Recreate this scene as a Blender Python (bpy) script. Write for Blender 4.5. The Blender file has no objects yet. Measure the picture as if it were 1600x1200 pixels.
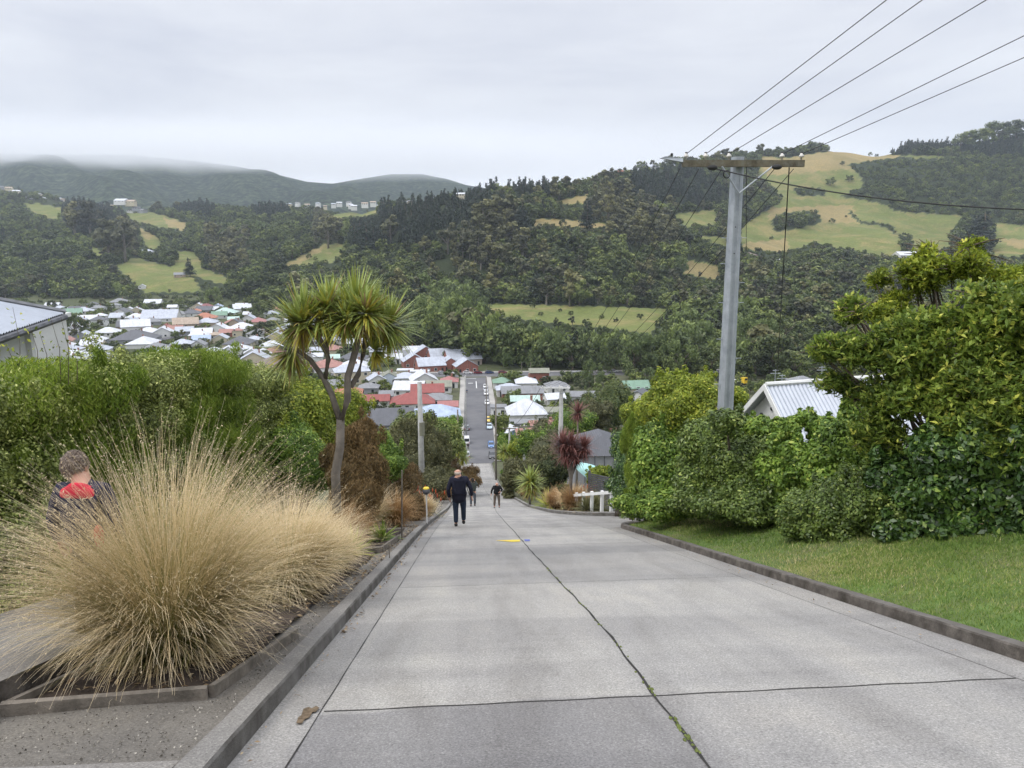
HAZE=0.00008; CLOUD=True
import bpy, math, random
import numpy as np
from mathutils import Vector, Matrix
R = random.Random(7)
rng = np.random.default_rng(11)
D = bpy.data
SC = bpy.context.scene
COL = SC.collection
# ------------------------------------------------------------------ camera frame
F = 1110.0; TH = math.radians(11.0); PH = math.radians(3.5)
CT, ST = math.cos(TH), math.sin(TH)
FW = np.array([math.sin(PH), math.cos(PH), 0.0]); RT = np.array([math.cos(PH), -math.sin(PH), 0.0])
# street profile: height of the ground along Y
_ky = [-60, 0, 21, 46, 96, 130, 165, 200, 250, 300, 340, 500]
_kz = [19.6, 0, -6.9, -15.8, -31.9, -41.6, -50.0, -53.7, -55.6, -57.0, -58, -58]
_ty = np.arange(-80, 520, 0.5); _tz = np.interp(_ty, _ky, _kz)
_w = np.hanning(29); _w /= _w.sum()
_tz = np.convolve(np.pad(_tz, 14, mode='reflect', reflect_type='odd'), _w, mode='valid')
def P(y): return float(np.interp(y, _ty, _tz))
Pv = lambda y: np.interp(y, _ty, _tz)
EYE = np.array([0.0, 0.0, P(0) + 1.75])
def pt(px, py):
    cx = (px-800)/F; cy = -(py-600)/F; f = CT + cy*ST
    return cx/f, (cy*CT-ST)/f
def col(px, py, d):
    t, s = pt(px, py)
    v = EYE + d*(FW + t*RT); v[2] = EYE[2] + d*s
    return v
def proj(v):
    r = np.asarray(v) - EYE
    f = r@FW; u = r[..., 2]; x = r@RT
    cz = f*CT - u*ST; cy = f*ST + u*CT
    return 800+F*x/cz, 600-F*cy/cz
# ------------------------------------------------------------------ tags and objects
def tag(o, label=None, cat=None, group=None, kind=None):
    if label: o['label'] = label
    if cat: o['category'] = cat
    if group: o['group'] = group
    if kind: o['kind'] = kind
    return o
def empty(name, loc, rz=0.0, label=None, cat=None, group=None, scale=1.0):
    o = D.objects.new(name, None); COL.objects.link(o)
    o.location = [float(a) for a in loc]; o.rotation_euler = (0, 0, rz); o.scale = (scale,)*3
    o.empty_display_size = 0.2
    return tag(o, label, cat, group)
def link(name, me, parent=None, loc=None, rz=0.0):
    o = D.objects.new(name, me); COL.objects.link(o)
    if parent: o.parent = parent
    if loc is not None: o.location = [float(a) for a in loc]
    o.rotation_euler = (0, 0, rz)
    return o
def copy_tree(o, parent=None):
    c = o.copy(); COL.objects.link(c); c.parent = parent
    for ch in o.children: copy_tree(ch, c)
    return c
class MB:
    def __init__(s): s.v = []; s.f = []; s.m = []; s.a = []
    def add(s, vs, fs, m=0, a=0.5):
        b = len(s.v); s.v += [tuple(map(float, q)) for q in vs]
        s.f += [tuple(i+b for i in q) for q in fs]; s.m += [m]*len(fs); s.a += [a]*len(vs)
    def box(s, c, d, rz=0, m=0, a=0.5):
        x, y, z = d[0]/2, d[1]/2, d[2]/2; k, q = math.cos(rz), math.sin(rz)
        vs = [(c[0]+i*x*k-j*y*q, c[1]+i*x*q+j*y*k, c[2]+l*z) for l in (-1, 1) for i, j in ((-1,-1),(1,-1),(1,1),(-1,1))]
        s.add(vs, [(3,2,1,0),(4,5,6,7),(0,1,5,4),(1,2,6,5),(2,3,7,6),(3,0,4,7)], m, a)
    def prism(s, poly, y0, y1, axis='y', m=0):
        n = len(poly)
        g = (lambda p, t: (p[0], t, p[1])) if axis == 'y' else ((lambda p, t: (t, p[0], p[1])) if axis == 'x' else (lambda p, t: (p[0], p[1], t)))
        s.add([g(p, y0) for p in poly]+[g(p, y1) for p in poly],
              [tuple(range(n))[::-1], tuple(range(n, 2*n))]+[(i, (i+1) % n, n+(i+1) % n, n+i) for i in range(n)], m)
    def tube(s, path, rad, seg=8, m=0, cap=True, a=0.5):
        path = [Vector(p) for p in path]; n = len(path)
        if not hasattr(rad, '__len__'): rad = [rad]*n
        vs = []; up = Vector((0, 0, 1))
        for i, p in enumerate(path):
            t = (path[min(i+1, n-1)]-path[max(i-1, 0)]).normalized()
            e = t.cross(up if abs(t.z) < .95 else Vector((1, 0, 0))).normalized(); g = e.cross(t)
            for k in range(seg):
                q = 2*math.pi*k/seg; vs.append(p+(e*math.cos(q)+g*math.sin(q))*rad[i])
        fs = [(i*seg+k, i*seg+(k+1) % seg, (i+1)*seg+(k+1) % seg, (i+1)*seg+k) for i in range(n-1) for k in range(seg)]
        if cap: fs += [tuple(range(seg))[::-1], tuple(range((n-1)*seg, n*seg))]
        s.add(vs, fs, m, a)
    def sphere(s, c, r, seg=10, ring=6, m=0):
        if not hasattr(r, '__len__'): r = (r, r, r)
        vs = [(c[0], c[1], c[2]-r[2])]
        for i in range(1, ring):
            a = math.pi*i/ring
            for k in range(seg):
                q = 2*math.pi*k/seg; vs.append((c[0]+r[0]*math.sin(a)*math.cos(q), c[1]+r[1]*math.sin(a)*math.sin(q), c[2]-r[2]*math.cos(a)))
        vs.append((c[0], c[1], c[2]+r[2])); L = len(vs)-1
        fs = [(0, 1+(k+1) % seg, 1+k) for k in range(seg)]+[(L, L-seg+k, L-seg+(k+1) % seg) for k in range(seg)]
        fs += [(1+i*seg+k, 1+i*seg+(k+1) % seg, 1+(i+1)*seg+(k+1) % seg, 1+(i+1)*seg+k) for i in range(ring-2) for k in range(seg)]
        s.add(vs, fs, m)
    def mesh(s, name, mats, smooth=False, attr=False):
        me = D.meshes.new(name); me.from_pydata(s.v, [], s.f)
        if not isinstance(mats, (list, tuple)): mats = [mats]
        for m in mats: me.materials.append(m)
        if len(mats) > 1: me.polygons.foreach_set('material_index', s.m)
        if smooth: me.polygons.foreach_set('use_smooth', [True]*len(s.f))
        if attr: me.attributes.new('v', 'FLOAT', 'POINT').data.foreach_set('value', s.a)
        me.update(); return me
    def build(s, name, mats, parent=None, smooth=False, attr=False, loc=None, rz=0):
        return link(name, s.mesh(name, mats, smooth, attr), parent, loc, rz)
def npmesh(name, V, Fq, mat, a=None, smooth=False, mi=None):
    """V (n,3), Fq (m,k) numpy -> mesh"""
    me = D.meshes.new(name); n, m, k = len(V), len(Fq), Fq.shape[1]
    me.vertices.add(n); me.vertices.foreach_set('co', np.ascontiguousarray(V, dtype=np.float32).ravel())
    me.loops.add(m*k); me.loops.foreach_set('vertex_index', Fq.astype(np.int32).ravel())
    me.polygons.add(m); me.polygons.foreach_set('loop_start', np.arange(0, m*k, k, dtype=np.int32))
    me.polygons.foreach_set('loop_total', np.full(m, k, dtype=np.int32))
    me.update(calc_edges=True)
    for q in (mat if isinstance(mat, (list, tuple)) else [mat]): me.materials.append(q)
    if mi is not None: me.polygons.foreach_set('material_index', np.asarray(mi, dtype=np.int32))
    if a is not None: me.attributes.new('v', 'FLOAT', 'POINT').data.foreach_set('value', np.asarray(a, dtype=np.float32))
    if smooth: me.polygons.foreach_set('use_smooth', np.ones(m, dtype=bool))
    return me
# ------------------------------------------------------------------ materials
def newmat(name):
    m = D.materials.new(name); m.use_nodes = True; nt = m.node_tree
    return m, nt, nt.nodes['Principled BSDF'], nt.nodes['Material Output']
def N(nt, t, **kw):
    n = nt.nodes.new(t)
    for k, v in kw.items():
        if k in n.inputs: n.inputs[k].default_value = v
        else: setattr(n, k, v)
    return n
def ramp(nt, stops):
    r = nt.nodes.new('ShaderNodeValToRGB'); e = r.color_ramp.elements
    while len(e) > 1: e.remove(e[-1])
    e[0].position = stops[0][0]; e[0].color = (*stops[0][1], 1)
    for p, c in stops[1:]: q = e.new(p); q.color = (*c, 1)
    return r
def mixc(nt, fac, a, b, mode='MIX'):
    x = nt.nodes.new('ShaderNodeMix'); x.data_type = 'RGBA'; x.blend_type = mode
    for i, val in ((0, fac), (6, a), (7, b)):
        if hasattr(val, 'links'): nt.links.new(val, x.inputs[i])
        elif i == 0: x.inputs[0].default_value = val
        else: x.inputs[i].default_value = (*val, 1) if len(val) == 3 else val
    return x.outputs[2]
def noise(nt, scale, det=4, rough=.55, vec=None, dist=0.0):
    n = N(nt, 'ShaderNodeTexNoise', Scale=scale, Detail=det, Roughness=rough, Distortion=dist)
    if vec is None: vec = nt.nodes.new('ShaderNodeTexCoord').outputs['Object']
    nt.links.new(vec, n.inputs['Vector']); return n.outputs['Fac']
def mat(name, c, rough=.8, var=.15, scale=3.0, bump=0.0, bscale=40.0, metal=0.0, spec=.3, obj=0.0, dirt=None):
    m, nt, b, out = newmat(name)
    f = noise(nt, scale)
    r = ramp(nt, [(.3, tuple(x*(1-var) for x in c)), (.7, tuple(min(x*(1+var), 1) for x in c))]); nt.links.new(f, r.inputs[0])
    o = r.outputs[0]
    if dirt:
        d = noise(nt, dirt[1], 6, .7); dr = ramp(nt, [(.45, (0,0,0)), (.7, (1,1,1))]); nt.links.new(d, dr.inputs[0])
        o = mixc(nt, dr.outputs[0], o, dirt[0])
    if obj:
        oi = nt.nodes.new('ShaderNodeObjectInfo'); rr = ramp(nt, [(0, (1-obj,)*3), (1, (1+obj,)*3)]); nt.links.new(oi.outputs['Random'], rr.inputs[0])
        o = mixc(nt, 1.0, o, rr.outputs[0], 'MULTIPLY')
    nt.links.new(o, b.inputs['Base Color']); b.inputs['Roughness'].default_value = rough
    b.inputs['Metallic'].default_value = metal; b.inputs['Specular IOR Level'].default_value = spec
    if bump:
        bp = N(nt, 'ShaderNodeBump', Strength=bump, Distance=.02); nt.links.new(noise(nt, bscale, 6, .7), bp.inputs['Height']); nt.links.new(bp.outputs[0], b.inputs['Normal'])
    return m
def leafmat(name, stops, tr=.25, rough=.55, obj=.25, spec=.25, nscale=0):
    """foliage: colour follows the leaf's own value 'v'; each plant varies a little"""
    m, nt, b, out = newmat(name)
    at = N(nt, 'ShaderNodeAttribute', attribute_name='v')
    r = ramp(nt, stops); nt.links.new(at.outputs['Fac'], r.inputs[0]); o = r.outputs[0]
    if nscale:
        nr = ramp(nt, [(.35, (.72, .74, .7)), (.65, (1.22, 1.2, 1.1))]); nt.links.new(noise(nt, nscale, 2), nr.inputs[0]); o = mixc(nt, 1.0, o, nr.outputs[0], 'MULTIPLY')
    if obj:
        oi = nt.nodes.new('ShaderNodeObjectInfo')
        rr = ramp(nt, [(0, (1-obj, 1-obj, 1-obj*.8)), (.5, (1, 1, 1)), (1, (1+obj*1.2, 1+obj, 1+obj*.4))]); nt.links.new(oi.outputs['Random'], rr.inputs[0])
        o = mixc(nt, 1.0, o, rr.outputs[0], 'MULTIPLY')
    nt.links.new(o, b.inputs['Base Color']); b.inputs['Roughness'].default_value = rough; b.inputs['Specular IOR Level'].default_value = spec
    if tr:
        t = nt.nodes.new('ShaderNodeBsdfTranslucent'); nt.links.new(o, t.inputs[0])
        x = N(nt, 'ShaderNodeMixShader'); x.inputs[0].default_value = tr
        nt.links.new(b.outputs[0], x.inputs[1]); nt.links.new(t.outputs[0], x.inputs[2]); nt.links.new(x.outputs[0], out.inputs['Surface'])
    return m
M = {}
M['bark'] = mat('bark', (.13, .105, .08), .95, .35, 6, .6, 30)
M['bark_grey'] = mat('bark_grey', (.175, .155, .13), .95, .3, 5, .5, 30)
M['leaf_bush'] = leafmat('leaf_bush', [(0, (.030, .048, .014)), (.5, (.092, .124, .040)), (1, (.225, .25, .085))], .2, obj=.6)
M['leaf_pine'] = leafmat('leaf_pine', [(0, (.013, .022, .015)), (.5, (.027, .041, .026)), (1, (.052, .072, .04))], .05, obj=.3)
M['leaf_willow'] = leafmat('leaf_willow', [(0, (.075, .11, .035)), (.5, (.15, .2, .07)), (1, (.28, .33, .12))], .3, obj=.4)
M['leaf_gum'] = leafmat('leaf_gum', [(0, (.042, .048, .024)), (.5, (.115, .12, .058)), (1, (.23, .225, .11))], .15, obj=.5)
# ------------------------------------------------------------------ far terrain: rings of (px, D, py)
def ring(kn): 
    a = [(pt(px, py)[0], d, EYE[2]+d*pt(px, py)[1]) for px, d, py in kn]; a.sort()
    return np.array(a).T
ZF = -58.2
_r0 = []
for px, py in ((-250,468),(-100,468),(0,468),(150,468),(300,470),(430,485),(560,520),(650,552),(750,575),(850,580),(950,585),(1050,588),(1150,590),(1300,590),(1450,590),(1600,590),(1800,590)):
    _r0.append((px, (ZF-EYE[2])/pt(px, py)[1], py))
RINGS = [ring(_r0),
 ring([(-250,950,430),(0,950,430),(150,950,425),(300,900,430),(430,800,437),(560,660,462),(650,520,492),(750,470,511),(850,450,515),(950,440,520),(1050,450,520),(1150,480,520),(1300,500,515),(1450,500,510),(1600,500,505),(1800,500,500)]),
 ring([(-250,1150,385),(0,1150,385),(150,1150,388),(300,1150,393),(430,1050,398),(560,850,408),(650,720,430),(750,640,476),(850,630,478),(950,620,480),(1050,620,478),(1150,650,468),(1300,750,450),(1450,800,440),(1600,800,430),(1800,800,420)]),
 ring([(-250,1450,345),(0,1450,345),(150,1450,350),(300,1450,356),(430,1300,362),(500,1250,365),(560,1100,360),(650,900,350),(750,850,350),(850,850,350),(950,850,357),(1050,900,372),(1150,1000,372),(1300,1100,372),(1450,1100,370),(1600,1100,370),(1800,1100,365)]),
 ring([(-250,1900,298),(0,1900,302),(100,1850,318),(150,1800,328),(300,1800,332),(430,1700,331),(500,1650,330),(560,1500,330),(620,1200,325),(700,1000,313),(750,1000,306),(800,1020,300),(850,1050,301),(900,1150,293),(950,1250,281),(1000,1400,267),(1050,1500,260),(1150,1550,249),(1225,1590,243),(1300,1600,237),(1400,1600,238),(1500,1600,235),(1600,1600,224),(1800,1600,215)])]
_t, _d, _z = RINGS[-1]; RINGS.append(np.array([_t, _d+450, _z-45])); RINGS.append(np.array([_t, _d+1100, _z-150]))
def hills(t, d):
    """terrain height beyond the valley foot; t = lateral/forward, d = forward distance (arrays)"""
    dd = np.array([np.interp(t, r[0], r[1]) for r in RINGS]); zz = np.array([np.interp(t, r[0], r[2]) for r in RINGS])
    out = np.where(d <= dd[0], ZF, zz[-1]*1.0)
    for i in range(len(RINGS)-1):
        k = (d > dd[i]) & (d <= dd[i+1]); u = (d-dd[i])/(dd[i+1]-dd[i]); u = u*.55 + (u*u*(3-2*u))*.45
        out = np.where(k, zz[i]*(1-u)+zz[i+1]*u, out)
    x = t*d; rise = np.clip((d-dd[0]-60)/300, 0, 1)
    out = out + rise*(6*np.sin(x/63+d/90)+4*np.sin(x/31-d/47+1)+2.2*np.sin(x/17+d/23+2))*(.8)
    return out
def td(x, y):
    rx, ry = x-EYE[0], y-EYE[1]; f = rx*FW[0]+ry*FW[1]; return (rx*RT[0]+ry*RT[1])/max(f, 1e-3), f
def H(x, y):
    t, f = td(x, y)
    if f < 300: return P(y)
    return max(float(hills(np.array([t]), np.array([f]))[0]), ZF) if f > 340 else P(y)
def hit(px, py, dmin=330, dmax=2100):
    """where the ray through this direction meets the ground"""
    t, s = pt(px, py)
    for d in np.arange(4, 330, 1.0):
        v = EYE + d*(FW+t*RT)
        if EYE[2]+d*s <= P(v[1]): return np.array([v[0], v[1], P(v[1])]), d
    ds = np.arange(dmin, dmax, 4.0); zz = hills(np.full_like(ds, t), ds)
    k = np.nonzero(zz >= EYE[2]+ds*s)[0]
    if len(k) == 0: return None, None
    d = ds[k[0]]; v = EYE + d*(FW+t*RT); v[2] = zz[k[0]]; return v, d
# pastures on the hills (outlines of the clearings), everything else is bush
PAST = [[(37,318),(60,318),(98,325),(99,345),(75,342),(45,330)],[(192,327),(225,329),(270,340),(295,352),(287,361),(250,355),(220,350),(200,340)],
 [(215,355),(255,374),(255,390),(232,390),(220,370)],[(135,382),(160,392),(160,410),(180,415),(212,402),(270,417),(275,392),(300,392),(317,405),(320,420),(360,435),(350,445),(300,430),(315,455),(287,457),(225,457),(185,420),(150,400)],
 [(512,339),(555,326),(597,325),(590,335),(562,340),(525,342)],[(495,322),(540,322),(560,329),(530,330)],[(432,420),(465,402),(505,382),(547,380),(547,400),(520,410),(482,415)],
 [(740,475),(800,475),(875,477),(1045,482),(1040,495),(1015,522),(940,512),(850,503),(760,492)],[(1045,335),(1122,326),(1120,352),(1075,355),(1052,342)],
 [(865,315),(922,302),(917,317),(882,320)],[(830,342),(875,342),(950,350),(940,356),(830,353)],
 [(1190,243),(1225,247),(1300,235),(1360,233),(1412,245),(1375,250),(1325,257),(1345,275),(1350,290),(1312,307),(1375,315),(1400,330),(1505,337),(1490,360),(1487,385),(1425,402),(1390,402),(1270,380),(1229,395),(1160,390),(1150,360),(1180,340),(1215,318),(1215,300),(1180,270)],
 [(1410,243),(1474,243),(1474,247),(1425,248)],[(1555,347),(1600,352),(1700,360),(1700,405),(1555,400),(1545,380)],[(1085,369),(1135,370),(1138,388),(1112,379)],
 [(1065,405),(1125,415),(1130,440),(1070,428)],[(690,437),(705,434),(703,441)]]
SCRUB = [[(1325,325),(1345,345),(1395,352),(1400,365),(1425,370),(1425,400),(1410,398),(1405,368),(1375,352),(1345,350),(1330,338)],
 [(1205,345),(1225,332),(1275,330),(1285,348),(1240,358),(1210,362)],[(1240,295),(1260,294),(1290,296),(1290,306),(1250,306)],[(1185,290),(1215,305),(1215,320),(1190,325)],[(1312,303),(1350,305),(1378,312),(1375,318),(1350,312)]]
PINE = [[(995,280),(1025,268),(1082,262),(1137,300),(1135,322),(1042,331),(1007,320),(980,307)],[(795,288),(835,282),(862,290),(862,312),(800,318)],[(545,345),(590,340),(640,330),(600,395),(548,400)],[(640,320),(760,305),(800,330),(740,370),(660,390),(600,390)],
 [(95,320),(150,310),(165,330),(190,345),(160,380),(120,375),(100,350)],[(238,300),(260,295),(330,310),(340,345),(290,340),(240,325)],[(375,308),(450,300),(450,345),(400,345)],[(1310,215),(1600,210),(1600,252),(1500,240),(1400,242)]]
GUM = [[(690,340),(790,320),(830,400),(770,440),(700,420)],[(925,300),(975,300),(1060,360),(1060,400),(980,385),(920,345)],[(490,340),(535,345),(530,390),(490,385)],[(320,370),(385,370),(390,430),(330,430)],[(155,345),(215,345),(215,410),(160,405)]]
WILLOW = [[(660,455),(745,455),(760,510),(1000,520),(1160,500),(1190,530),(1180,592),(1000,590),(800,584),(780,575),(700,540)]]
SUBU = [[(-40,286),(115,300),(115,326),(70,322),(-40,322)],[(158,316),(235,316),(235,332),(158,332)],[(435,310),(655,308),(655,330),(435,330)],[(955,262),(1060,255),(1060,275),(955,280)]]
def inpoly(x, y, poly):
    x = np.asarray(x, float); y = np.asarray(y, float); r = np.zeros(x.shape, bool); n = len(poly)
    for i in range(n):
        x1, y1 = poly[i]; x2, y2 = poly[(i+1) % n]
        c = ((y1 > y) != (y2 > y)) & (x < (x2-x1)*(y-y1)/((y2-y1) or 1e-9)+x1); r ^= c
    return r
def anyp(x, y, L):
    r = np.zeros(np.shape(x), bool)
    for p in L: r |= inpoly(x, y, p)
    return r
def pasture(x, y): return anyp(x, y, PAST) & ~anyp(x, y, SCRUB)
# visible crest D per t, to leave out what lies hidden behind it
# terrain mesh
ts = np.linspace(-1.15, 1.15, 900); us = np.linspace(0, 1, 300)
rd = np.array([np.interp(ts, r[0], r[1]) for r in RINGS])
rowsD = [np.full_like(ts, 300.0)]
seg = [70, 60, 80, 110, 14, 6]
rowsD += [rd[0]*q for q in (.6, .75, .9)] if False else [300+(rd[0]-300)*q for q in (.25, .5, .75)]
for i in range(len(RINGS)-1):
    for k in range(seg[i]): rowsD.append(rd[i]+(rd[i+1]-rd[i])*k/seg[i])
rowsD.append(rd[-1]); GD = np.array(rowsD); GT = np.broadcast_to(ts, GD.shape)
GZ = hills(GT, GD); V = EYE[None, None, :]*np.array([1, 1, 0]) + GD[..., None]*(FW + GT[..., None]*RT); V[..., 2] = GZ
nr, nc = GD.shape; ppx, ppy = proj(V.reshape(-1, 3))
jx = ppx+2.0*np.sin(ppy*.9+ppx*.13); jy = ppy+1.2*np.sin(ppx*.35)
past = pasture(jx, jy).astype(float) * (GD.ravel() > rd[0].min())
floor = (GD <= rd[0][None, :]+25).ravel()
tan_ = anyp(jx, jy, [[(1170,236),(1410,236),(1420,255),(1330,258),(1345,262),(1200,275)],[(1200,325),(1330,320),(1345,349),(1200,345)],[(1160,380),(1230,372),(1235,398),(1160,395)],[(865,315),(922,302),(917,317),(882,320)],PAST[10],[(1560,372),(1700,380),(1700,395),(1585,388)],[(255,340),(300,350),(287,361),(262,353)],[(215,355),(240,366),(235,375),(220,368)],[(432,420),(465,402),(500,384),(505,390),(470,412)],PAST[16],[(1065,405),(1125,415),(1130,440),(1070,428)]])
val = np.where(floor, .25, np.where(past > 0, np.where(tan_, 1.0, .68), 0.0))
ii = (np.arange(nr-1)[:, None]*nc+np.arange(nc-1)[None, :]).ravel()
Fq = np.stack([ii, ii+1, ii+nc+1, ii+nc], 1)
m, nt, b, out = newmat('hillside_ground')
at = N(nt, 'ShaderNodeAttribute', attribute_name='v'); pos = nt.nodes.new('ShaderNodeNewGeometry').outputs['Position']
gr = ramp(nt, [(.0, (.028, .038, .018)), (.12, (.03, .042, .02)), (.2, (.07, .085, .045)), (.35, (.09, .10, .055)), (.6, (.115, .145, .045)), (.78, (.135, .158, .056)), (.95, (.235, .195, .095))]); nt.links.new(at.outputs['Fac'], gr.inputs[0])
n1 = ramp(nt, [(.3, (.78, .8, .75)), (.7, (1.25, 1.15, 1.1))]); nt.links.new(noise(nt, .013, 6, .7, pos, .6), n1.inputs[0])
n2 = ramp(nt, [(.35, (.8, .8, .8)), (.65, (1.15, 1.15, 1.15))]); nt.links.new(noise(nt, .35, 4, .7, pos), n2.inputs[0])
mpx = N(nt, 'ShaderNodeMapping'); mpx.inputs['Scale'].default_value = (1, 1, 3.5); nt.links.new(pos, mpx.inputs[0])
dry = ramp(nt, [(.47, (0, 0, 0)), (.62, (.8, .8, .8))]); nt.links.new(noise(nt, .022, 7, .72, mpx.outputs[0], .8), dry.inputs[0])
isp = ramp(nt, [(.5, (0, 0, 0)), (.62, (1, 1, 1))]); nt.links.new(at.outputs['Fac'], isp.inputs[0])
dm = mixc(nt, 1.0, dry.outputs[0], isp.outputs[0], 'MULTIPLY')
o = mixc(nt, 1.0, mixc(nt, 1.0, mixc(nt, dm, gr.outputs[0], (.215, .185, .085)), n1.outputs[0], 'MULTIPLY'), n2.outputs[0], 'MULTIPLY')
nt.links.new(o, b.inputs['Base Color']); b.inputs['Roughness'].default_value = .95; b.inputs['Specular IOR Level'].default_value = .1
bp = N(nt, 'ShaderNodeBump', Strength=.5, Distance=1.2); nt.links.new(noise(nt, .25, 6, .7, pos), bp.inputs['Height']); nt.links.new(bp.outputs[0], b.inputs['Normal'])
M['hill'] = m
tag(link('hillside', npmesh('hillside', V.reshape(-1, 3), Fq, m, val, True)), kind='structure')
# ------------------------------------------------------------------ tree crowns
def unit(n): 
    v = rng.normal(size=(n, 3)); return v/np.linalg.norm(v, axis=1)[:, None]
def leaves(C, Nn, size, asp=.5, fold=.15, val=None, jit=.3, droop=0.0):
    """one folded diamond per leaf at C facing about Nn"""
    n = len(C); a = unit(n); Nn = Nn/np.maximum(np.linalg.norm(Nn, axis=1)[:, None], 1e-6)
    L = np.cross(Nn, a); L /= np.maximum(np.linalg.norm(L, axis=1)[:, None], 1e-6)
    if droop: L[:, 2] -= droop; L /= np.linalg.norm(L, axis=1)[:, None]
    W = np.cross(L, Nn); W /= np.maximum(np.linalg.norm(W, axis=1)[:, None], 1e-6)
    s = size*(1+jit*(rng.random(n)*2-1)); s = s[:, None]
    V = np.empty((n, 4, 3)); V[:, 0] = C-L*s*.5; V[:, 2] = C+L*s*.5
    V[:, 1] = C+W*s*asp*.5+Nn*s*fold-L*s*.05; V[:, 3] = C-W*s*asp*.5+Nn*s*fold-L*s*.05
    Fq = np.arange(n*4).reshape(n, 4)
    if val is None: val = rng.random(n)
    return V.reshape(-1, 3), Fq, np.repeat(val, 4)
def blobpts(blobs, n, shell=.35):
    """points in a set of ellipsoids [(c, r)], mostly near their skins; returns P, N, blob index"""
    B = np.array([[*c, *(r if hasattr(r, '__len__') else (r, r, r))] for c, r in blobs], float)
    w = (B[:, 3]*B[:, 4]+B[:, 4]*B[:, 5]+B[:, 3]*B[:, 5]); k = rng.choice(len(B), n, p=w/w.sum())
    d = unit(n); rr = 1-shell*rng.random(n)**1.5
    nn = d/B[k, 3:6]; nn /= np.linalg.norm(nn, axis=1)[:, None]
    return B[k, :3]+d*B[k, 3:6]*rr[:, None], nn, k
def cat(parts):
    V = []; Fq = []; A = []; o = 0
    for v, f, a in parts: V.append(v); Fq.append(f+o); A.append(a); o += len(v)
    return np.concatenate(V), np.concatenate(Fq), np.concatenate(A)
def crown_blobs(kind, r):
    """blobs of a tree about 10 m high"""
    B = []
    if kind == 'pine':
        for i in range(9):
            z = 1.6+i*.95; q = 3.1*(1-i/9.5)+.35
            for k in range(4 if i < 6 else 2):
                a = r.random()*6.28; B.append(((math.cos(a)*q*.5, math.sin(a)*q*.5, z+r.uniform(-.3, .3)), (q*.6, q*.6, .75)))
    elif kind == 'gum':
        for i in range(15):
            a = r.random()*6.28; z = r.uniform(4.2, 9.4); q = r.uniform(.5, 3.1)*(1-(z-6.5)**2/16); s = r.uniform(.7, 1.25)
            B.append(((math.cos(a)*q, math.sin(a)*q, z), (s, s, s*.8)))
    elif kind == 'willow':
        for i in range(20):
            a = r.random()*6.28; z = r.uniform(2.0, 8.6); q = r.uniform(.6, 1)*4.3*math.sqrt(max(.1, 1-((z-4)/5.6)**2)); s = r.uniform(.9, 1.5)
            B.append(((math.cos(a)*q, math.sin(a)*q, z), (s, s, s*1.5)))
    else:
        for i in range(20):
            a = r.random()*6.28; z = r.uniform(2.0, 8.6); q = r.uniform(.5, 1)*4.2*math.sqrt(max(.08, 1-((z-4.6)/5)**2)); s = r.uniform(1.0, 1.8)
            B.append(((math.cos(a)*q, math.sin(a)*q, z), (s, s, s*.8)))
    return B
def crown(kind, seed, n=900, size=.75):
    r = random.Random(seed); B = crown_blobs(kind, r); p, nn, k = blobpts(B, n, .6)
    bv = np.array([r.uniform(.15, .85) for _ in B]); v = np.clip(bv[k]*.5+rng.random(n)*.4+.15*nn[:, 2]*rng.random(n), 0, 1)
    nn = nn+unit(n)*.7; nn[:, 2] += .35
    a = leaves(p, nn, size*(1.35 if kind == 'willow' else 1), {'willow': .35, 'pine': .45}.get(kind, .75), .12, v, .4, .9 if kind == 'willow' else 0)
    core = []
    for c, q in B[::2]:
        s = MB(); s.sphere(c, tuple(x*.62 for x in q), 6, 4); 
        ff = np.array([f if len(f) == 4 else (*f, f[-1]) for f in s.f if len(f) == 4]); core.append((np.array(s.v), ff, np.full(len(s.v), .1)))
    return cat([a]+core)
def trunkmb(kind, seed):
    r = random.Random(seed+50); s = MB(); h = {'gum': 8, 'pine': 9.4}.get(kind, 5.5)
    s.tube([(0, 0, -.6), (.1, .05, h*.35), (r.uniform(-.4, .4), r.uniform(-.3, .3), h*.7), (0, 0, h)], [.34, .26, .2, .05], 6)
    if kind != 'pine':
        for i in range(5):
            a = i*1.26+r.random(); z = r.uniform(2, 4.2); s.tube([(0, 0, z), (math.cos(a)*1.3, math.sin(a)*1.3, z+1.6), (math.cos(a)*2.6, math.sin(a)*2.6, z+3)], [.13, .09, .03], 5)
    return s
KINDS = {'bush': 'leaf_bush', 'pine': 'leaf_pine', 'gum': 'leaf_gum', 'willow': 'leaf_willow'}
CR = {}; TK = {}; LOD = {}
PROT = D.collections.new('tree_kinds')
for ki, (kd, mt_) in enumerate(KINDS.items()):
    for s in range(3):
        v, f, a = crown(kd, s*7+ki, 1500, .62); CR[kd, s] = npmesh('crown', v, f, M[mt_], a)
        TK[kd, s] = trunkmb(kd, s).mesh('trunk', M['bark_grey' if kd == 'gum' else 'bark'], True)
        v, f, a = crown(kd, s*7+ki+30, 520, 1.15)
        tb = trunkmb(kd, s); tv = np.array(tb.v); tf = np.array([q for q in tb.f if len(q) == 4])
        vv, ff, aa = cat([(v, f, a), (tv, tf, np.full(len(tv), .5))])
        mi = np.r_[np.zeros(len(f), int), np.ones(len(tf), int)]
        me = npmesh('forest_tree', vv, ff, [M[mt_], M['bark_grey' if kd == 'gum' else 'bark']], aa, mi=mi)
        o = D.objects.new('%d%d_forest_tree_kind' % (ki, s), me); PROT.objects.link(o); LOD[kd, s] = o
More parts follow.
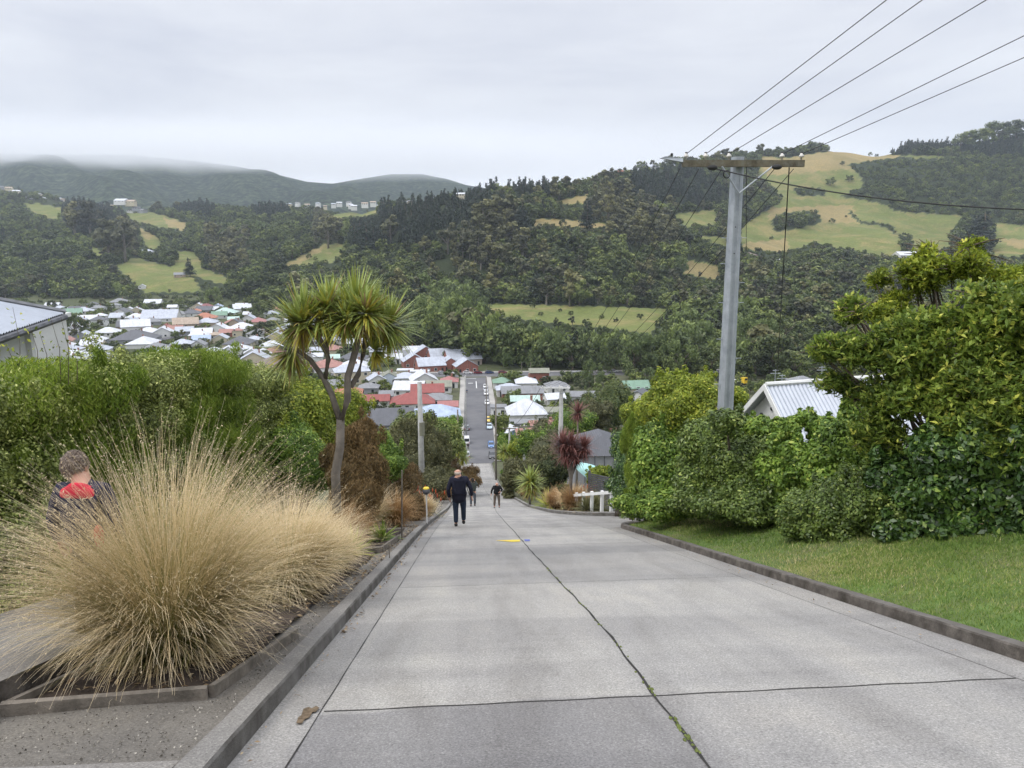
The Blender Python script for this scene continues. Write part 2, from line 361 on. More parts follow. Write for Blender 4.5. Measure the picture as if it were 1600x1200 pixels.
def tree(kind, x, y, z, h, label, group=None, catg='tree', s=None, wide=1.0):
    s = R.randrange(3) if s is None else s
    e = empty('tree', (x, y, z), R.random()*6.28, label, catg, group); e.scale = (h/10*wide, h/10*wide, h/10)
    link('crown', CR[kind, s], e); link('trunk', TK[kind, s], e); return e
# ------------------------------------------------------------------ forest (one mass) by geometry nodes
def gn_scatter(name, V, idx, scl, coll, label, catg):
    me = D.meshes.new(name); me.vertices.add(len(V)); me.vertices.foreach_set('co', V.astype(np.float32).ravel())
    me.attributes.new('idx', 'INT', 'POINT').data.foreach_set('value', idx.astype(np.int32))
    me.attributes.new('scl', 'FLOAT_VECTOR', 'POINT').data.foreach_set('vector', scl.astype(np.float32).ravel())
    me.attributes.new('rot', 'FLOAT_VECTOR', 'POINT').data.foreach_set('vector', np.stack([rng.normal(0, .05, len(V)), rng.normal(0, .05, len(V)), rng.random(len(V))*6.28], 1).astype(np.float32).ravel())
    ng = D.node_groups.new(name, 'GeometryNodeTree')
    ng.interface.new_socket('Geometry', in_out='INPUT', socket_type='NodeSocketGeometry'); ng.interface.new_socket('Geometry', in_out='OUTPUT', socket_type='NodeSocketGeometry')
    gi = ng.nodes.new('NodeGroupInput'); go = ng.nodes.new('NodeGroupOutput')
    ci = ng.nodes.new('GeometryNodeCollectionInfo'); ci.inputs['Collection'].default_value = coll
    ci.inputs['Separate Children'].default_value = True; ci.inputs['Reset Children'].default_value = True
    ip = ng.nodes.new('GeometryNodeInstanceOnPoints'); ip.inputs['Pick Instance'].default_value = True
    def na(n, t):
        q = ng.nodes.new('GeometryNodeInputNamedAttribute'); q.data_type = t; q.inputs['Name'].default_value = n; return q.outputs['Attribute']
    L = ng.links.new
    L(gi.outputs[0], ip.inputs['Points']); L(ci.outputs[0], ip.inputs['Instance']); L(na('idx', 'INT'), ip.inputs['Instance Index'])
    L(na('rot', 'FLOAT_VECTOR'), ip.inputs['Rotation']); L(na('scl', 'FLOAT_VECTOR'), ip.inputs['Scale']); L(ip.outputs[0], go.inputs[0])
    o = link(name, me); md = o.modifiers.new('scatter', 'NODES'); md.node_group = ng
    return tag(o, label, catg, kind='stuff')
NF = 32000
t_ = rng.uniform(-.98, .95, NF*2); crest = np.interp(t_, RINGS[4][0], RINGS[4][1]); foot = np.interp(t_, RINGS[0][0], RINGS[0][1])
d_ = np.sqrt(rng.random(NF*2)*(2100**2-330**2)+330**2)
k = (d_ > foot+6) & (d_ < crest+90); t_, d_, crest = t_[k], d_[k], crest[k]
z_ = hills(t_, d_); W = EYE[None]*np.array([1, 1, 0])+d_[:, None]*(FW+t_[:, None]*RT); W[:, 2] = z_
qx, qy = proj(W); k = (qx > -170) & (qx < 1760)
inp = pasture(qx, qy); k &= ~inp; k &= ~(anyp(qx, qy, SUBU) & (rng.random(len(qx)) < .8))
# tall crowns must not hide clearings just behind: thin out and lower trees in front of a pasture
fr = pasture(qx, qy-5)
for f_ in (.25, .5, .75, 1.0): fr |= pasture(qx, qy-f_*11*F/d_)
W, qx, qy, d_, fr = W[k], qx[k], qy[k], d_[k], fr[k]
n = len(W); kind = np.where(rng.random(n) < .84, 0, np.where(rng.random(n) < .75, 2, np.where(rng.random(n) < .5, 3, 1)))
kind = np.where(anyp(qx, qy, GUM) & (rng.random(n) < .8), 2, kind); kind = np.where(anyp(qx, qy, PINE), 1, kind); kind = np.where(anyp(qx, qy, WILLOW) & (rng.random(n) < .8), 3, np.where(anyp(qx, qy, WILLOW), 0, kind))
rightbush = (qx > 1330) & (qy < 345) & (qy > 245); kind = np.where(rightbush, 0, kind)
kind = np.where((qx < 640) & (qy < 440) & (kind == 2) & ~anyp(qx, qy, GUM), 0, kind)
h = rng.lognormal(0.08, .36, n).clip(.45, 2.1)*np.where(kind == 1, 1.3, np.where(kind == 2, 1.3, 1.0)); h = np.where(rightbush, h*.62, h); 
for f_ in (.25, .5, .75, 1.0): fr |= pasture(qx, qy-f_*h*10.5*F/d_)
h = np.where(fr, np.minimum(h*.42, .62), h)
patch = np.sin(W[:, 0]/37)+np.sin(W[:, 1]/41+W[:, 0]/90); h *= 1+.14*patch
sc = np.stack([h*rng.uniform(.95, 1.25, n), h*rng.uniform(.95, 1.25, n), h], 1); sc[kind == 1, :2] *= .8
W[:, 2] -= .8
gn_scatter('forest', W, kind*3+rng.integers(0, 3, n), sc, PROT, 'dense dark green bush and forest covering the hillsides beyond the valley', 'forest')
# ------------------------------------------------------------------ far range under the cloud
FR = [(-300,240),(-150,240),(0,240),(100,241),(200,242),(300,251),(370,260),(430,272),(480,284),(520,287),(560,280),(610,272),(660,272),(700,280),(740,293),(790,304),(860,318),(950,330),(1100,345)]
ft = np.array([pt(a, b)[0] for a, b in FR]); fs = np.array([pt(a, b)[1] for a, b in FR])
ts = np.linspace(-1.0, .32, 500); ds = np.linspace(2500, 4700, 120)
TT, DD = np.meshgrid(ts, ds); cr = EYE[2]+4200*np.interp(TT, ft, fs); u = np.clip((DD-2500)/1700, 0, 1)
x = TT*4000
zz = -10+(cr+10)*(u**.8)+u*(1-u)*4*(38*np.sin(x/210+DD/500)+22*np.sin(x/90-DD/260)+12*np.sin(x/47+DD/130))-np.clip(DD-4200, 0, 900)*.25
V = EYE[None, None]*np.array([1, 1, 0])+DD[..., None]*(FW+TT[..., None]*RT); V[..., 2] = zz
nr, nc = TT.shape; ii = (np.arange(nr-1)[:, None]*nc+np.arange(nc-1)[None, :]).ravel()
m, nt, b, out = newmat('far_bush'); pos = nt.nodes.new('ShaderNodeNewGeometry').outputs['Position']
r1 = ramp(nt, [(.40, (.004, .010, .008)), (.5, (.026, .042, .024)), (.60, (.095, .12, .06))]); nt.links.new(noise(nt, .035, 8, .75, pos), r1.inputs[0])
r2 = ramp(nt, [(.4, (.85, .88, .85)), (.62, (1.15, 1.12, 1.05))]); nt.links.new(noise(nt, .003, 3, .5, pos, .5), r2.inputs[0])
nt.links.new(mixc(nt, 1, r1.outputs[0], r2.outputs[0], 'MULTIPLY'), b.inputs['Base Color']); b.inputs['Roughness'].default_value = 1; b.inputs['Specular IOR Level'].default_value = 0
bp = N(nt, 'ShaderNodeBump', Strength=1.0, Distance=30); nt.links.new(noise(nt, .03, 8, .7, pos), bp.inputs['Height']); nt.links.new(bp.outputs[0], b.inputs['Normal'])
tag(link('distant_hills', npmesh('distant_hills', V.reshape(-1, 3), np.stack([ii, ii+1, ii+nc+1, ii+nc], 1), m, None, True)), kind='structure')
# ------------------------------------------------------------------ building materials
RC = {'grey': (.20, .205, .215), 'dkgrey': (.085, .088, .10), 'ltgrey': (.42, .45, .51), 'white': (.56, .58, .62), 'red': (.25, .055, .045), 'pink': (.33, .13, .12), 'dkred': (.20, .06, .06),
      'orange': (.38, .14, .075), 'green': (.16, .27, .19), 'mint': (.42, .55, .50), 'blue': (.36, .44, .58), 'brown': (.17, .12, .105), 'rust': (.33, .16, .13), 'olive': (.22, .225, .17), 'tan': (.36, .28, .21)}
WC = {'white': (.68, .68, .66), 'cream': (.58, .52, .38), 'mint': (.50, .60, .52), 'blue': (.26, .36, .48), 'brick': (.27, .09, .065), 'grey': (.30, .31, .33), 'purple': (.25, .19, .23), 'charcoal': (.14, .145, .155), 'tan': (.42, .33, .25), 'paleblue': (.52, .58, .64), 'wood': (.2, .16, .125)}
def roofmat(n):
    if 'roof_'+n in M: return M['roof_'+n]
    c = RC[n]; m, nt, b, out = newmat('roof_'+n)
    tc = nt.nodes.new('ShaderNodeTexCoord').outputs['Object']
    r = ramp(nt, [(.35, tuple(x*.82 for x in c)), (.65, tuple(min(1, x*1.1) for x in c))]); nt.links.new(noise(nt, .5, 5, .7, tc), r.inputs[0])
    st = ramp(nt, [(.45, (1, 1, 1)), (.75, (.62, .58, .55))]); mp = N(nt, 'ShaderNodeMapping'); mp.inputs['Scale'].default_value = (1.4, .2, .2); nt.links.new(tc, mp.inputs[0]); nt.links.new(noise(nt, 1.2, 5, .75, mp.outputs[0]), st.inputs[0])
    nt.links.new(mixc(nt, .6, r.outputs[0], st.outputs[0], 'MULTIPLY'), b.inputs['Base Color']); b.inputs['Roughness'].default_value = .5
    wv = N(nt, 'ShaderNodeTexWave', Scale=2.2); wv.wave_type = 'BANDS'; wv.bands_direction = 'X'; nt.links.new(tc, wv.inputs[0])
    bp = N(nt, 'ShaderNodeBump', Strength=.35, Distance=.04); nt.links.new(wv.outputs['Fac'], bp.inputs['Height']); nt.links.new(bp.outputs[0], b.inputs['Normal'])
    M['roof_'+n] = m; return m
def wallmat(n):
    if 'wall_'+n in M: return M['wall_'+n]
    c = WC[n]; m, nt, b, out = newmat('wall_'+n); tc = nt.nodes.new('ShaderNodeTexCoord').outputs['Object']
    r = ramp(nt, [(.3, tuple(x*.85 for x in c)), (.7, c)]); nt.links.new(noise(nt, .8, 5, .7, tc), r.inputs[0]); o = r.outputs[0]
    if n == 'brick':
        bt = N(nt, 'ShaderNodeTexBrick', Scale=4.0); bt.inputs['Color1'].default_value = (.30, .10, .07, 1); bt.inputs['Color2'].default_value = (.22, .075, .055, 1); bt.inputs['Mortar'].default_value = (.36, .30, .26, 1); nt.links.new(tc, bt.inputs[0]); o = bt.outputs[0]
    nt.links.new(o, b.inputs['Base Color']); b.inputs['Roughness'].default_value = .75
    if n != 'brick':
        wv = N(nt, 'ShaderNodeTexWave', Scale=1.6); wv.bands_direction = 'Z'; wv.wave_profile = 'SAW'; nt.links.new(tc, wv.inputs[0])
        bp = N(nt, 'ShaderNodeBump', Strength=.5, Distance=.03); nt.links.new(wv.outputs['Fac'], bp.inputs['Height']); nt.links.new(bp.outputs[0], b.inputs['Normal'])
    M['wall_'+n] = m; return m
m, nt, b, out = newmat('window_glass'); b.inputs['Base Color'].default_value = (.025, .03, .035, 1); b.inputs['Roughness'].default_value = .08; b.inputs['Specular IOR Level'].default_value = .6; M['glass'] = m
M['trim'] = mat('white_trim', (.7, .7, .68), .6, .08, 2)
M['chim'] = mat('chimney_brick', (.28, .15, .11), .9, .3, 5)
M['concrete'] = mat('concrete', (.33, .32, .30), .9, .15, 2, .4, 60)
def gz(px, py, lift):
    """valley-floor or hillside point whose spot `lift` above the ground lies on this ray"""
    t, s = pt(px, py)
    for d in np.arange(150, 330, 1.0):
        v = EYE+d*(FW+t*RT)
        if EYE[2]+d*s <= P(v[1])+lift: v[2] = P(v[1]); return v, d
    ds = np.arange(330, 2100, 3.0); zz = np.maximum(hills(np.full_like(ds, t), ds), ZF)
    k = np.nonzero(zz+lift >= EYE[2]+ds*s)[0]
    if not len(k): return None, None
    d = ds[k[0]]; v = EYE+d*(FW+t*RT); v[2] = zz[k[0]]; return v, d
HOUSES = []
def house(px, py, wpx, label, roof='ltgrey', wall='white', ty='hip', st=1, rot=None, ratio=.85, chim=1, d=None, group=None, cat_='house', pitch=.5, lean=None):
    h = 2.9*st
    if d is None: v, dd = gz(px, py, h+1.0)
    else:
        t, s = pt(px, py); v = EYE+d*(FW+t*RT); v[2] = H(v[0], v[1]); dd = d
    if v is None: return
    W = wpx*dd/F*1.02; W = max(W, 5.0); L = W*ratio
    if rot is None: rot = R.choice([0, 0, 1.57, .1, -.08])+R.uniform(-.12, .12)-math.atan2(v[0], v[1])*.5
    e = empty('house', v, rot, label, cat_, group); HOUSES.append((v[0], v[1], max(W, L)*.62))
    a, c = W/2, L/2; o = .45; s = MB(); zb = -1.6 if dd < 330 else -.8
    if dd < 200: zb = -4.0
    s.box((0, 0, (h+zb)/2), (W, L, h-zb)); rs = MB()
    if ty == 'hip':
        q = min(a, c)*.98; rh = q*pitch; k = .1
        top = [(-a+q, -c+q if c > a else 0, h+rh), (a-q, -c+q if c > a else 0, h+rh)] if a >= c else [(0, -c+q, h+rh), (0, c-q, h+rh)]
        base = [(-a-o, -c-o, h-k), (a+o, -c-o, h-k), (a+o, c+o, h-k), (-a-o, c+o, h-k)]; lo = [(x, y, z-.16) for x, y, z in base]
        if a >= c: fs = [(0, 1, 5, 4), (1, 2, 5), (2, 3, 4, 5), (3, 0, 4)]
        else: fs = [(0, 1, 4), (1, 2, 5, 4), (2, 3, 5), (3, 0, 4, 5)]
        rs.add(base+top, fs); rs.add(base+lo, [(7, 6, 5, 4), (0, 4, 5, 1), (1, 5, 6, 2), (2, 6, 7, 3), (3, 7, 4, 0)]); ztop = h+rh
    elif ty in ('gx', 'gy'):
        q = c if ty == 'gx' else a; u = a if ty == 'gx' else c; rh = q*pitch*1.1; ax = 'x' if ty == 'gx' else 'y'
        s.prism([(-q, h-.01), (q, h-.01), (0, h+rh-.02)], -u, u, ax)
        dz = o*rh/q; rs.prism([(-q-o, h-dz), (0, h+rh), (q+o, h-dz), (q+o, h-dz+.18), (0, h+rh+.18), (-q-o, h-dz+.18)], -u-o*.8, u+o*.8, ax); ztop = h+rh
    else:
        rs.box((0, 0, h+.18), (W+.5, L+.5, .36)); ztop = h+.3
    s.build('wall', wallmat(wall), e); ro = rs.build('roof', roofmat(roof), e)
    near = dd < 420; nw = max(2, min(6, int(W/3.2)))
    def win(x, y, z, w_, hh, side):
        f = MB(); p = MB()
        if side == 0: f.box((x, y-.03, z), (w_+.24, .1, hh+.24)); p.box((x, y-.075, z), (w_, .05, hh))
        else: f.box((x, y, z), (.1, w_+.24, hh+.24)); p.box((x+side*.045, y, z), (.05, w_, hh))
        fo = f.build('window', M['trim'], e); p.build('pane', M['glass'], fo)
    for f_ in range(int(round(st))):
        zc = 1.55+f_*2.9; door = R.randrange(nw)
        for i in range(nw):
            x = -a+(i+.5)*W/nw
            if f_ == 0 and i == door and near: q = MB(); q.box((x, -c-.03, 1.05), (.95, .1, 2.1)); q.build('door', M['glass'], e)
            elif near or i % 2 == 0: win(x, -c, zc, 1.2, 1.2, 0)
        side = 1 if v[0] < 0 else -1
        for i in range(2 if near else 1): win(side*a, -c+(i+.5)*L/(2 if near else 1), zc, 1.1, 1.1, side)
    if chim and ty != 'flat':
        q = MB(); q.box((a*.3, c*.1, ztop-.2), (.7, .7, 1.9)); q.box((a*.3, c*.1, ztop+.8), (.85, .85, .12)); q.build('chimney', M['chim'], ro)
    return e
# --- along the lower street, left side (near to far)
house(598,652,95,'long low house under a broad dark grey roof left of the concrete pole','dkgrey','grey','gx',1,.1,.7,0)
house(682,641,72,'small house with a blue-grey hipped roof and pale mint wall left of the street','blue','mint','hip',1,.05,.8,0)
house(700,628,30,'low lean-to cottage with a faded pink iron roof beside the left footpath','pink','white','gx',1,0,.7,0)
house(645,621,66,'large white villa under the broadest bright red roof','red','white','hip',1,.05,.75,1)
house(683,617,44,'grey-roofed annex tucked behind the red villa','grey','paleblue','hip',1,0,.7,0)
house(668,606,50,'house with a long orange-red iron roof behind the red villa','red','white','gx',1,.05,.7,1)
house(684,598,42,'white house with a flat-looking mossy dark roof left of the street','olive','white','gx',1,0,.6,0)
house(702,590,26,'small cottage with a rounded pinkish red roof close to the road junction','pink','white','hip',1,0,1,1)
house(661,588,40,'white villa with several steep pale iron gables','white','white','gy',1,.2,1,1)
house(634,585,34,'house with a pale blue-white iron roof left of the white villa','ltgrey','white','hip',1,.1,.8,1)
house(640,602,46,'white weatherboard house with a pale roof behind the dark hedge trees','white','white','gx',1,-.1,.8,0)
house(633,575,24,'low yellow-walled shop building beside the main road','white','cream','flat',1,0,.7,0)
house(655,577,30,'long white flat-roofed shed by the main road','white','white','flat',1,0,.5,0)
house(608,585,28,'pale blue cottage with an olive grey gabled roof','olive','paleblue','gy',1,.1,1,1)
house(588,588,26,'white cottage with a steep pale pointed gable left of the olive-roofed cottage','ltgrey','white','gy',1,.3,1,1)
house(576,600,30,'grey-roofed house beside the orange roof','grey','grey','hip',1,0,.8,0)
house(543,608,44,'house with a bright orange tiled roof seen between the cabbage tree trunks','orange','white','hip',1,.1,.8,1)
house(534,596,40,'house with a long blue-grey roof behind the orange tiled one','grey','white','gx',1,.1,.6,0)
house(580,620,56,'long house with a dull red roof and white gutter below the orange roof','red','white','gx',1,.05,.45,0)
house(604,612,20,'small garden shed with a pale grey roof','grey','grey','gx',1,0,1,0)
house(549,574,52,'tall two-storey cream building with small windows behind the cabbage tree','ltgrey','cream','hip',2,.25,.7,1)
for px, py, w, l in ((663,548,34,'northernmost brick hall of the complex at the end of the valley'), (690,552,40,'long brick hall with a pale roof in the middle of the brick complex'),(722,556,52,'largest brick block with a long pale roof at the back of the brick complex'),(646,560,34,'left brick block with a pale roof lying behind the cabbage tree leaves'),
                     (672,566,42,'front brick block with twin gables facing the main road'), (702,564,30,'brick gabled porch block in the front row of the complex'), (727,567,34,'rightmost brick gabled block of the complex beside the junction')):
    house(px, py, w, l, 'ltgrey', 'brick', 'gx' if w > 34 else 'gy', 1.2, .25, .8, 0, cat_='building', pitch=.55)
# --- right side of the lower street
house(824,672,36,'blue-walled cottage with a purple-brown patched roof right of the street','rust','blue','gx',1,.1,.8,0)
house(800,670,30,'white cottage with a blue end wall nearest the right footpath','white','blue','gy',1,.1,1.1,0)
house(853,661,52,'long house with a rusty pinkish roof and white fascia','rust','white','gx',1,.05,.6,1)
house(815,655,40,'low grey flat-roofed extension in front of the white villa','grey','grey','flat',1,0,.7,0)
house(822,637,58,'large white villa with a tall pale hipped roof and two chimneys','white','white','hip',1.2,.05,.9,1,pitch=.75)
house(779,631,24,'small white garage with a flat grey roof beside the footpath','grey','white','flat',1,0,.9,0)
house(863,637,24,'white shed with a grey roof right of the pale villa','olive','white','gx',1,0,.8,0)
house(820,620,44,'house with a pale mint iron roof below the long brick house','mint','cream','gx',1,0,.5,0)
house(816,608,64,'long red-brick house under a plain grey roof right of the street','grey','brick','gx',1,0,.45,0)
house(795,602,38,'small house with a pale bluish roof between the green and grey roofs','ltgrey','white','hip',1,0,.8,0)
house(784,592,26,'house with a bright green hipped roof near the junction','green','white','hip',1,0,1,0)
house(822,592,32,'house with a rounded pale silver hipped roof near the main road','white','white','hip',1.1,0,1,1)
house(870,598,34,'grey-roofed house behind the crossarm of the second pole','grey','white','hip',1,.1,.8,0)
house(866,617,30,'white house with a dark carport right of the brick house','white','white','gx',1,.2,.8,0)
house(910,613,38,'low white bungalow with a grey roof and a row of windows','grey','white','gx',1,-.05,.55,0)
house(842,577,30,'old brick building with a mossy roof at the foot of the wood','olive','brick','gx',1.4,0,.6,0,cat_='building')
house(952,671,26,'house with a bright red iron roof behind the right-hand bushes','red','white','gx',1,.1,.8,0)
house(992,600,40,'house with a dark green roof and cream wall beyond the right-hand bushes','green','cream','gx',1.6,.1,.8,0)
house(1000,612,26,'white gabled extension in front of the green-roofed house','dkgrey','white','gy',1.2,-.5,1.2,0)
house(1252,590,34,'two-storey cream house with a blue-grey roof beyond the white cottage','grey','cream','hip',1.8,.3,.8,0)
house(1284,596,42,'low house with a grey roof right of the cream two-storey house','grey','tan','gx',1,.1,.6,0)
house(1318,596,30,'grey-roofed house half hidden by the big leafy tree','grey','white','gx',1,.1,.6,0)
house(1242,483,72,'long weathered timber barn with a rusty pale roof above the trees','tan','wood','gx',1.3,.05,.3,0,d=560,cat_='barn')
house(1287,498,42,'white-roofed farm shed with a dark front right of the long barn','white','charcoal','gx',1.3,.1,.6,0,d=520,cat_='shed')
house(1292,520,44,'cluster house with pale skillion roofs below the white farm shed','white','white','gx',1,.5,.7,0,d=480)
house(1334,535,28,'pale roofed house at the edge of the big leafy tree','ltgrey','white','gx',1,.4,.7,0,d=470)
house(1316,466,30,'low building with a grey roof on the slope above the farm sheds','grey','grey','gx',1,.1,.5,0)
house(1332,474,12,'tiny white shed below the grey-roofed slope building','white','white','gx',1,.1,.8,0)
house(1415,398,32,'white house on the pasture edge just above the leafy tree','white','white','gx',1,.1,.6,0)
# --- left valley
LV = [(112,487,28,'green','tan','gx',1,'house with a muted green roof at the far left of the valley'),(131,484,26,'ltgrey','white','hip',1,'white villa with a pale pointed roof left of the orange-red tree'),
(154,497,24,'dkgrey','white','hip',2,'tall two-storey white house with a slate grey roof'),(157,491,18,'white','white','hip',1,'low white roof just above the tall two-storey house'),(180,475,16,'grey','white','hip',1,'grey-roofed house left of the pair near the foot of the bush'),
(187,470,26,'grey','cream','hip',1,'large grey hipped roof highest up at the foot of the bush'),(190,487,30,'dkgrey','white','gx',1,'wide charcoal roof between the red roof and the tall white house'),(202,481,12,'white','white','gx',1,'small white gable below the highest grey roof'),
(212,507,40,'white','white','gx',1.4,'long white house with a deck and pale roof in the left valley'),(229,489,22,'red','white','hip',1,'house with a bright coral red hipped roof in the far left valley'),(259,509,18,'red','white','gy',1,'little white cottage with a coral red gable below the long pale roofs'),
(252,494,50,'ltgrey','white','gx',1,'long low pale roof right of the coral red one'),(236,500,26,'grey','grey','hip',1,'blue-grey roof under the long pale roof'),(290,503,36,'tan','tan','gx',1,'low tan building with a brownish roof'),(131,523,32,'ltgrey','grey','gx',1,'grey house with a pale skillion roof right of the near left house'),
(169,516,34,'white','white','hip',1,'white hipped cottage below the tall two-storey house'),(212,526,60,'dkgrey','grey','hip',1,'broad charcoal roof just above the hedge'),(224,533,44,'white','white','hip',1,'low white hipped roof poking over the hedge'),
(240,472,24,'white','white','gx',1,'row of white gables near the orange autumn tree'),(276,488,26,'grey','white','hip',1,'blue-grey hipped roof above the tan building'),(299,487,26,'dkgrey','white','hip',1,'dark grey roof next to the white and orange roofs'),
(322,478,26,'dkred','brick','hip',1,'house with a dark maroon roof near the foot of the wooded spur'),(340,478,18,'blue','paleblue','gy',1,'blue gabled house beside the maroon roof'),(352,486,34,'mint','white','hip',1,'pale mint hipped roof below the blue house'),(343,490,22,'green','white','gx',1,'muted green roof left of the pale mint one'),
(320,494,34,'orange','white','hip',1,'wide faded orange tiled roof in the left valley'),(307,484,16,'orange','cream','hip',1,'small faded orange roof above the wide orange one'),(378,480,26,'white','white','gx',1,'long white house alone at the foot of the wooded slope'),(387,489,14,'white','cream','gy',1,'small white gable in the trees right of the mint roof'),
(403,500,28,'pink','cream','hip',1,'house with a dusty pink hipped roof'),(424,488,22,'ltgrey','white','hip',1,'pale grey roof at the valley edge left of the cabbage tree'),(426,498,20,'grey','white','hip',1,'grey roofed villa below the valley-edge roof'),(378,508,30,'white','white','hip',1,'cluster villa with bright white iron roofs'),
(371,514,14,'rust','cream','hip',1.5,'small cream turret-like house with a brown pyramid roof'),(354,517,20,'rust','brick','gx',1,'low brown-roofed house left of the cream turret-like one'),(336,520,18,'tan','tan','hip',1,'small tan roof beside the brown one'),(315,528,26,'blue','white','gx',1,'house with a slate blue gabled roof above the pale hedge'),(310,536,26,'grey','white','gx',1,'grey roof directly below the slate blue one'),
(345,526,24,'ltgrey','cream','gx',1,'pale blue-white roof on a cream house'),(374,533,46,'dkgrey','cream','hip',1,'broad slate grey hipped roof above the white cottages row'),(398,528,24,'ltgrey','white','hip',1,'pale hipped roof right of the broad slate roof'),(425,537,34,'white','cream','hip',1,'wide white roof left of the drooping palm leaves'),
(334,545,24,'white','white','hip',1,'leftmost of the white bay cottages in the row'),(357,545,22,'white','white','gy',1,'second of the white bay cottages in the row'),(375,546,22,'white','white','gy',1,'third of the white bay cottages in the row'),(393,548,22,'white','white','gy',1,'fourth of the white bay cottages in the row'),(411,550,24,'white','white','gy',1,'rightmost and nearest of the white bay cottages in the row'),
(440,566,74,'brown','brick','hip',1,'large chocolate-brown roof just above the bright yellow-green shrub'),(474,571,22,'dkred','white','gy',1,'little maroon gable with white barge boards'),(478,516,30,'white','white','hip',1,'white roofed villa seen through the cabbage tree branches'),(500,530,20,'grey','grey','gx',1,'grey building behind the cabbage tree fork'),(495,545,20,'ltgrey','paleblue','gx',1,'pale blue shed beside the valley road'),
(482,553,18,'white','white','gy',1,'white gabled cottage left of the cabbage tree fork'),(498,554,16,'white','white','gy',1,'second white gable beside the cabbage tree fork'),(520,556,20,'mint','mint','gx',1,'pale mint shed between the cabbage tree trunks'),(452,556,22,'grey','grey','gx',1,'grey outbuilding under the drooping palm leaves'),
(145,473,14,'dkgrey','white','hip',1,'dark roof half hidden left of the autumn tree'),(92,492,20,'white','cream','hip',1,'pale house at the very left edge of the valley'),(270,478,14,'white','white','gx',1,'white gable behind the orange autumn tree'),(365,497,16,'mint','white','gx',1,'thin mint roof below the big mint roof'),(440,512,22,'ltgrey','cream','hip',1,'pale roof under the leftmost palm head'),
(455,500,18,'white','white','gx',1,'white roof glimpsed between the palm heads'),(530,528,30,'ltgrey','white','gx',1,'pale long roof behind the central palm head'),(560,535,34,'white','white','gx',1,'white shed roof behind the right palm trunk'),(595,545,34,'ltgrey','white','gx',1,'pale industrial roof behind the dead palm skirt'),(615,556,26,'white','white','gx',1,'white workshop left of the brick complex'),(585,560,26,'grey','grey','hip',1,'low grey roof between cream building and brick complex')]
for px, py, w, rf, wl, ty, st, lb in LV: house(px, py, w, lb, rf, wl, ty, st, chim=R.random() < .6)
for i in range(2600):
    if len(HOUSES) > 200: break
    px = R.uniform(70, 650); py = R.uniform(476, 590)
    if px > 560 and py < 540: continue
    v, d = gz(px, py, 3)
    if v is None or d < 230 or v[2] > ZF+1.5 or abs(v[1]-326) < 14 or v[0] > -12: continue
    if not all((v[0]-a)**2+(v[1]-b)**2 > (q+6.5)**2 for a, b, q in HOUSES): continue
    house(px, py, R.uniform(11, 15)*F/d, 'small pale cottage packed between its neighbours on the left valley floor', R.choice(['ltgrey', 'white', 'grey', 'white', 'ltgrey', 'white', 'dkgrey', 'rust']), R.choice(['white', 'cream', 'white', 'tan', 'grey']), R.choice(['hip', 'hip', 'gx', 'gy']), 1, group='small cottages filling the left valley')
# --- suburbs on the ridges
def ridge(px, py, w, rf, wl, lb, g=None, st=1, dlift=0):
    t, s = pt(px, py); d = np.interp(t, RINGS[4][0], RINGS[4][1])-25; v = EYE+d*(FW+t*RT); v[2] = H(v[0], v[1])
    z = EYE[2]+d*s; h = 3.0*st; W = max(w*d/F, 7)
    e = empty('house', (v[0], v[1], max(v[2], z-h-1)), R.uniform(-.5, .5), lb, 'house', g); s_ = MB(); s_.box((0, 0, h/2-3), (W, W*.7, h+6)); s_.build('wall', wallmat(wl), e)
    r_ = MB(); q = W*.35; r_.prism([(-q-.5, h-.2), (0, h+q*.5), (q+.5, h-.2)], -W/2-.4, W/2+.4, 'x'); r_.build('roof', roofmat(rf), e)
    for i in range(3): k = MB(); k.box((-W*.32+i*W*.32, -W*.35-.05, h*.55), (1.6, .12, 1.4)); k.build('window', M['glass'], e)
gL = 'suburban houses along the left ridge'
for i, (px, py) in enumerate([(3,291),(14,293),(26,298),(8,312),(16,315),(24,314),(34,309),(44,304),(50,307),(62,303),(66,313),(54,317),(74,316),(82,312),(90,316),(98,311),(104,318),(78,321),(60,320),(40,316),(168,322),(176,321),(182,326),(213,324),(222,328),(205,328)]):
    ridge(px, py, R.uniform(6, 12), R.choice(['ltgrey', 'grey', 'dkgrey', 'tan', 'white']), R.choice(['white', 'cream', 'white', 'grey']), 'small pale hillside house in the suburb on the far left ridge', gL)
ridge(190, 313, 18, 'white', 'white', 'long white two-storey building on the left ridge', None, 1.5); ridge(204, 314, 14, 'tan', 'cream', 'cream block joined to the long white ridge building', None, 2)
gM = 'distant houses on the saddle in the middle'
for px, py in [(452,318),(465,316),(480,319),(497,317),(508,321),(530,316),(548,319),(553,321),(570,317),(592,320),(599,318),(612,317),(622,315),(633,314),(641,313),(545,315),(521,318),(583,315)]:
    ridge(px, py, R.uniform(5, 10), R.choice(['ltgrey', 'white', 'tan', 'grey']), R.choice(['white', 'cream']), 'tiny pale house among trees on the distant saddle', gM)
ridge(969, 267, 9, 'orange', 'brick', 'orange-red house on the skyline left of the pole top'); ridge(1014, 262, 22, 'ltgrey', 'white', 'large white house on the skyline behind the pine block', None, 1.6)
ridge(1026, 266, 12, 'white', 'white', 'white house just right of the large skyline house', None, 1.3); ridge(1050, 266, 12, 'ltgrey', 'white', 'pale house behind the street lamp arm'); ridge(895, 284, 7, 'white', 'white', 'tiny white cottage on the skyline of the middle spur')
ridge(720, 302, 12, 'white', 'cream', 'low pale farm building on the skyline beside small trees'); ridge(988, 270, 8, 'tan', 'cream', 'tan house between the orange and the large white skyline houses')
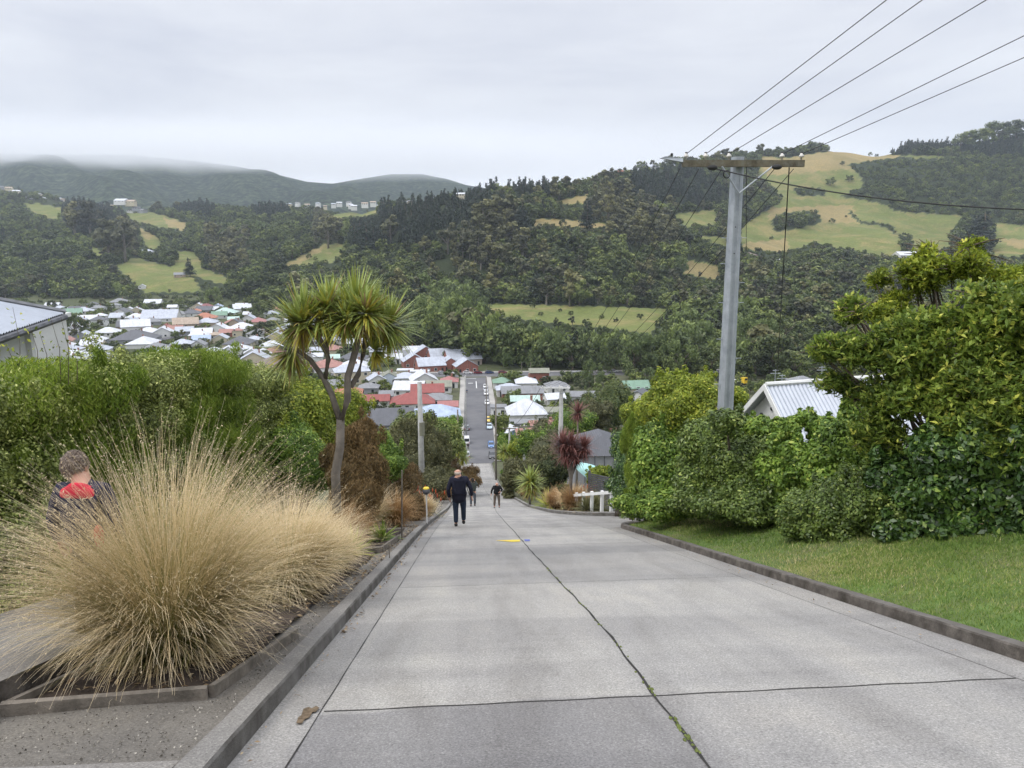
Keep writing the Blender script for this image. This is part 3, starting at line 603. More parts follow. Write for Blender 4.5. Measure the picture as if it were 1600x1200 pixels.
house(228,392,20,'pale farmhouse among trees on the green left pasture','ltgrey','white','hip',1,.2,.7,0); house(281,428,16,'grey farmhouse below the round pasture knoll','grey','tan','gx',1,.3,.7,0)
house(222,446,10,'tiny white hut at the foot of the left pasture','white','white','gy',1,.3,.8,0); house(1070,361,10,'white farm hut below the green field','white','white','gx',1,.3,.8,0); house(1170,398,20,'brown-roofed house at the foot of the tan pasture right of the pole','brown','wood','hip',1,.3,.8,0)
house(1219,405,10,'small white house in the trees right of the drop cable','white','white','hip',1.5,.3,.8,0); house(1232,421,12,'pale roofed house below the small white one','ltgrey','white','gx',1,.3,.8,0); house(1289,440,10,'small white roof deep in the trees on the right','white','white','gx',1,.3,.8,0)
# --- individual trees
def treeat(kind, px, pyb, hpx, label, group=None, d=None, wide=1.0, s=None):
    if d is None: v, d = hit(px, pyb)
    else: t, q = pt(px, pyb); v = EYE+d*(FW+t*RT); v[2] = H(v[0], v[1])
    if v is None: return
    return tree(kind, v[0], v[1], v[2]-.3, hpx*d/F, label, group, 'tree', s, wide)
treeat('gum',118,376,62,'tall dark gum with a pale trunk standing at the left end of the pasture grove'); treeat('gum',143,378,66,'gum with a bare white stem beside the pasture grove'); treeat('gum',172,410,70,'broad round-headed gum tree in the middle of the green pasture'); treeat('gum',196,410,66,'tall gum with a straight pale trunk on the green pasture')
treeat('pine',165,372,46,'dark pine behind the pasture gums'); treeat('pine',297,432,30,'dark conifer beside the grey farmhouse'); treeat('willow',334,474,26,'round light green tree at the foot of the left hills'); treeat('bush',405,497,34,'tall dark tree among the roofs of the left valley')
treeat('bush',118,530,44,'big round dark tree right of the near left house'); treeat('bush',414,532,36,'broad dark tree below the dusty pink roof'); treeat('bush',82,484,16,'small light green tree by the left-edge roofs')
treeat('gum',513,389,50,'bare-stemmed gum pair on the tan knoll'); treeat('bush',508,414,10,'round shrub on the tan knoll','shrubs on the tan knoll'); treeat('bush',493,408,9,'round shrub on the tan knoll','shrubs on the tan knoll'); treeat('bush',483,406,10,'round shrub on the tan knoll','shrubs on the tan knoll')
treeat('pine',555,400,50,'black-green pine at the left end of the dark pine belt'); treeat('pine',572,402,56,'second black-green pine beside the tan knoll'); treeat('gum',610,385,50,'rusty-topped gum over the dark pine belt')
for i, (px, py, h) in enumerate([(735,405,60),(755,372,55),(700,398,50),(768,415,48),(748,415,52)]): treeat('gum', px, py, h, ['pale gum with an olive crown in the middle of the spur', 'highest olive gum on the spur below the skyline', 'leaning gum at the left of the spur grove', 'gum with bare pale trunks on the right of the spur grove', 'slender gum in front of the spur grove'][i])
treeat('pine',816,364,48,'dark pointed pine left of the tan quarry terrace'); treeat('pine',917,358,44,'lone dark conifer standing on the quarry terrace'); treeat('bush',879,356,14,'small dark tree on the quarry terrace')
treeat('gum',950,350,48,'large grey-brown gum above the terrace'); treeat('gum',1000,378,52,'biggest brown gum behind the pole wires'); treeat('gum',1025,384,40,'brown gum on the slope left of the green field')
treeat('willow',1046,395,20,'bright yellow flowering tree on the slope left of the pole').children[0].data = CR['willow', 0]
treeat('bush',905,478,44,'tall rounded grey-green tree at the upper edge of the terrace field'); treeat('gum',890,480,38,'grey gum left of the rounded tree at the terrace field'); treeat('gum',1000,480,46,'dark rounded gum at the right of the terrace field'); treeat('gum',725,458,52,'tall pale gum above the willows')
for px, py, h in [(832,482,11),(845,494,9),(892,495,10),(940,499,10),(962,504,9),(1000,500,11),(875,488,7)]: treeat('bush', px, py, h, 'small shrub dotted on the terrace field', 'shrubs dotted on the terrace field')
treeat('pine',900,572,58,'dark narrow cypress standing in front of the field, left of the pair'); treeat('pine',921,575,46,'dark narrow cypress in front of the field, right of the pair')
for i, (px, py, h) in enumerate([(672,545,80),(700,550,88),(725,556,92),(755,566,84),(700,500,44),(730,500,46)]): treeat('willow', px, py, h, ['leftmost of the big willows above the brick complex','second big willow above the brick complex','tallest of the big willows above the brick complex','willow at the right end above the junction','pale feathery willow top at the upper left of the group','pale feathery willow top at the upper right of the group'][i])
for i, (px, py, h) in enumerate([(800,572,62),(835,574,56),(860,576,60),(960,582,56),(990,584,66),(1030,585,62),(1065,588,60),(1090,560,60),(1165,560,66),(1190,552,60)]): treeat('bush' if i < 2 else 'willow', px, py, h, 'large light green tree in the belt behind the main road', 'light green trees in the belt behind the main road')
for i, (px, py, h) in enumerate([(1225,545,56),(1205,590,74),(1110,588,50),(1180,590,60),(1240,592,50)]): treeat('bush', px, py, h, 'dark spreading tree right of the tall pole, beyond the white cottage', 'dark spreading trees beyond the white cottage')
treeat('pine',1532,392,62,'huge dark solitary pine on the right pasture', wide=1.35); treeat('pine',1520,390,55,'dark pine joined to the solitary pasture pine', wide=1.3)
for i, (px, py, h) in enumerate([(1316,258,7),(1297,291,14),(1326,285,12),(1355,292,9),(1248,304,8),(1300,350,9),(1322,340,4),(1205,375,6)]): treeat('bush', px, py, h, 'lone round tree on the open upper pasture', 'lone trees on the open pasture', wide=1.2)
for i, (px, h) in enumerate([(1425,14),(1440,16),(1456,14),(1478,20),(1395,7),(1405,8),(1360,7),(1370,6),(1530,34),(1552,36),(1585,40),(1500,24),(1515,28),(1600,42)]):
    t, q = pt(px, 238); d = np.interp(t, RINGS[4][0], RINGS[4][1])-10; v = EYE+d*(FW+t*RT); tree('pine' if i < 5 else 'bush', v[0], v[1], H(v[0], v[1])-.5, h*d/F, 'dark tree on the skyline above the right pasture', 'dark trees on the right skyline', wide=1.3 if i > 7 else 1)
for i, (px, h) in enumerate([(773,14),(800,13),(812,12),(620,12),(632,11),(868,12),(884,10),(930,8),(1001,16),(1018,14),(573,8),(30,12),(76,12),(240,18),(246,20),(275,16),(728,10),(733,9),(947,9),(975,9)]):
    t, q = pt(px, 300); d = np.interp(t, RINGS[4][0], RINGS[4][1])-6; v = EYE+d*(FW+t*RT); tree(R.choice(['bush', 'pine', 'gum']), v[0], v[1], H(v[0], v[1])-.5, h*d/F, 'small tree standing up on the ridge skyline', 'trees standing on the ridge skyline')
# garden trees between the valley houses
def clear(x, y, r=0):
    return all((x-a)**2+(y-b)**2 > (q+r)**2 for a, b, q in HOUSES)
cnt = 0
for i in range(1500):
    px = R.uniform(60, 640); py = R.uniform(474, 600)
    if px > 560 and py < 560: continue
    v, d = gz(px, py, 0.0)
    if v is None or d < 210 or v[0] > -9 or v[2] > ZF+2 or not clear(v[0], v[1], 1): continue
    if abs(v[1]-326) < 12 or abs(v[1]-342) < 6: continue
    tree(R.choice(['bush', 'bush', 'bush', 'willow', 'gum']), v[0], v[1], v[2]-.4, R.uniform(3.5, 8), 'rounded garden tree between the roofs of the left valley', 'garden trees between the valley houses', wide=1.15); cnt += 1
    if cnt > 62: break
cnt = 0
for i in range(1500):
    x = R.uniform(10, 230); y = R.uniform(150, 322)
    q = proj((x, y, P(y)+3))
    if not clear(x, y, 1.5) or q[0] > 1350: continue
    tree(R.choice(['bush', 'bush', 'willow', 'gum']), x, y, P(y)-.4, R.uniform(3.5, 8.5), 'rounded garden tree among the houses right of the street', 'garden trees right of the street', wide=1.15); cnt += 1
    if cnt > 34: break
cnt = 0
for i in range(900):
    x = R.uniform(-75, -6); y = R.uniform(105, 322)
    if not clear(x, y, 1.0): continue
    tree(R.choice(['bush', 'bush', 'willow', 'bush']), x, y, P(y)-.4, R.uniform(2.5, 6.0), 'rounded garden tree among the houses left of the street', 'garden trees left of the street', wide=1.15); cnt += 1
    if cnt > 30: break
treeat('willow', 161, 482, 16, 'autumn tree with rusty orange leaves at the foot of the left bush').children[0].data = CR['gum', 0]
treeat('willow', 926, 607, 40, 'round bright green garden tree beside the bus shelter', d=300)

# the rest of the garden greenery: one mass
n = 8500; x = rng.uniform(-640, 330, n); y = rng.uniform(120, 800, n); kz = []
for i in range(n):
    a, b = x[i], y[i]
    if y[i] > 322 and (x[i] > -40 or td(a, b)[1] > np.interp(td(a, b)[0], RINGS[0][0], RINGS[0][1])): continue
    if -5.5 < a < 11 or abs(b-(328 if a < -10 else 328-.06*(a+10))) < 10 or not clear(a, b, .3): continue
    if a < -60 and b < 190: continue
    if a < -90 and math.sin(a/29)+math.sin(b/33) < -.9: continue
    kz.append((a, b, H(a, b)-.5))
kz = np.array(kz); n = len(kz); sc = rng.uniform(.18, .62, n)[:, None]*np.array([1.35, 1.35, 1])
gn_scatter('garden_shrubbery', kz, rng.choice([0, 1, 2, 3, 4, 5, 9, 10, 11], n, p=[.24, .24, .24, .02, .02, .02, .08, .07, .07]) if False else rng.choice([0, 1, 2, 9, 10, 11], n, p=[.26, .26, .24, .08, .08, .08]), sc, PROT, 'mixed garden shrubs and hedges filling the gaps between the valley houses', 'shrubbery')
# ------------------------------------------------------------------ near ground
xs = np.unique(np.r_[np.linspace(-620, -60, 40), np.linspace(-60, -8, 40), np.linspace(-8, 14, 45), np.linspace(14, 80, 40), np.linspace(80, 620, 40)])
ys = np.unique(np.r_[np.linspace(-60, 0, 40), np.linspace(0, 60, 140), np.linspace(60, 342, 200)])
X, Y = np.meshgrid(xs, ys); Z = Pv(Y)-.06+.05*np.sin(X*1.3)*np.sin(Y*.9)*np.clip(np.abs(X-1.5)-6, 0, 1)
Z = Z - np.clip((-5.2-X)/3, 0, 1)*.8*(Y < 60) - np.clip((X-9)/6, 0, 1)*1.0*(Y < 200)
nr, nc = X.shape; ii = (np.arange(nr-1)[:, None]*nc+np.arange(nc-1)[None, :]).ravel()
gm = mat('soil_and_grass', (.075, .085, .04), .95, .35, .25, .6, 12, dirt=((.10, .085, .06), .6))
tag(link('ground', npmesh('ground', np.stack([X, Y, Z], -1).reshape(-1, 3), np.stack([ii, ii+1, ii+nc+1, ii+nc], 1), gm, None, True)), kind='structure')
def strip(name, ysamp, x0, x1, dz, m, attr=None, nx=1, zf=None, kind='structure', label=None, catg=None):
    """sheet that follows the slope between x0(y) and x1(y)"""
    ysamp = np.asarray(ysamp, float); a = np.array([x0(y) if callable(x0) else x0 for y in ysamp]); c = np.array([x1(y) if callable(x1) else x1 for y in ysamp])
    u = np.linspace(0, 1, nx+1); XX = a[:, None]*(1-u)+c[:, None]*u; YY = np.repeat(ysamp[:, None], nx+1, 1); ZZ = Pv(YY)+dz
    if zf is not None: ZZ = ZZ+zf(XX, YY)
    nc = nx+1; ii = (np.arange(len(ysamp)-1)[:, None]*nc+np.arange(nx)[None, :]).ravel()
    me = npmesh(name, np.stack([XX, YY, ZZ], -1).reshape(-1, 3), np.stack([ii, ii+1, ii+nc+1, ii+nc], 1), m, None if attr is None else attr(XX, YY).ravel(), True)
    return tag(link(name, me), label, catg, kind=kind)
def slabmat(name, c, grain=1.0, attr=True):
    m, nt, b, out = newmat(name); pos = nt.nodes.new('ShaderNodeNewGeometry').outputs['Position']
    f = noise(nt, 62, 4, .8, pos); r = ramp(nt, [(.30, tuple(x*.42 for x in c)), (.45, tuple(x*.86 for x in c)), (.56, tuple(x*1.08 for x in c)), (.70, tuple(min(1, x*1.75) for x in c))]); nt.links.new(f, r.inputs[0])
    l = ramp(nt, [(.3, (.80, .79, .78)), (.52, (1, 1, 1)), (.72, (1.14, 1.12, 1.08))])
    mp = N(nt, 'ShaderNodeMapping'); mp.inputs['Scale'].default_value = (1.0, .28, .28); nt.links.new(pos, mp.inputs[0]); nt.links.new(noise(nt, 1.1, 7, .68, mp.outputs[0], .4), l.inputs[0])
    mp2 = N(nt, 'ShaderNodeMapping'); mp2.inputs['Scale'].default_value = (.12, 1.0, .3); nt.links.new(pos, mp2.inputs[0])
    l2 = ramp(nt, [(.38, (.86, .86, .87)), (.5, (1, 1, 1)), (.66, (1.08, 1.07, 1.05))]); nt.links.new(noise(nt, .8, 4, .6, mp2.outputs[0]), l2.inputs[0])
    o = mixc(nt, 1, mixc(nt, 1, r.outputs[0], l.outputs[0], 'MULTIPLY'), l2.outputs[0], 'MULTIPLY')
    mp3 = N(nt, 'ShaderNodeMapping'); mp3.inputs['Scale'].default_value = (1.6, .06, .06); nt.links.new(pos, mp3.inputs[0])
    l3 = ramp(nt, [(.40, (.92, .92, .925)), (.52, (1, 1, 1)), (.64, (1.03, 1.03, 1.02))]); nt.links.new(noise(nt, 1.0, 3, .5, mp3.outputs[0]), l3.inputs[0]); o = mixc(nt, 1, o, l3.outputs[0], 'MULTIPLY')
    l4 = ramp(nt, [(.66, (1, 1, 1)), (.76, (.84, .83, .82))]); nt.links.new(noise(nt, 1.9, 4, .6, pos, 1.0), l4.inputs[0]); o = mixc(nt, 1, o, l4.outputs[0], 'MULTIPLY')
    if attr:
        at = N(nt, 'ShaderNodeAttribute', attribute_name='v'); ar = ramp(nt, [(0, (.62, .62, .65)), (.5, (1, 1, 1)), (1, (1.15, 1.13, 1.08))]); nt.links.new(at.outputs['Fac'], ar.inputs[0]); o = mixc(nt, 1, o, ar.outputs[0], 'MULTIPLY')
    nt.links.new(o, b.inputs['Base Color']); b.inputs['Roughness'].default_value = .85; b.inputs['Specular IOR Level'].default_value = .25
    bp = N(nt, 'ShaderNodeBump', Strength=.55, Distance=.006); nt.links.new(noise(nt, 110, 3, .8, pos), bp.inputs['Height']); nt.links.new(bp.outputs[0], b.inputs['Normal'])
    return m
M['slab'] = slabmat('road_concrete', (.312, .302, .284)); M['gutter'] = slabmat('gutter_concrete', (.27, .26, .245), attr=False)
M['kerb'] = slabmat('kerb_concrete', (.215, .205, .19), attr=False); M['kerb_dark'] = mat('kerb_stained', (.13, .115, .10), .95, .45, 5.0, 1.0, 50, dirt=((.045, .038, .03), 3))
M['asphalt'] = mat('asphalt', (.105, .105, .112), .9, .12, .25, .3, 60, dirt=((.15, .148, .15), .07)); M['joint'] = mat('joint_filler', (.03, .028, .026), .9, .3, 8); M['moss'] = mat('moss', (.14, .17, .045), 1, .4, 30, .8, 120)
M['paint_white'] = mat('road_paint_white', (.65, .65, .63), .7, .15, 3); M['path'] = slabmat('footpath_concrete', (.25, .235, .215), attr=False); M['footway'] = mat('pale_footway', (.34, .325, .30), .9, .12, .6)
KX = lambda y: float(np.interp(y, [-60, 0, 21, 34, 60, 85, 115, 165, 400], [5.2, 4.72, 4.4, 3.95, 3.8, 4.0, 4.5, 5.0, 5.0]))  # right kerb face
LX = lambda y: float(np.interp(y, [-60, 0, 40, 85, 165], [-1.43, -1.43, -1.46, -1.55, -1.15]))
CJ = lambda y: float(np.interp(y, [-60, 0, 4.7, 6.5, 10.3, 15.6, 23, 35, 55, 165], [1.28, 1.28, 1.34, 1.41, 1.34, 1.26, 1.22, 1.36, 1.8, 2.0]))+.004*math.sin(y*5.1)+.006*math.sin(y*1.7)
JY = [-6, -.8, 4.62, 9.9, 15.3, 20.6, 25.9]+[31.2+5.3*i for i in range(26)]; TON = [R.uniform(.3, .62) for _ in range(90)]; TON[2] = .08; TON[3] = .62; TON[47] = .36; TON[48] = .5
def tone(X, Y):
    k = np.searchsorted(JY, Y-.03*X); k2 = k+np.where(X > 1.4, 45, 0); return np.array(TON)[np.clip(k2, 0, 89)]
ysr = np.unique(np.r_[np.arange(-40, 60, .25), np.arange(60, 165.1, 1.0), [j+q for j in JY for q in (-.01, .01) if j < 165]])
strip('road', ysr, lambda y: LX(y)+.35, lambda y: KX(y)-.42, 0.0, M['slab'], tone, 14)
strip('gutter', ysr, LX, lambda y: LX(y)+.35, -.004, M['gutter'], zf=lambda X, Y: 0*X, nx=2); strip('gutter', ysr[ysr < 21], lambda y: KX(y)-.42, KX, -.004, M['gutter'], nx=2); strip('gutter', ysr[ysr > 30], lambda y: KX(y)-.42, KX, -.004, M['gutter'], nx=2)
# dark joints: the wandering middle joint, the joints at the gutters and across
for nm, fx, w in (('middle', CJ, .026), ('l', lambda y: LX(y)+.35, .011), ('r', lambda y: KX(y)-.42, .009)):
    strip('road_joint', np.arange(-8, 165, .25), lambda y: fx(y)-w*(.4+.2*math.sin(y*7)), lambda y: fx(y)+w*(.4+.2*math.sin(y*5+1)), .004, M['joint'], label='dark tar joint in the concrete road', catg='joint')
for j in JY[1:14]:
    s = MB(); w = .0055 if j < 5 else .0018
    pts = [(x, j+.03*x+.004*math.sin(x*9+j), P(j+.03*x)+.005) for x in np.linspace(-1.06, KX(j)-.43, 50)]
    for a, c in zip(pts, pts[1:]): s.add([(a[0], a[1]-w, a[2]), (c[0], c[1]-w, c[2]), (c[0], c[1]+w, c[2]), (a[0], a[1]+w, a[2])], [(0, 1, 2, 3)])
    tag(s.build('road_joint', M['joint']), kind='structure')
s = MB()
for i in range(240):
    y = R.choice([R.uniform(2, 4.9), R.uniform(2, 4.9), R.uniform(4, 12)]); 
    if math.sin(y*6) > .3: continue
    x = CJ(y)+R.gauss(0, .012); s.sphere((x, y, P(y)+.004), (R.uniform(.006, .016), R.uniform(.008, .028), R.uniform(.003, .009)), 5, 3)
tag(s.build('moss', M['moss'], None, True), 'yellow-green moss growing in the middle joint of the road', 'moss', kind='stuff')
# kerbs
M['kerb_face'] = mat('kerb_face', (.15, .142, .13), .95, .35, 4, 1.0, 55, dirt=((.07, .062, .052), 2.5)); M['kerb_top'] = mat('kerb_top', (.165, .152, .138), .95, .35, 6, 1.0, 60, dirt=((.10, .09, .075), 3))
def kerb(name, path, w, h, m, side, label=None):
    """path (x, y) of the kerb face, top leans back; side=+1: body lies to +x"""
    s = MB(); prof = [(0, -.05), (.014, h-.02), (.03, h-.004), (w-.02, h), (w, h-.03), (w, -.15)]; vs = []; n = len(path)
    for i, (x, y) in enumerate(path):
        a, c = path[max(i-1, 0)], path[min(i+1, n-1)]; tx, ty_ = c[0]-a[0], c[1]-a[1]; L = math.hypot(tx, ty_); nx_, ny_ = side*ty_/L, -side*tx/L
        for u, z in prof: 
            wob = .0022*math.sin(y*3.1+u*20)+.0015*math.sin(y*7.7+z*30)
            vs.append((x+nx_*(u+wob*.7), y+ny_*u, P(y+ny_*u*0)+z+wob))
    k = len(prof); fs = [((i)*k+j, (i)*k+j+1, (i+1)*k+j+1, (i+1)*k+j) for i in range(n-1) for j in range(k-1)]
    if side < 0: fs = [q[::-1] for q in fs]
    k5 = k-1
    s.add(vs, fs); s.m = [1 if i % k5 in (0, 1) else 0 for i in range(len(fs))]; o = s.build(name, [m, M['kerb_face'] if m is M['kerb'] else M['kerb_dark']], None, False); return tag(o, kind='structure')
yy = list(np.arange(-12, 60, .3))+list(np.arange(60, 166, 2.0))
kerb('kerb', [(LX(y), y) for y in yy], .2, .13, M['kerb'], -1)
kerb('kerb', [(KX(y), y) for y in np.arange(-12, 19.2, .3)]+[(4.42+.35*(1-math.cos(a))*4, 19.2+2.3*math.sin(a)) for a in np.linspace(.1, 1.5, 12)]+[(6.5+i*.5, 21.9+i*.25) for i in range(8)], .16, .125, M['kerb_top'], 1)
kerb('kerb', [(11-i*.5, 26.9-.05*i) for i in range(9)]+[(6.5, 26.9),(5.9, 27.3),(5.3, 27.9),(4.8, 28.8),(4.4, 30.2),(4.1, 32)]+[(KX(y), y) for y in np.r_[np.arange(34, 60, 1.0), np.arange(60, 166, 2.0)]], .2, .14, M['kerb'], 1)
strip('driveway', np.arange(17.5, 33, .4), lambda y: KX(y)-.42 if True else 0, lambda y: 14.5 if 21.7 < y < 27.0 else (float(np.interp(y, [17.5, 21.7], [4.6, 7.5])) if y < 22 else float(np.interp(y, [27, 33], [8, 4.1]))), .0, M['gutter'], nx=8, zf=lambda X, Y: -.006-np.clip(X-8, 0, 9)*.12)
# left: strip of gritty soil, timber-edged bed, raised footpath
M['grit'] = slabmat('gritty_soil', (.165, .152, .132), attr=False)
strip('verge_soil', np.arange(-8, 40, .3), -3.3, lambda y: LX(y)-.21, .085, M['grit'], nx=8, zf=lambda X, Y: .02*np.sin(X*5+Y*3)*np.sin(Y*7)*.6)
strip('verge_soil', np.arange(40, 165, 1.0), -3.3, lambda y: LX(y)-.21, .085, M['grit'], nx=3)
strip('footpath', np.arange(-8, 60, .4), -5.0, -3.3, .30, M['path'], nx=4)
s = MB(); 
for y in np.arange(-8, 60, .6): s.add([(-3.3, y, P(y)+.30), (-3.3, y+.6, P(y+.6)+.30), (-3.26, y+.6, P(y+.6)+.02), (-3.26, y, P(y)+.02)], [(0, 1, 2, 3)])
tag(s.build('footpath_edge', M['kerb_dark']), kind='structure')
strip('paving', np.arange(1.6, 3.62, .2), -3.25, -1.64, .112, M['path'], nx=3)
M['timber'] = mat('weathered_timber', (.20, .175, .145), .9, .3, 6, .7, 40, dirt=((.09, .08, .065), 4))
def board(name, a, c, h, w, label, catg='edging', m='timber', group=None, lift=.06):
    s = MB(); a = Vector((*a, P(a[1])+lift)); c = Vector((*c, P(c[1])+lift)); t = (c-a); n = Vector((-t.y, t.x, 0)).normalized()*w/2
    vs = []
    for p in (a, c): vs += [p-n, p+n, p+n+Vector((0, 0, h)), p-n+Vector((0, 0, h))]
    s.add(vs, [(0, 1, 2, 3), (7, 6, 5, 4), (0, 4, 5, 1), (1, 5, 6, 2), (2, 6, 7, 3), (3, 7, 4, 0)]); return tag(s.build(name, M[m]), label, catg, group)
board('timber_edging', (-3.22, 4.55), (-1.92, 4.75), .12, .045, 'weathered board across the front of the tussock bed')
board('timber_edging', (-1.90, 4.78), (-1.75, 6.6), .12, .045, 'weathered board along the kerb side of the tussock bed'); board('timber_edging', (-3.20, 4.6), (-3.10, 6.4), .12, .045, 'weathered board between the footpath and the tussock bed')
strip('bed_soil', np.arange(4.75, 20, .25), -3.2, -1.93, .125, mat('dark_soil', (.06, .045, .035), 1, .5, 5, 1, 40), nx=10, zf=lambda X, Y: .03*np.sin(X*9)*np.sin(Y*8))
board('timber_edging', (-2.35, 13.6), (-1.85, 13.9), .16, .06, 'dark board end stepping the bed beside the bright green lily'); board('timber_edging', (-1.85, 13.9), (-1.78, 16.6), .16, .06, 'dark board along the kerb beside the marker post')
board('timber_edging', (-2.4, 11.4), (-2.0, 11.0), .2, .05, 'short grey board propping the bed near the leaf litter')
# lawn on the right
strip('lawn_ground', np.arange(-6, 22.2, .3), lambda y: KX(y)+.125 if y < 19.4 else float(np.interp(y, [19.4, 22.2], [4.8, 8.2])), 12.5, .116, mat('lawn_soil', (.10, .155, .04), .95, .3, 3, .8, 60, dirt=((.15, .15, .07), 1.0)), nx=20, zf=lambda X, Y: .06*np.sin(X*.9+1)*np.sin(Y*.7)*np.clip(X-4.9, 0, 1)+np.clip(X-4.75, 0, 3.5)*.27)
def lawnz(x, y): return Pv(y)+.116+.06*np.sin(x*.9+1)*np.sin(y*.7)*np.clip(x-4.9, 0, 1)+np.clip(x-4.75, 0, 3.5)*.27
def blades(n, x0, x1, y0, y1, h, wd, zfun, pw=1.0):
    y = y0+(y1-y0)*rng.random(n)**pw; x = x0+(x1-x0)*rng.random(n); k = x > np.array([KX(q) for q in y])+.14+np.where(y > 19.2, (y-19.2)*1.2, 0); x, y = x[k], y[k]; n = len(x)
    z = zfun(x, y)-.01; a = rng.random(n)*6.28; hh = h*(.4+rng.random(n)); ln = rng.random(n)*6.28; lean = hh*rng.uniform(.1, .9, n)
    ww = wd*(1+y/9.0)
    V = np.stack([np.stack([x-np.cos(a)*ww, y-np.sin(a)*ww, z], 1), np.stack([x+np.cos(a)*ww, y+np.sin(a)*ww, z], 1), np.stack([x+np.cos(ln)*lean, y+np.sin(ln)*lean, z+hh], 1)], 1)
    pv = .46+.16*np.sin(x*1.7+y*.6)+.14*np.sin(x*.8-y*1.1+2)+.1*np.sin(x*5.3+y*2.1)*np.sin(y*4.1)+rng.normal(0, .24, n)+.25*np.exp(-((x-8.3)**2/1.2+(y-10.5)**2/3))
    return V.reshape(-1, 3), np.arange(n*3).reshape(n, 3), np.repeat(np.clip(pv, 0, 1), 3)
M['grass'] = leafmat('lawn_grass', [(0, (.09, .165, .028)), (.45, (.19, .28, .055)), (.75, (.36, .38, .12)), (1, (.55, .47, .26))], .25, obj=0)
v, f, a = cat([blades(210000, 4.6, 11, 1.5, 10, .042, .003, lawnz, 1.2), blades(130000, 4.5, 12, 8, 22, .055, .0032, lawnz)])
tag(link('grass', npmesh('grass', v, f, M['grass'], a)), 'short mown grass on the bank beside the right kerb', 'grass', kind='stuff')
# taller grass at the driveway corner and under the bushes
n = 26000; x = rng.uniform(4.9, 12, n); y = 10+12*rng.random(n); k = (y > 21.6-(x-5)*1.15+rng.normal(0, .5, n)) & (y < 22+(x-5)*.1); x, y = x[k], y[k]; n = len(x)
v, f, a = blades(1, 5, 6, 5, 6, .05, .003, lawnz)
z = lawnz(x, y); aa = rng.random(n)*6.28; hh = .12+.28*rng.random(n); V = np.stack([np.stack([x-np.cos(aa)*.008, y-np.sin(aa)*.008, z], 1), np.stack([x+np.cos(aa)*.008, y+np.sin(aa)*.008, z], 1), np.stack([x+rng.normal(0, .08, n), y+rng.normal(0, .08, n), z+hh], 1)], 1)
tag(link('long_grass', npmesh('long_grass', V.reshape(-1, 3), np.arange(n*3).reshape(n, 3), M['grass'], np.repeat(np.clip(rng.normal(.35, .15, n), 0, 1), 3))), 'longer uncut grass at the foot of the bushes beside the driveway', 'grass', kind='stuff')
# grit and pebbles
n = 5200; y = 1.8+7*rng.random(n)**1.4; x = rng.uniform(-3.2, -1.66, n); k = (x > -1.9) | (y < 4.6); x, y = x[k], y[k]; C = np.stack([x, y, Pv(y)+.09+.01*rng.random(len(x))], 1)
v, f, a = leaves(C, np.tile([0, .3, 1.0], (len(x), 1))+rng.normal(0, .6, (len(x), 3)), .012, .8, .3, rng.random(len(x)), .7)
tag(link('gravel', npmesh('gravel', v, f, leafmat('pebbles', [(0, (.06, .055, .045)), (.6, (.16, .145, .12)), (1, (.45, .42, .36))], 0, .9, 0), a)), 'loose grit and small pebbles on the soil beside the left kerb', 'gravel', kind='stuff')
# leaf litter
M['litter'] = leafmat('dead_leaf', [(0, (.10, .065, .035)), (.5, (.22, .15, .08)), (1, (.42, .34, .22))], 0, obj=0)
def litter(n, fx, y0, y1, sz, dz, pw=1.0):
    y = y0+(y1-y0)*rng.random(n)**pw; x = fx(y); C = np.stack([x, y, Pv(y)+dz+rng.random(n)*.01], 1); nn = np.tile([0, .33, 1.0], (n, 1))+rng.normal(0, .3, (n, 3)); return leaves(C, nn, sz, .45, .1, None, .6)
v, f, a = cat([litter(500, lambda y: np.array([LX(q) for q in y])+.04+np.abs(rng.normal(0, .06, len(y))), 7, 40, .05, .01), litter(60, lambda y: np.array([LX(q) for q in y])+.03+np.abs(rng.normal(0, .05, len(y))), 2.5, 8, .03, .01),
  litter(900, lambda y: -1.65-np.abs(rng.normal(0, .2, len(y))), 8, 22, .05, .10), litter(500, lambda y: rng.uniform(-3.1, -1.9, len(y)), 4.8, 9, .05, .14), litter(160, lambda y: 4.2+rng.random(len(y))*.25, 2, 20, .03, .01),
  litter(700, lambda y: rng.uniform(7, 10, len(y)), 8.5, 13.5, .05, .88), litter(300, lambda y: 4.2+np.abs(rng.normal(0, 1.5, len(y))), 27.5, 33, .06, .12)])
tag(link('leaf_litter', npmesh('leaf_litter', v, f, M['litter'], a)), 'dry brown leaf litter along the gutters and beds', 'leaf litter', kind='stuff')
# paint marks, patch, stones
def patch(name, pts, m, label, catg, dz=.008, lift=None):
    s = MB(); vs = [(x, y, (P(y) if lift is None else lift)+dz) for x, y in pts]; s.add(vs, [tuple(range(len(vs)))]); return tag(s.build(name, m), label, catg)
def rp(px, py):
    v, d = hit(px, py); return (v[0], v[1])
M['yel'] = mat('yellow_paint', (.62, .47, .06), .8, .3, 20); M['blu'] = mat('blue_paint', (.10, .13, .38), .8, .3, 20)
def mark(name, pxs, m, label, dz=.009):
    P2 = []
    for a_, b_ in pxs:
        t, s = pt(a_, b_); d = np.arange(3, 40, .01); z = EYE[2]+d*s; yv = d*(FW[1]+t*RT[1]); k = np.nonzero(z <= Pv(yv)+dz)[0][0]; P2.append((d[k]*(FW[0]+t*RT[0]), yv[k]))
    return patch(name, P2, m, label, 'paint mark', dz)
mark('paint_mark', [(774, 844.5), (812, 843), (813, 846), (800, 846.5)], M['yel'], 'yellow sprayed wedge on the road left of the middle joint'); mark('paint_mark', [(819, 842.8), (828, 842.8), (828, 845.2), (820, 845.4)], M['blu'], 'short blue sprayed dash right of the yellow wedge')
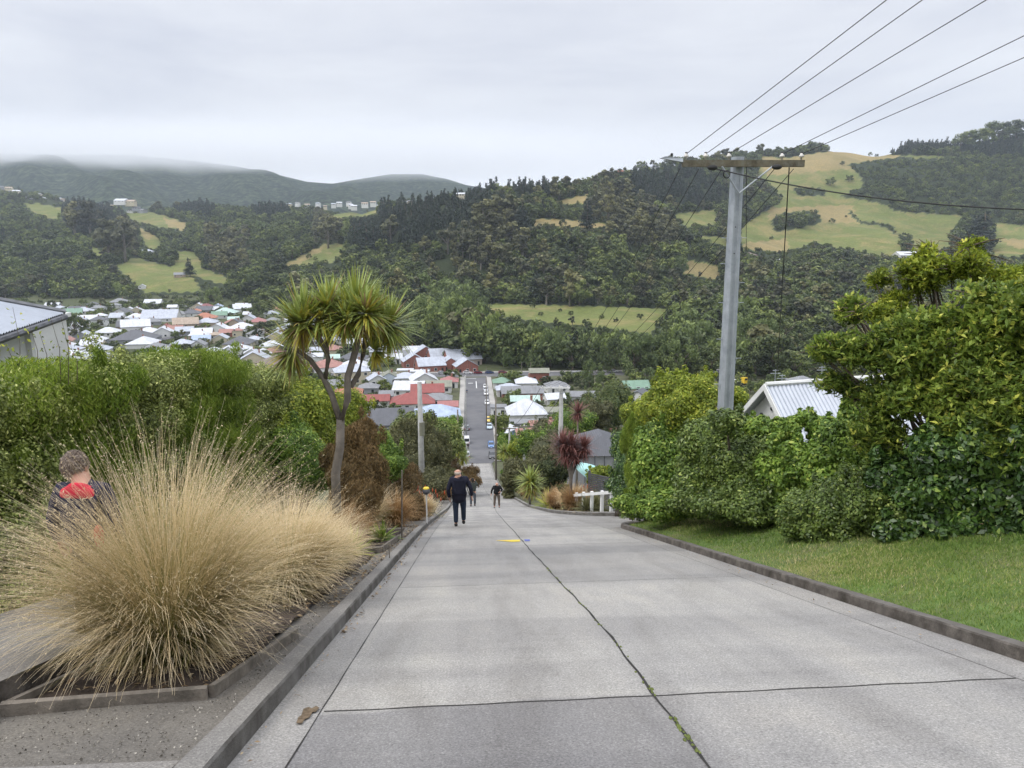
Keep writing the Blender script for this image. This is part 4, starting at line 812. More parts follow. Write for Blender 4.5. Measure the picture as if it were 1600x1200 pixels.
mark('road_patch', [(463, 1130), (466, 1121), (471, 1118), (474, 1108), (482, 1105), (487, 1107), (494, 1103), (499, 1106), (494, 1112), (488, 1113), (484, 1121), (476, 1124), (472, 1131)], mat('broken_edge', (.17, .125, .08), 1, .4, 30, 1, 60), 'broken brown hole in the gutter edge of the road')
# ------------------------------------------------------------------ lower street
AL = lambda y: float(np.interp(y, [165, 172, 300, 330], [-1.4, -1.9, -1.9, -2.2])); AR = lambda y: float(np.interp(y, [165, 172, 230, 330], [5.2, 6.7, 7.4, 8.0]))
yl = np.arange(165, 323, 3.0)
strip('street', yl, AL, AR, .03, M['asphalt'], nx=3); strip('pavement', yl[1:], lambda y: AL(y)-2.0, lambda y: AL(y)-.3, .14, M['footway']); strip('pavement', yl[1:], lambda y: AR(y)+.3, lambda y: AR(y)+2.0, .14, M['footway'])
for fx, q in ((lambda y: AL(y)-.3, 1), (lambda y: AR(y), 1)):
    s = MB()
    for y in np.arange(168, 320, 6.0): s.add([(fx(y), y, P(y)-.05), (fx(y)+.3, y, P(y)-.05), (fx(y)+.3, y, P(y)+.15), (fx(y), y, P(y)+.15), (fx(y+6), y+6, P(y+6)-.05), (fx(y+6)+.3, y+6, P(y+6)-.05), (fx(y+6)+.3, y+6, P(y+6)+.15), (fx(y+6), y+6, P(y+6)+.15)], [(3, 2, 6, 7), (0, 3, 7, 4), (2, 1, 5, 6)])
    tag(s.build('kerb', M['footway']), kind='structure')
s = MB(); vs = []; XR = np.arange(-420, 420, 12.0)
NRD = lambda x: 328+ (0 if x > -10 else (x+10)*-.06)
for x in XR: vs += [(x, NRD(x)-6.5, P(NRD(x))+.04), (x, NRD(x)+6.5, P(NRD(x))+.04)]
s.add(vs, [(2*i, 2*i+2, 2*i+3, 2*i+1) for i in range(len(XR)-1)]); tag(s.build('main_road', M['asphalt']), kind='structure')
s = MB(); vs = []
for x in XR: vs += [(x, NRD(x)+6.5, P(NRD(x))+.16), (x, NRD(x)+9, P(NRD(x))+.16), (x, NRD(x)+6.5, P(NRD(x))-.1)]
s.add(vs, [(3*i, 3*i+3, 3*i+4, 3*i+1) for i in range(len(XR)-1)]+[(3*i+2, 3*i+5, 3*i+3, 3*i) for i in range(len(XR)-1)]); tag(s.build('pavement', M['footway']), kind='structure')
def line(pts, w, label):
    s = MB()
    for a, c in zip(pts, pts[1:]):
        t = Vector((c[0]-a[0], c[1]-a[1], 0)).normalized(); n = Vector((-t.y, t.x, 0))*w/2
        s.add([(a[0]-n.x, a[1]-n.y, P(a[1])+.055), (c[0]-n.x, c[1]-n.y, P(c[1])+.055), (c[0]+n.x, c[1]+n.y, P(c[1])+.055), (a[0]+n.x, a[1]+n.y, P(a[1])+.055)], [(0, 1, 2, 3)])
    tag(s.build('road_marking', M['paint_white']), label, 'road marking')
line([(3.0, 292), (3.0, 301), (3.0, 310)], .35, 'white centre line on the street just before the junction'); line([(-1.4, 317.5), (3.0, 317.5)], .5, 'white limit line across the left lane at the junction'); line([(-.5, 305), (1.6, 305)], .9, 'white painted word block in the left lane near the junction')
# valley roads
for nm, pts in (('valley_road', [(-250, 320), (-215, 400), (-190, 520), (-230, 640), (-300, 760)]), ('valley_road', [(-120, 325), (-110, 400), (-120, 470)]), ('valley_road', [(-420, 470), (-300, 500), (-190, 520), (-110, 470), (-60, 430)])):
    s = MB()
    for a, c in zip(pts, pts[1:]):
        t = Vector((c[0]-a[0], c[1]-a[1], 0)).normalized(); n = Vector((-t.y, t.x, 0))*4
        s.add([(a[0]-n.x, a[1]-n.y, -57.9), (c[0]-n.x, c[1]-n.y, -57.9), (c[0]+n.x, c[1]+n.y, -57.9), (a[0]+n.x, a[1]+n.y, -57.9)], [(0, 1, 2, 3)])
    tag(s.build(nm, M['asphalt']), kind='structure')
# ------------------------------------------------------------------ cars
M['tyre'] = mat('tyre', (.02, .02, .02), .9, .1, 3); M['rim'] = mat('rim', (.4, .4, .42), .4, .1, 3, metal=.8); M['lamp'] = mat('lamp_glass', (.75, .75, .72), .2, .05, 3); M['tail'] = mat('tail_light', (.35, .02, .02), .3, .05, 3)
CARM = {}
def carmat(n, c):
    if n not in CARM:
        m, nt, b, out = newmat('car_paint_'+n); b.inputs['Base Color'].default_value = (*c, 1); b.inputs['Roughness'].default_value = .3; b.inputs['Coat Weight'].default_value = .7; CARM[n] = m
    return CARM[n]
PC = {'white': (.7, .7, .7), 'silver': (.42, .43, .45), 'grey': (.16, .165, .175), 'black': (.02, .02, .025), 'blue': (.05, .15, .36), 'paleblue': (.42, .52, .62), 'yellow': (.75, .5, .03), 'maroon': (.16, .015, .025), 'navy': (.03, .05, .14)}
def car(x, y, rz, colr, label, van=False, z=None):
    """front of the car looks along local -y"""
    z = P(y)+.04 if z is None else z
    e = empty('car', (x, y, z), rz, label, 'van' if van else 'car'); pm = carmat(colr, PC[colr]); s = MB()
    hb = .95; top = 1.9 if van else 1.46
    prof = [(-2.05, .3), (-2.12, .55), (-2.0, .78), (-1.1, hb), (2.0, hb), (2.1, .6), (2.05, .3)]
    s.prism([(a, c) for a, c in prof], -.84, .84, 'x'); 
    y0, y1, y2, y3 = (-1.5, -1.1, 1.9, 2.0) if van else (-1.05, -.35, 1.15, 1.85)
    s.add([(-.66, y1, top-.04), (.66, y1, top-.04), (.66, y2, top-.04), (-.66, y2, top-.04), (-.62, y1+.05, top), (.62, y1+.05, top), (.62, y2-.05, top), (-.62, y2-.05, top)], [(4, 5, 6, 7), (0, 1, 5, 4), (1, 2, 6, 5), (2, 3, 7, 6), (3, 0, 4, 7)])
    for sx in (-1, 1):
        for yy_ in (y0, y1, y2, y3): pass
        s.tube([(sx*.78, y0, hb), (sx*.66, y1, top-.04)], .045, 5); s.tube([(sx*.78, y3, hb), (sx*.66, y2, top-.04)], .05, 5); s.tube([(sx*.8, (y1+y2)/2, hb), (sx*.67, (y1+y2)/2, top-.04)], .04, 5)
    s.build('body', pm, e)
    A = [(-.78, hb-.02), (-.655, top-.05)]
    def q(nm, vs): g = MB(); g.add(vs, [(0, 1, 2, 3)]); g.build(nm, M['glass'], e)
    q('windscreen', [(-.77, y0, hb), (.77, y0, hb), (.65, y1, top-.05), (-.65, y1, top-.05)]); q('rear_window', [(.77, y3, hb), (-.77, y3, hb), (-.65, y2, top-.05), (.65, y2, top-.05)])
    for sx in (-1, 1):
        q('side_window', [(sx*.78, y0, hb), (sx*.66, y1, top-.05), (sx*.66, y2, top-.05), (sx*.78, y3, hb)])
        g = MB(); g.box((sx*.6, -2.08, .62), (.34, .1, .17)); g.build('headlight', M['lamp'], e); g = MB(); g.box((sx*.66, 2.08, .68), (.26, .08, .2)); g.build('tail_light', M['tail'], e)
        for wy in (-1.3, 1.3):
            g = MB(); g.tube([(sx*.66, wy, .32), (sx*.88, wy, .32)], .32, 14); w_ = g.build('wheel', M['tyre'], e); g = MB(); g.tube([(sx*.87, wy, .32), (sx*.895, wy, .32)], .19, 10); g.build('rim', M['rim'], w_)
    g = MB(); g.box((0, 2.09, .45), (.5, .05, .13)); g.box((0, -2.12, .42), (.5, .05, .13)); g.build('number_plate', M['lamp'], e); return e
def ydist(py, x=6.2):
    ys_ = np.arange(166, 345, .5); q = [proj((x, y, P(y)+.5))[1] for y in ys_]; return float(ys_[int(np.argmin(np.abs(np.array(q)-py)))])
R_ = 6.6
for py, cl, lb, vn in ((712,'black','black parked car nearest the end of the concrete on the right side',0),(696,'blue','blue parked hatchback on the right side of the street',0),(667,'paleblue','pale silver-blue parked car in front of the yellow car',0),(656.5,'yellow','bright yellow parked car on the right side of the street',0),
        (629.5,'white','white parked car standing alone beyond the yellow car',0),(615,'white','nearest of the three white cars parked nose to tail',0),(609,'silver','middle one of the three pale cars parked nose to tail',0),(604,'white','farthest of the three pale cars parked nose to tail',0)):
    y = ydist(py); car(AR(y)-1.15, y, 0, cl, lb, vn)
for py, cl, lb, vn in ((711,'silver','silver car parked on the left side at the end of the concrete',0),(690,'white','white van parked on the left beside the dark-clothed walker',1),(668.5,'grey','dark grey car parked alone on the left side of the street',0)):
    y = ydist(py, -1); car(AL(y)+1.0, y, math.pi, cl, lb, vn)
for px, cl, lb in ((730,'white','white car parked along the main road facing the street end'),(747,'maroon','maroon car on the main road at the street end'),(765,'navy','dark blue car on the main road right of the maroon one'),(703,'white','white car on the main road behind the pink roof'),(690,'silver','silver car on the main road left of the white one'),(786,'maroon','dark red car behind the green roof'),(940,'silver','pale car parked by the bus shelter'),(960,'white','white car on the main road right of the bus shelter'),(1140,'white','white car on the main road seen left of the white cottage')):
    t, q = pt(px, 587); d = 329/(FW[1]+t*RT[1]); v = EYE+d*(FW+t*RT); car(v[0], NRD(v[0])+3.5, math.pi/2, cl, lb, 0, P(328)+.05)
# truck with a yellow cab
t, q = pt(1162, 603); d = 300; v = EYE+d*(FW+t*RT); e = empty('truck', (v[0], v[1], P(v[1])), .6, 'truck with a bright yellow cab behind the white cottage', 'truck')
s = MB(); s.box((0, 0, 1.9), (2.3, 2.0, 2.4)); s.build('cab', carmat('yellow', PC['yellow']), e); s = MB(); s.box((0, -1.02, 2.4), (1.9, .06, .8)); s.build('windscreen', M['glass'], e); s = MB(); s.box((0, 4.2, 1.2), (2.4, 6, .5)); s.build('deck', M['trim'], e)
for wy in (0, 2.6, 6): 
    for sx in (-1, 1): s = MB(); s.tube([(sx*.85, wy, .5), (sx*1.15, wy, .5)], .5, 12); s.build('wheel', M['tyre'], e)
# bus shelter, wheelie bins, small street poles
t, q = pt(902, 590); d = 318/(FW[1]+t*RT[1]); v = EYE+d*(FW+t*RT); e = empty('bus_shelter', (v[0], v[1], P(v[1])), 0, 'grey roadside bus shelter at the main road', 'bus shelter')
s = MB(); s.box((0, 0, 2.7), (5.6, 3.4, .3)); s.build('roof', roofmat('grey'), e); s = MB(); s.box((0, 1.4, 1.3), (5.2, .12, 2.6)); s.build('back_wall', wallmat('paleblue'), e)
for sx in (-1, 1): s = MB(); s.box((sx*2.5, 0, 1.3), (.12, 2.7, 2.6)); s.build('side_wall', wallmat('grey'), e)
# ------------------------------------------------------------------ near plants
M['lf_green'] = leafmat('leaf_bright_green', [(0, (0.04524, 0.087, 0.01725)), (.45, (0.1282, 0.2175, 0.03697)), (.8, (0.2564, 0.3625, 0.06779)), (1, (0.4524, 0.522, 0.1232))], .3, .4, obj=.08, nscale=1.2)
M['lf_dark'] = leafmat('leaf_glossy_dark', [(0, (0.01872, 0.045, 0.01275)), (.45, (0.0546, 0.1125, 0.0255)), (.85, (0.1326, 0.225, 0.04463)), (1, (0.312, 0.405, 0.08925))], .2, .32, obj=.08, spec=.45, nscale=1.3)
M['lf_yel'] = leafmat('leaf_yellow_green', [(0, (0.07176, 0.1035, 0.01466)), (.4, (0.1914, 0.253, 0.03421)), (.8, (0.3588, 0.414, 0.05865)), (1, (0.598, 0.575, 0.09775))], .35, .45, obj=.08, nscale=1.2)
M['lf_pitto'] = leafmat('leaf_small_grey_green', [(0, (0.05405, 0.07986, 0.01795)), (.4, (0.1854, 0.2251, 0.0561)), (.8, (0.4015, 0.4501, 0.1346)), (1, (0.6796, 0.697, 0.2693))], .25, .4, obj=.05, nscale=1.6)
M['lf_feather'] = leafmat('leaf_feathery', [(0, (.06, .105, .012)), (.5, (.175, .26, .032)), (1, (.38, .45, .09))], .3, .5, obj=.05, nscale=1.0)
M['lf_bronze'] = leafmat('leaf_bronze', [(0, (.055, .045, .018)), (.5, (.15, .10, .042)), (1, (.27, .175, .075))], .25, .6, obj=.15)
M['lf_olive'] = leafmat('leaf_olive', [(0, (0.04524, 0.0493, 0.02218)), (.5, (0.1131, 0.116, 0.0493)), (1, (0.2262, 0.2175, 0.0986))], .2, .5, obj=.1)
M['sword'] = leafmat('leaf_sword', [(0, (.20, .14, .08)), (.14, (.33, .24, .13)), (.22, (.44, .36, .06)), (.36, (.42, .39, .07)), (.6, (.23, .29, .06)), (1, (.38, .45, .16))], .25, .38, obj=0)
M['sword_red'] = leafmat('leaf_sword_red', [(0, (.10, .045, .03)), (.5, (.13, .05, .045)), (1, (.26, .13, .11))], .15, .4, obj=0)
M['lf_tree'] = leafmat('leaf_whorled', [(0, (0.04524, 0.07975, 0.01725)), (.35, (0.1282, 0.1958, 0.03697)), (.7, (0.2865, 0.3697, 0.07395)), (1, (0.6032, 0.609, 0.1356))], .35, .38, obj=0, nscale=1.0)
M['lf_mid'] = leafmat('leaf_mid_green', [(0, (.032, .058, .014)), (.45, (.105, .16, .036)), (.85, (.21, .28, .07)), (1, (.36, .42, .12))], .25, .36, obj=.08, spec=.35, nscale=1.3)
M['tussock'] = leafmat('tussock_blade', [(0, (.05, .07, .014)), (.26, (.15, .18, .04)), (.44, (.32, .27, .10)), (.70, (.64, .49, .27)), (1, (.76, .65, .45))], .25, .6, obj=.05)
M['tussock_orange'] = leafmat('tussock_orange_blade', [(0, (.08, .06, .02)), (.35, (.21, .12, .04)), (.7, (.42, .25, .11)), (1, (.6, .42, .22))], .25, .6, obj=.05)
def zl(x, y): 
    if x < -1.6: return P(y)+(.13 if x > -3.3 else .30 if x > -5.05 else -.05-min(max((-5.2-x)/3, 0), 1)*.8)
    if x > KX(y)+.2: return P(y)+.14
    return P(y)
def plantmesh(blobs, n, size, m, asp=.5, shell=.35, core=True, coreM=None, up=.4, rnd=.7, droop=0, vfun=None, fold=.12):
    p, nn, k = blobpts(blobs, n, shell); bv = rng.random(len(blobs))
    v = np.clip(bv[k]*.35+rng.random(n)*.6+.05, 0, 1); v = np.where(rng.random(n) < .06, .97, v*.92)
    d = nn+unit(n)*rnd; d[:, 2] += up; parts = [leaves(p, d, size, asp, fold, v, .45, droop)]
    return parts
def twigs(base, blobs, n=14, r=.03):
    s = MB(); b = Vector(base)
    for i in range(n):
        c, q = R.choice(blobs); c = Vector(c); e = c+Vector((R.uniform(-.6, .6), R.uniform(-.6, .6), R.uniform(-.2, .8)))*(q if not hasattr(q, '__len__') else q[0])
        s.tube([b+Vector((R.uniform(-.1, .1), R.uniform(-.1, .1), 0)), b.lerp(c, .5)+Vector((R.uniform(-.1, .1),)*3), c, e], [r, r*.75, r*.5, r*.15], 5)
    return s
def bush(name, label, blobs, n, size, m, catg='shrub', group=None, asp=.5, shell=.35, core=.62, up=.4, rnd=.7, droop=0, base=None, ntw=14, tr=.03, tw='bark', parent=None, fold=.12, extra=None, lump=9):
    B = [(np.array(c, float), q) for c, q in blobs]; base = base if base is not None else (B[0][0][0], B[0][0][1], zl(B[0][0][0], B[0][0][1])); ba = np.array(base, float)
    Bl = [(c-ba, q) for c, q in B]; Sub = []
    for c, q in Bl:
        q3 = np.array(q if hasattr(q, '__len__') else (q, q, q), float); Sub.append((c, q3*.82))
        for _ in range(lump):
            u = unit(1)[0]; u[2] = abs(u[2])*1.0-.25; k_ = R.uniform(.22, .46); Sub.append((c+u*q3*R.uniform(.55, .9), q3*k_))
        for _ in range(max(1, lump//3)):
            u = unit(1)[0]; u[2] = abs(u[2])*.9+.15; Sub.append((c+u*q3*R.uniform(.85, 1.12), q3*np.array([.13, .13, .24])*R.uniform(.7, 1.3)))
    e = empty(name, base, 0, label, catg, group) if parent is None else parent
    parts = plantmesh(Sub, n, size, m, asp, max(shell, .6), True, None, up, rnd, droop, None, fold)
    if extra: parts.append(extra(ba))
    v, f, a = cat(parts); mi = np.zeros(len(f), int)
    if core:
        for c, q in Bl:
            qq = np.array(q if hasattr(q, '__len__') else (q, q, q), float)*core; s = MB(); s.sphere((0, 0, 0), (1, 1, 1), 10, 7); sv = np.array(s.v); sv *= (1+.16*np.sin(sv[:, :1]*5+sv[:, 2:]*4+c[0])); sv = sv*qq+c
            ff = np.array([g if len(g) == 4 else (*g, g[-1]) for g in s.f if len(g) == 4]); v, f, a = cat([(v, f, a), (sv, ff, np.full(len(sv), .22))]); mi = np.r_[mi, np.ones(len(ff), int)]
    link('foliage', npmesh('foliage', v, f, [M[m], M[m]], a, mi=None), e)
    if ntw: twigs((0, 0, -.1), Bl, ntw, tr).build('stems', M[tw], e, True)
    return e
def B(px, py, d, r):
    """an ellipsoid of foliage centred d metres ahead on the ground's scale; r in metres"""
    return (tuple(col(px, py, d)), r)
# ---- hedge behind the footpath on the left, plant by plant. X about -5.6; tops from the picture
def hedge_block(t0, t1, pytop, m, label, n, size, asp, x=-5.75, name='hedge_shrub', wid=.75, **kw):
    """section seen between image columns t0..t1"""
    def yat(px): t, s = pt(px, 600); a = FW+t*RT; return x*a[1]/a[0]
    y0, y1 = sorted((yat(t0), yat(t1))); bl = []; k = max(2, int((y1-y0)/.7)); 
    for i in range(k+1):
        y = y0+(y1-y0)*i/k; q = proj((x, y, 0)); f = td(x, y)[1]; top = EYE[2]+f*pt(q[0], pytop(q[0]) if callable(pytop) else pytop)[1]; zb = zl(-4, y)-.3; h = top-zb
        nv = max(3, int(h/.7))
        for j in range(nv): z = zb+h*(j+.5)/nv; bl.append(((x+R.uniform(-.2, .12), y+R.uniform(-.12, .12), z), (wid*R.uniform(.85, 1.1), .72+.02*y, h/nv*.85)))
    return bush(name, label, bl, n, size, m, 'hedge', None, asp, .3, .52, ntw=8, lump=1, base=(x, (y0+y1)/2, zl(-4, (y0+y1)/2)-.2), **kw)
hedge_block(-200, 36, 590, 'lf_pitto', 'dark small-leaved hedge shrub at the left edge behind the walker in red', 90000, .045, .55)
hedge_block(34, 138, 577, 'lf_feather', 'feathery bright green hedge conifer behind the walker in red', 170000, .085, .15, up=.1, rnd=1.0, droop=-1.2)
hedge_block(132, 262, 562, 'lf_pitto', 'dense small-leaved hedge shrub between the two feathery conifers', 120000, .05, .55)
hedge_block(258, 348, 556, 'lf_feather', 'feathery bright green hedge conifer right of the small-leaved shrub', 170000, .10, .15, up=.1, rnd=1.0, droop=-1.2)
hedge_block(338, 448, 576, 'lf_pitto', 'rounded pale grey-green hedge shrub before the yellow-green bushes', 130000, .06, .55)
# thin twiggy sprays above the hedge at the left
s = MB(); parts = []
for px, tp in ((20, 480), (45, 505), (62, 520), (80, 500), (95, 495), (10, 540), (110, 540)):
    a = Vector(col(px+R.uniform(10, 25), 600, 9.2)); c = Vector(col(px, tp, 9.0)); s.tube([a, a.lerp(c, .5)+Vector((.05, 0, .05)), c], [.006, .004, .002], 4)
    for i in range(16):
        u = R.uniform(.3, 1); q = a.lerp(c, u)+Vector((R.gauss(0, .05), R.gauss(0, .05), R.gauss(0, .03))); parts.append(q)
e = empty('sapling', (parts[0][0], parts[0][1], zl(-5.3, 9)), 0, 'thin straggly sapling rising above the hedge in front of the near left house', 'sapling'); bb = np.array(e.location)
v, f, a = leaves(np.array([tuple(q) for q in parts])-bb, unit(len(parts)), .055, .5); link('foliage', npmesh('foliage', v, f, M['lf_yel'], a), e); s.v = [tuple(np.array(q)-bb) for q in s.v]; s.build('stems', M['bark'], e)
# yellow-green bushes after the hedge
bush('shrub', 'bright yellow-green bush left of the cabbage tree', [B(450, 640, 21, (1.2, 1.2, 1.1)), B(480, 625, 22, (1.1, 1.1, .9)), B(440, 690, 20, (1.2, 1, 1.2)), B(510, 650, 23, (1.1, 1, 1.2)), B(470, 680, 21, (1.3, 1, 1.3)), B(545, 640, 24, (.8, .8, 1)), B(500, 700, 22, (1.4, 1, 1.4)), B(430, 610, 22, (.8, .8, .6))], 70000, .085, 'lf_yel', base=tuple(np.array((-5.6, 21, P(21)-.3))))
bush('shrub', 'pale green bush below the yellow-green one beside the hedge end', [B(455, 700, 18.5, (.9, .9, .8)), B(470, 740, 18, (1.0, .9, .9)), B(500, 730, 19, (.9, .9, .8))], 30000, .07, 'lf_green', base=(-4.7, 18, P(18)))
bush('conifer_shrub', 'bronze-brown upright conifer right behind the cabbage tree trunk', [B(560, 700, 17, (.65, .6, .8)), B(575, 740, 16.5, (.6, .6, .9)), B(545, 750, 16, (.6, .6, .9)), B(520, 720, 17.5, (.35, .5, .5)), B(570, 670, 17.5, (.35, .35, .35)), B(560, 790, 15.5, (.6, .6, .7))], 60000, .085, 'lf_bronze', asp=.18, up=.9, droop=-1.0, base=(-2.7, 16.5, P(16.5)+.1))
bush('shrub', 'rounded fresh green shrub right of the bronze conifer', [B(598, 700, 27, (.6, .6, .9)), B(608, 715, 26, (.55, .55, .8)), B(615, 730, 25, (.5, .5, .6)), B(596, 740, 25, (.7, .6, .7))], 22000, .08, 'lf_green', base=(-3.6, 26, P(26)))
bush('shrub', 'dark arching shrub behind the left concrete pole', [B(640, 680, 66, (2.2, 1.4, 2.1)), B(655, 700, 65, (2, 1.4, 2.4)), B(628, 700, 64, (1.8, 1.2, 2.2)), B(668, 690, 67, (2, 1.2, 2.5)), B(675, 712, 64, (1.7, 1.2, 2.1)), B(645, 725, 63, (2.2, 1.2, 1.9))], 30000, .26, 'lf_olive', asp=.25, droop=.8, base=(-7.5, 65, P(65)))
bush('shrub', 'dark green garden tree rising left of the concrete pole', [B(648, 668, 75, (2.6, 2, 2.2)), B(630, 680, 72, (2.0, 2, 2)), B(668, 672, 76, (2.0, 2, 2.2)), B(690, 690, 70, (2.2, 2, 2.6)), B(610, 700, 68, (2, 2, 2))], 16000, .3, 'leaf_bush', base=(-6, 72, P(72)))
bush('shrub', 'light green garden bush beside the left footway', [B(705, 690, 100, (2, 2, 2.4)), B(694, 700, 96, (2, 2, 2.6)), B(716, 700, 105, (1.5, 2, 2.4)), B(700, 670, 120, (2.4, 2.4, 2)), B(712, 660, 140, (2.2, 2, 2)), B(690, 665, 118, (2.2, 2, 2))], 14000, .3, 'lf_green', base=(-3.5, 100, P(100)))
bush('hedge_shrub', 'low reddish bronze hedge left of the concrete pole', [B(600, 755, 25, (.8, .7, .7)), B(625, 750, 26, (.8, .7, .7)), B(640, 752, 26, (.55, .7, .7)), B(610, 780, 23, (.8, .7, .6)), B(640, 785, 23.5, (.6, .6, .6))], 34000, .1, 'lf_bronze', asp=.14, up=1.0, droop=-1.0, base=(-2.9, 25, P(25)))
for px, py, d, lb in ((735, 740, 70, 'tawny round shrub behind the bald walker\'s head'), (705, 745, 62, 'small olive shrub left of the bald walker'), (680, 745, 55, 'dark olive shrub right of the concrete pole'), (700, 720, 75, 'brownish shrub between the green cabbage trees')):
    bush('shrub', lb, [B(px, py, d, (1.2, 1, 1.1)), B(px-8, py+10, d-2, (1, 1, .9)), B(px+6, py+12, d-3, (.9, .9, .9))], 7000, .18, 'lf_bronze' if 'tawny' in lb or 'brownish' in lb else 'lf_olive', asp=.3, base=(col(px, py, d)[0], col(px, py, d)[1], P(d)-.1))
# strip of bushes on the right of the street
SR = [(795, 745, 60, .9, 'lf_olive', 'grey-olive shrub nearest the right kerb below the black car'), (815, 735, 66, 1.5, 'lf_olive', 'dark olive shrub between the two low poles'), (850, 725, 58, 1.6, 'lf_olive', 'dark purple-grey bush left of the red cordyline'), (868, 735, 52, 1.2, 'leaf_bush', 'black-green bush at the foot of the second pole'),
      (838, 695, 78, 1.9, 'lf_green', 'mid green bush in front of the blue house'), (812, 700, 90, 1.6, 'lf_yel', 'light green bush in front of the blue house\'s left end'), (868, 700, 70, 2.4, 'leaf_gum', 'grey-green feathery tree left of the red cordyline'), (905, 665, 90, 3.0, 'lf_green', 'fresh green tree behind the red cordyline'), (880, 675, 95, 2.6, 'lf_green', 'bright rounded tree left of the upper red cordyline'),
      (850, 680, 100, 2.6, 'leaf_gum', 'silvery leafy tree above the dark bushes'), (795, 690, 120, 1.8, 'lf_green', 'roadside bush beside the right footway, lower'), (782, 660, 170, 2.2, 'leaf_bush', 'roadside bush beside the right footway, upper'), (940, 640, 130, 4.0, 'leaf_bush', 'broad dark tree below the bus shelter'), (965, 625, 150, 4.0, 'leaf_bush', 'dark tree right of the broad one below the bus shelter'), (930, 650, 120, 3.0, 'lf_olive', 'grey olive tree above the red roof'), (885, 768, 35.5, .38, 'leaf_bush', 'black-green round shrub by the red cordyline stem'), (942, 745, 36, .8, 'lf_yel', 'yellow-green shrub behind the slat fence')]
for px, py, d, r, m, lb in SR:
    c = col(px, py, d); bl = [((c[0]+R.uniform(-.6, .6)*r, c[1]+R.uniform(-.5, .5)*r, c[2]+R.uniform(-.5, .45)*r), (r*R.uniform(.5, .75),)*3) for _ in range(7)]+[((c[0], c[1], c[2]), (r*.8,)*3)]
    g = P(c[1]); 
    if c[2]-r > g: bl += [((c[0], c[1], z), (r*.7,)*3) for z in np.arange(c[2]-r, g, -r)]
    bush('shrub', lb, bl, int(min(16000, 5000+40000/max(r, .5))), .05+d*.0022, m, base=(c[0], c[1], g-.1), asp=.45)
# ---- right-hand hedge mass and the big leafy shrubs
def rmass(name, lb, spec, n, size, m, base, catg='shrub', **kw): return bush(name, lb, [B(*q) for q in spec], n, size, m, catg, base=base, **kw)
rmass('shrub', 'dark bush at the left end of the right-hand hedge', [(982, 735, 27, (.8, 1, 1.2)), (975, 700, 28, (.6, .8, .8)), (985, 770, 26, (.8, .8, .8)), (975, 760, 27, (.8, .8, .7))], 26000, .09, 'lf_dark', (5.9, 27, P(27)-.2))
rmass('conifer_shrub', 'feathery green column in the right-hand hedge', [(990, 690, 24, (.42, .5, 1.0)), (992, 735, 24, (.45, .5, 1.0)), (994, 770, 23.5, (.4, .5, .7)), (996, 665, 24, (.3, .35, .5))], 40000, .13, 'lf_feather', (5.8, 24, P(24)-.2), asp=.1, up=.1, droop=-1.2)
rmass('shrub', 'yellow-green hedge bush beside the feathery column', [(1035, 690, 20, (.8, .9, .9)), (1025, 730, 19.5, (.7, .8, .9)), (1050, 760, 19, (1.0, .8, .8)), (1040, 720, 19.5, (.9, .8, 1.0)), (1020, 760, 20, (.6, .7, .6)), (1070, 755, 18.5, (.8, .8, 1.0)), (1040, 790, 17.5, (1.0, .7, .5)), (1000, 790, 20, (.8, .7, .5)), (1085, 788, 16.8, (.8, .6, .42))], 60000, .10, 'lf_green', (6.0, 19.5, P(19.5)-.2))
rmass('shrub', 'airy yellowish tree left of the tall pole', [(1060, 610, 21, (.9, .8, .7)), (1090, 620, 20.5, (.9, .8, .8)), (1030, 640, 22, (1.0, .9, .8)), (1070, 650, 20, (1.1, .9, .8)), (1105, 655, 19.5, (.7, .8, .7)), (1045, 600, 22, (.45, .5, .4)), (1100, 595, 21, (.4, .5, .35)), (1000, 650, 25, (.9, .9, .7)), (1150, 620, 21, (.4, .5, .4))], 60000, .085, 'lf_yel', (7.6, 21, P(21)-.4), core=.6, shell=.8, tr=.03)
rmass('shrub', 'mid green laurel hedge under the tall pole', [(1120, 690, 16, (.9, .8, .8)), (1150, 700, 15.5, (.8, .7, .55)), (1110, 740, 16, (1.0, .8, .8)), (1160, 735, 15, (.9, .8, .9)), (1130, 780, 15.5, (1.1, .8, .55)), (1090, 780, 16.5, (.8, .8, .5)), (1185, 735, 15, (.75, .8, .6)), (1200, 765, 14.5, (.9, .8, .7)), (1180, 790, 14, (.9, .7, .5)), (1128, 790, 14.3, (.85, .5, .4)), (1165, 792, 14.0, (.7, .5, .35)), (1095, 785, 15, (.6, .5, .4)), (1135, 660, 14.6, (.45, .45, .35))], 120000, .075, 'lf_mid', (6.5, 15.6, P(15.6)), lump=12)
rmass('shrub', 'leafy laurel hedge in front of the white cottage', [(1240, 728, 14.5, (.7, .8, .45)), (1275, 720, 14, (.7, .8, .5)), (1310, 700, 13.5, (.6, .8, .6)), (1250, 740, 14, (.9, .8, .8)), (1300, 740, 13.5, (.9, .8, .8)), (1242, 672, 14.6, (.16, .2, .3)), (1268, 664, 14.5, (.14, .2, .34)), (1250, 785, 13.8, (.8, .7, .5)), (1290, 790, 13.4, (.7, .6, .4)), (1230, 790, 13.8, (.7, .6, .4)), (1180, 668, 15.6, (.4, .35, .32)), (1215, 672, 15.2, (.4, .35, .3)), (1260, 655, 14.8, (.35, .3, .25)), (1190, 675, 15.2, (.3, .3, .25)), (1215, 690, 15, (.35, .3, .3)), (1300, 668, 14.3, (.25, .3, .25)), (1340, 640, 13.5, (.35, .5, .6)), (1345, 700, 13, (.6, .7, .8))], 90000, .095, 'lf_green', (7.6, 14, P(14)))
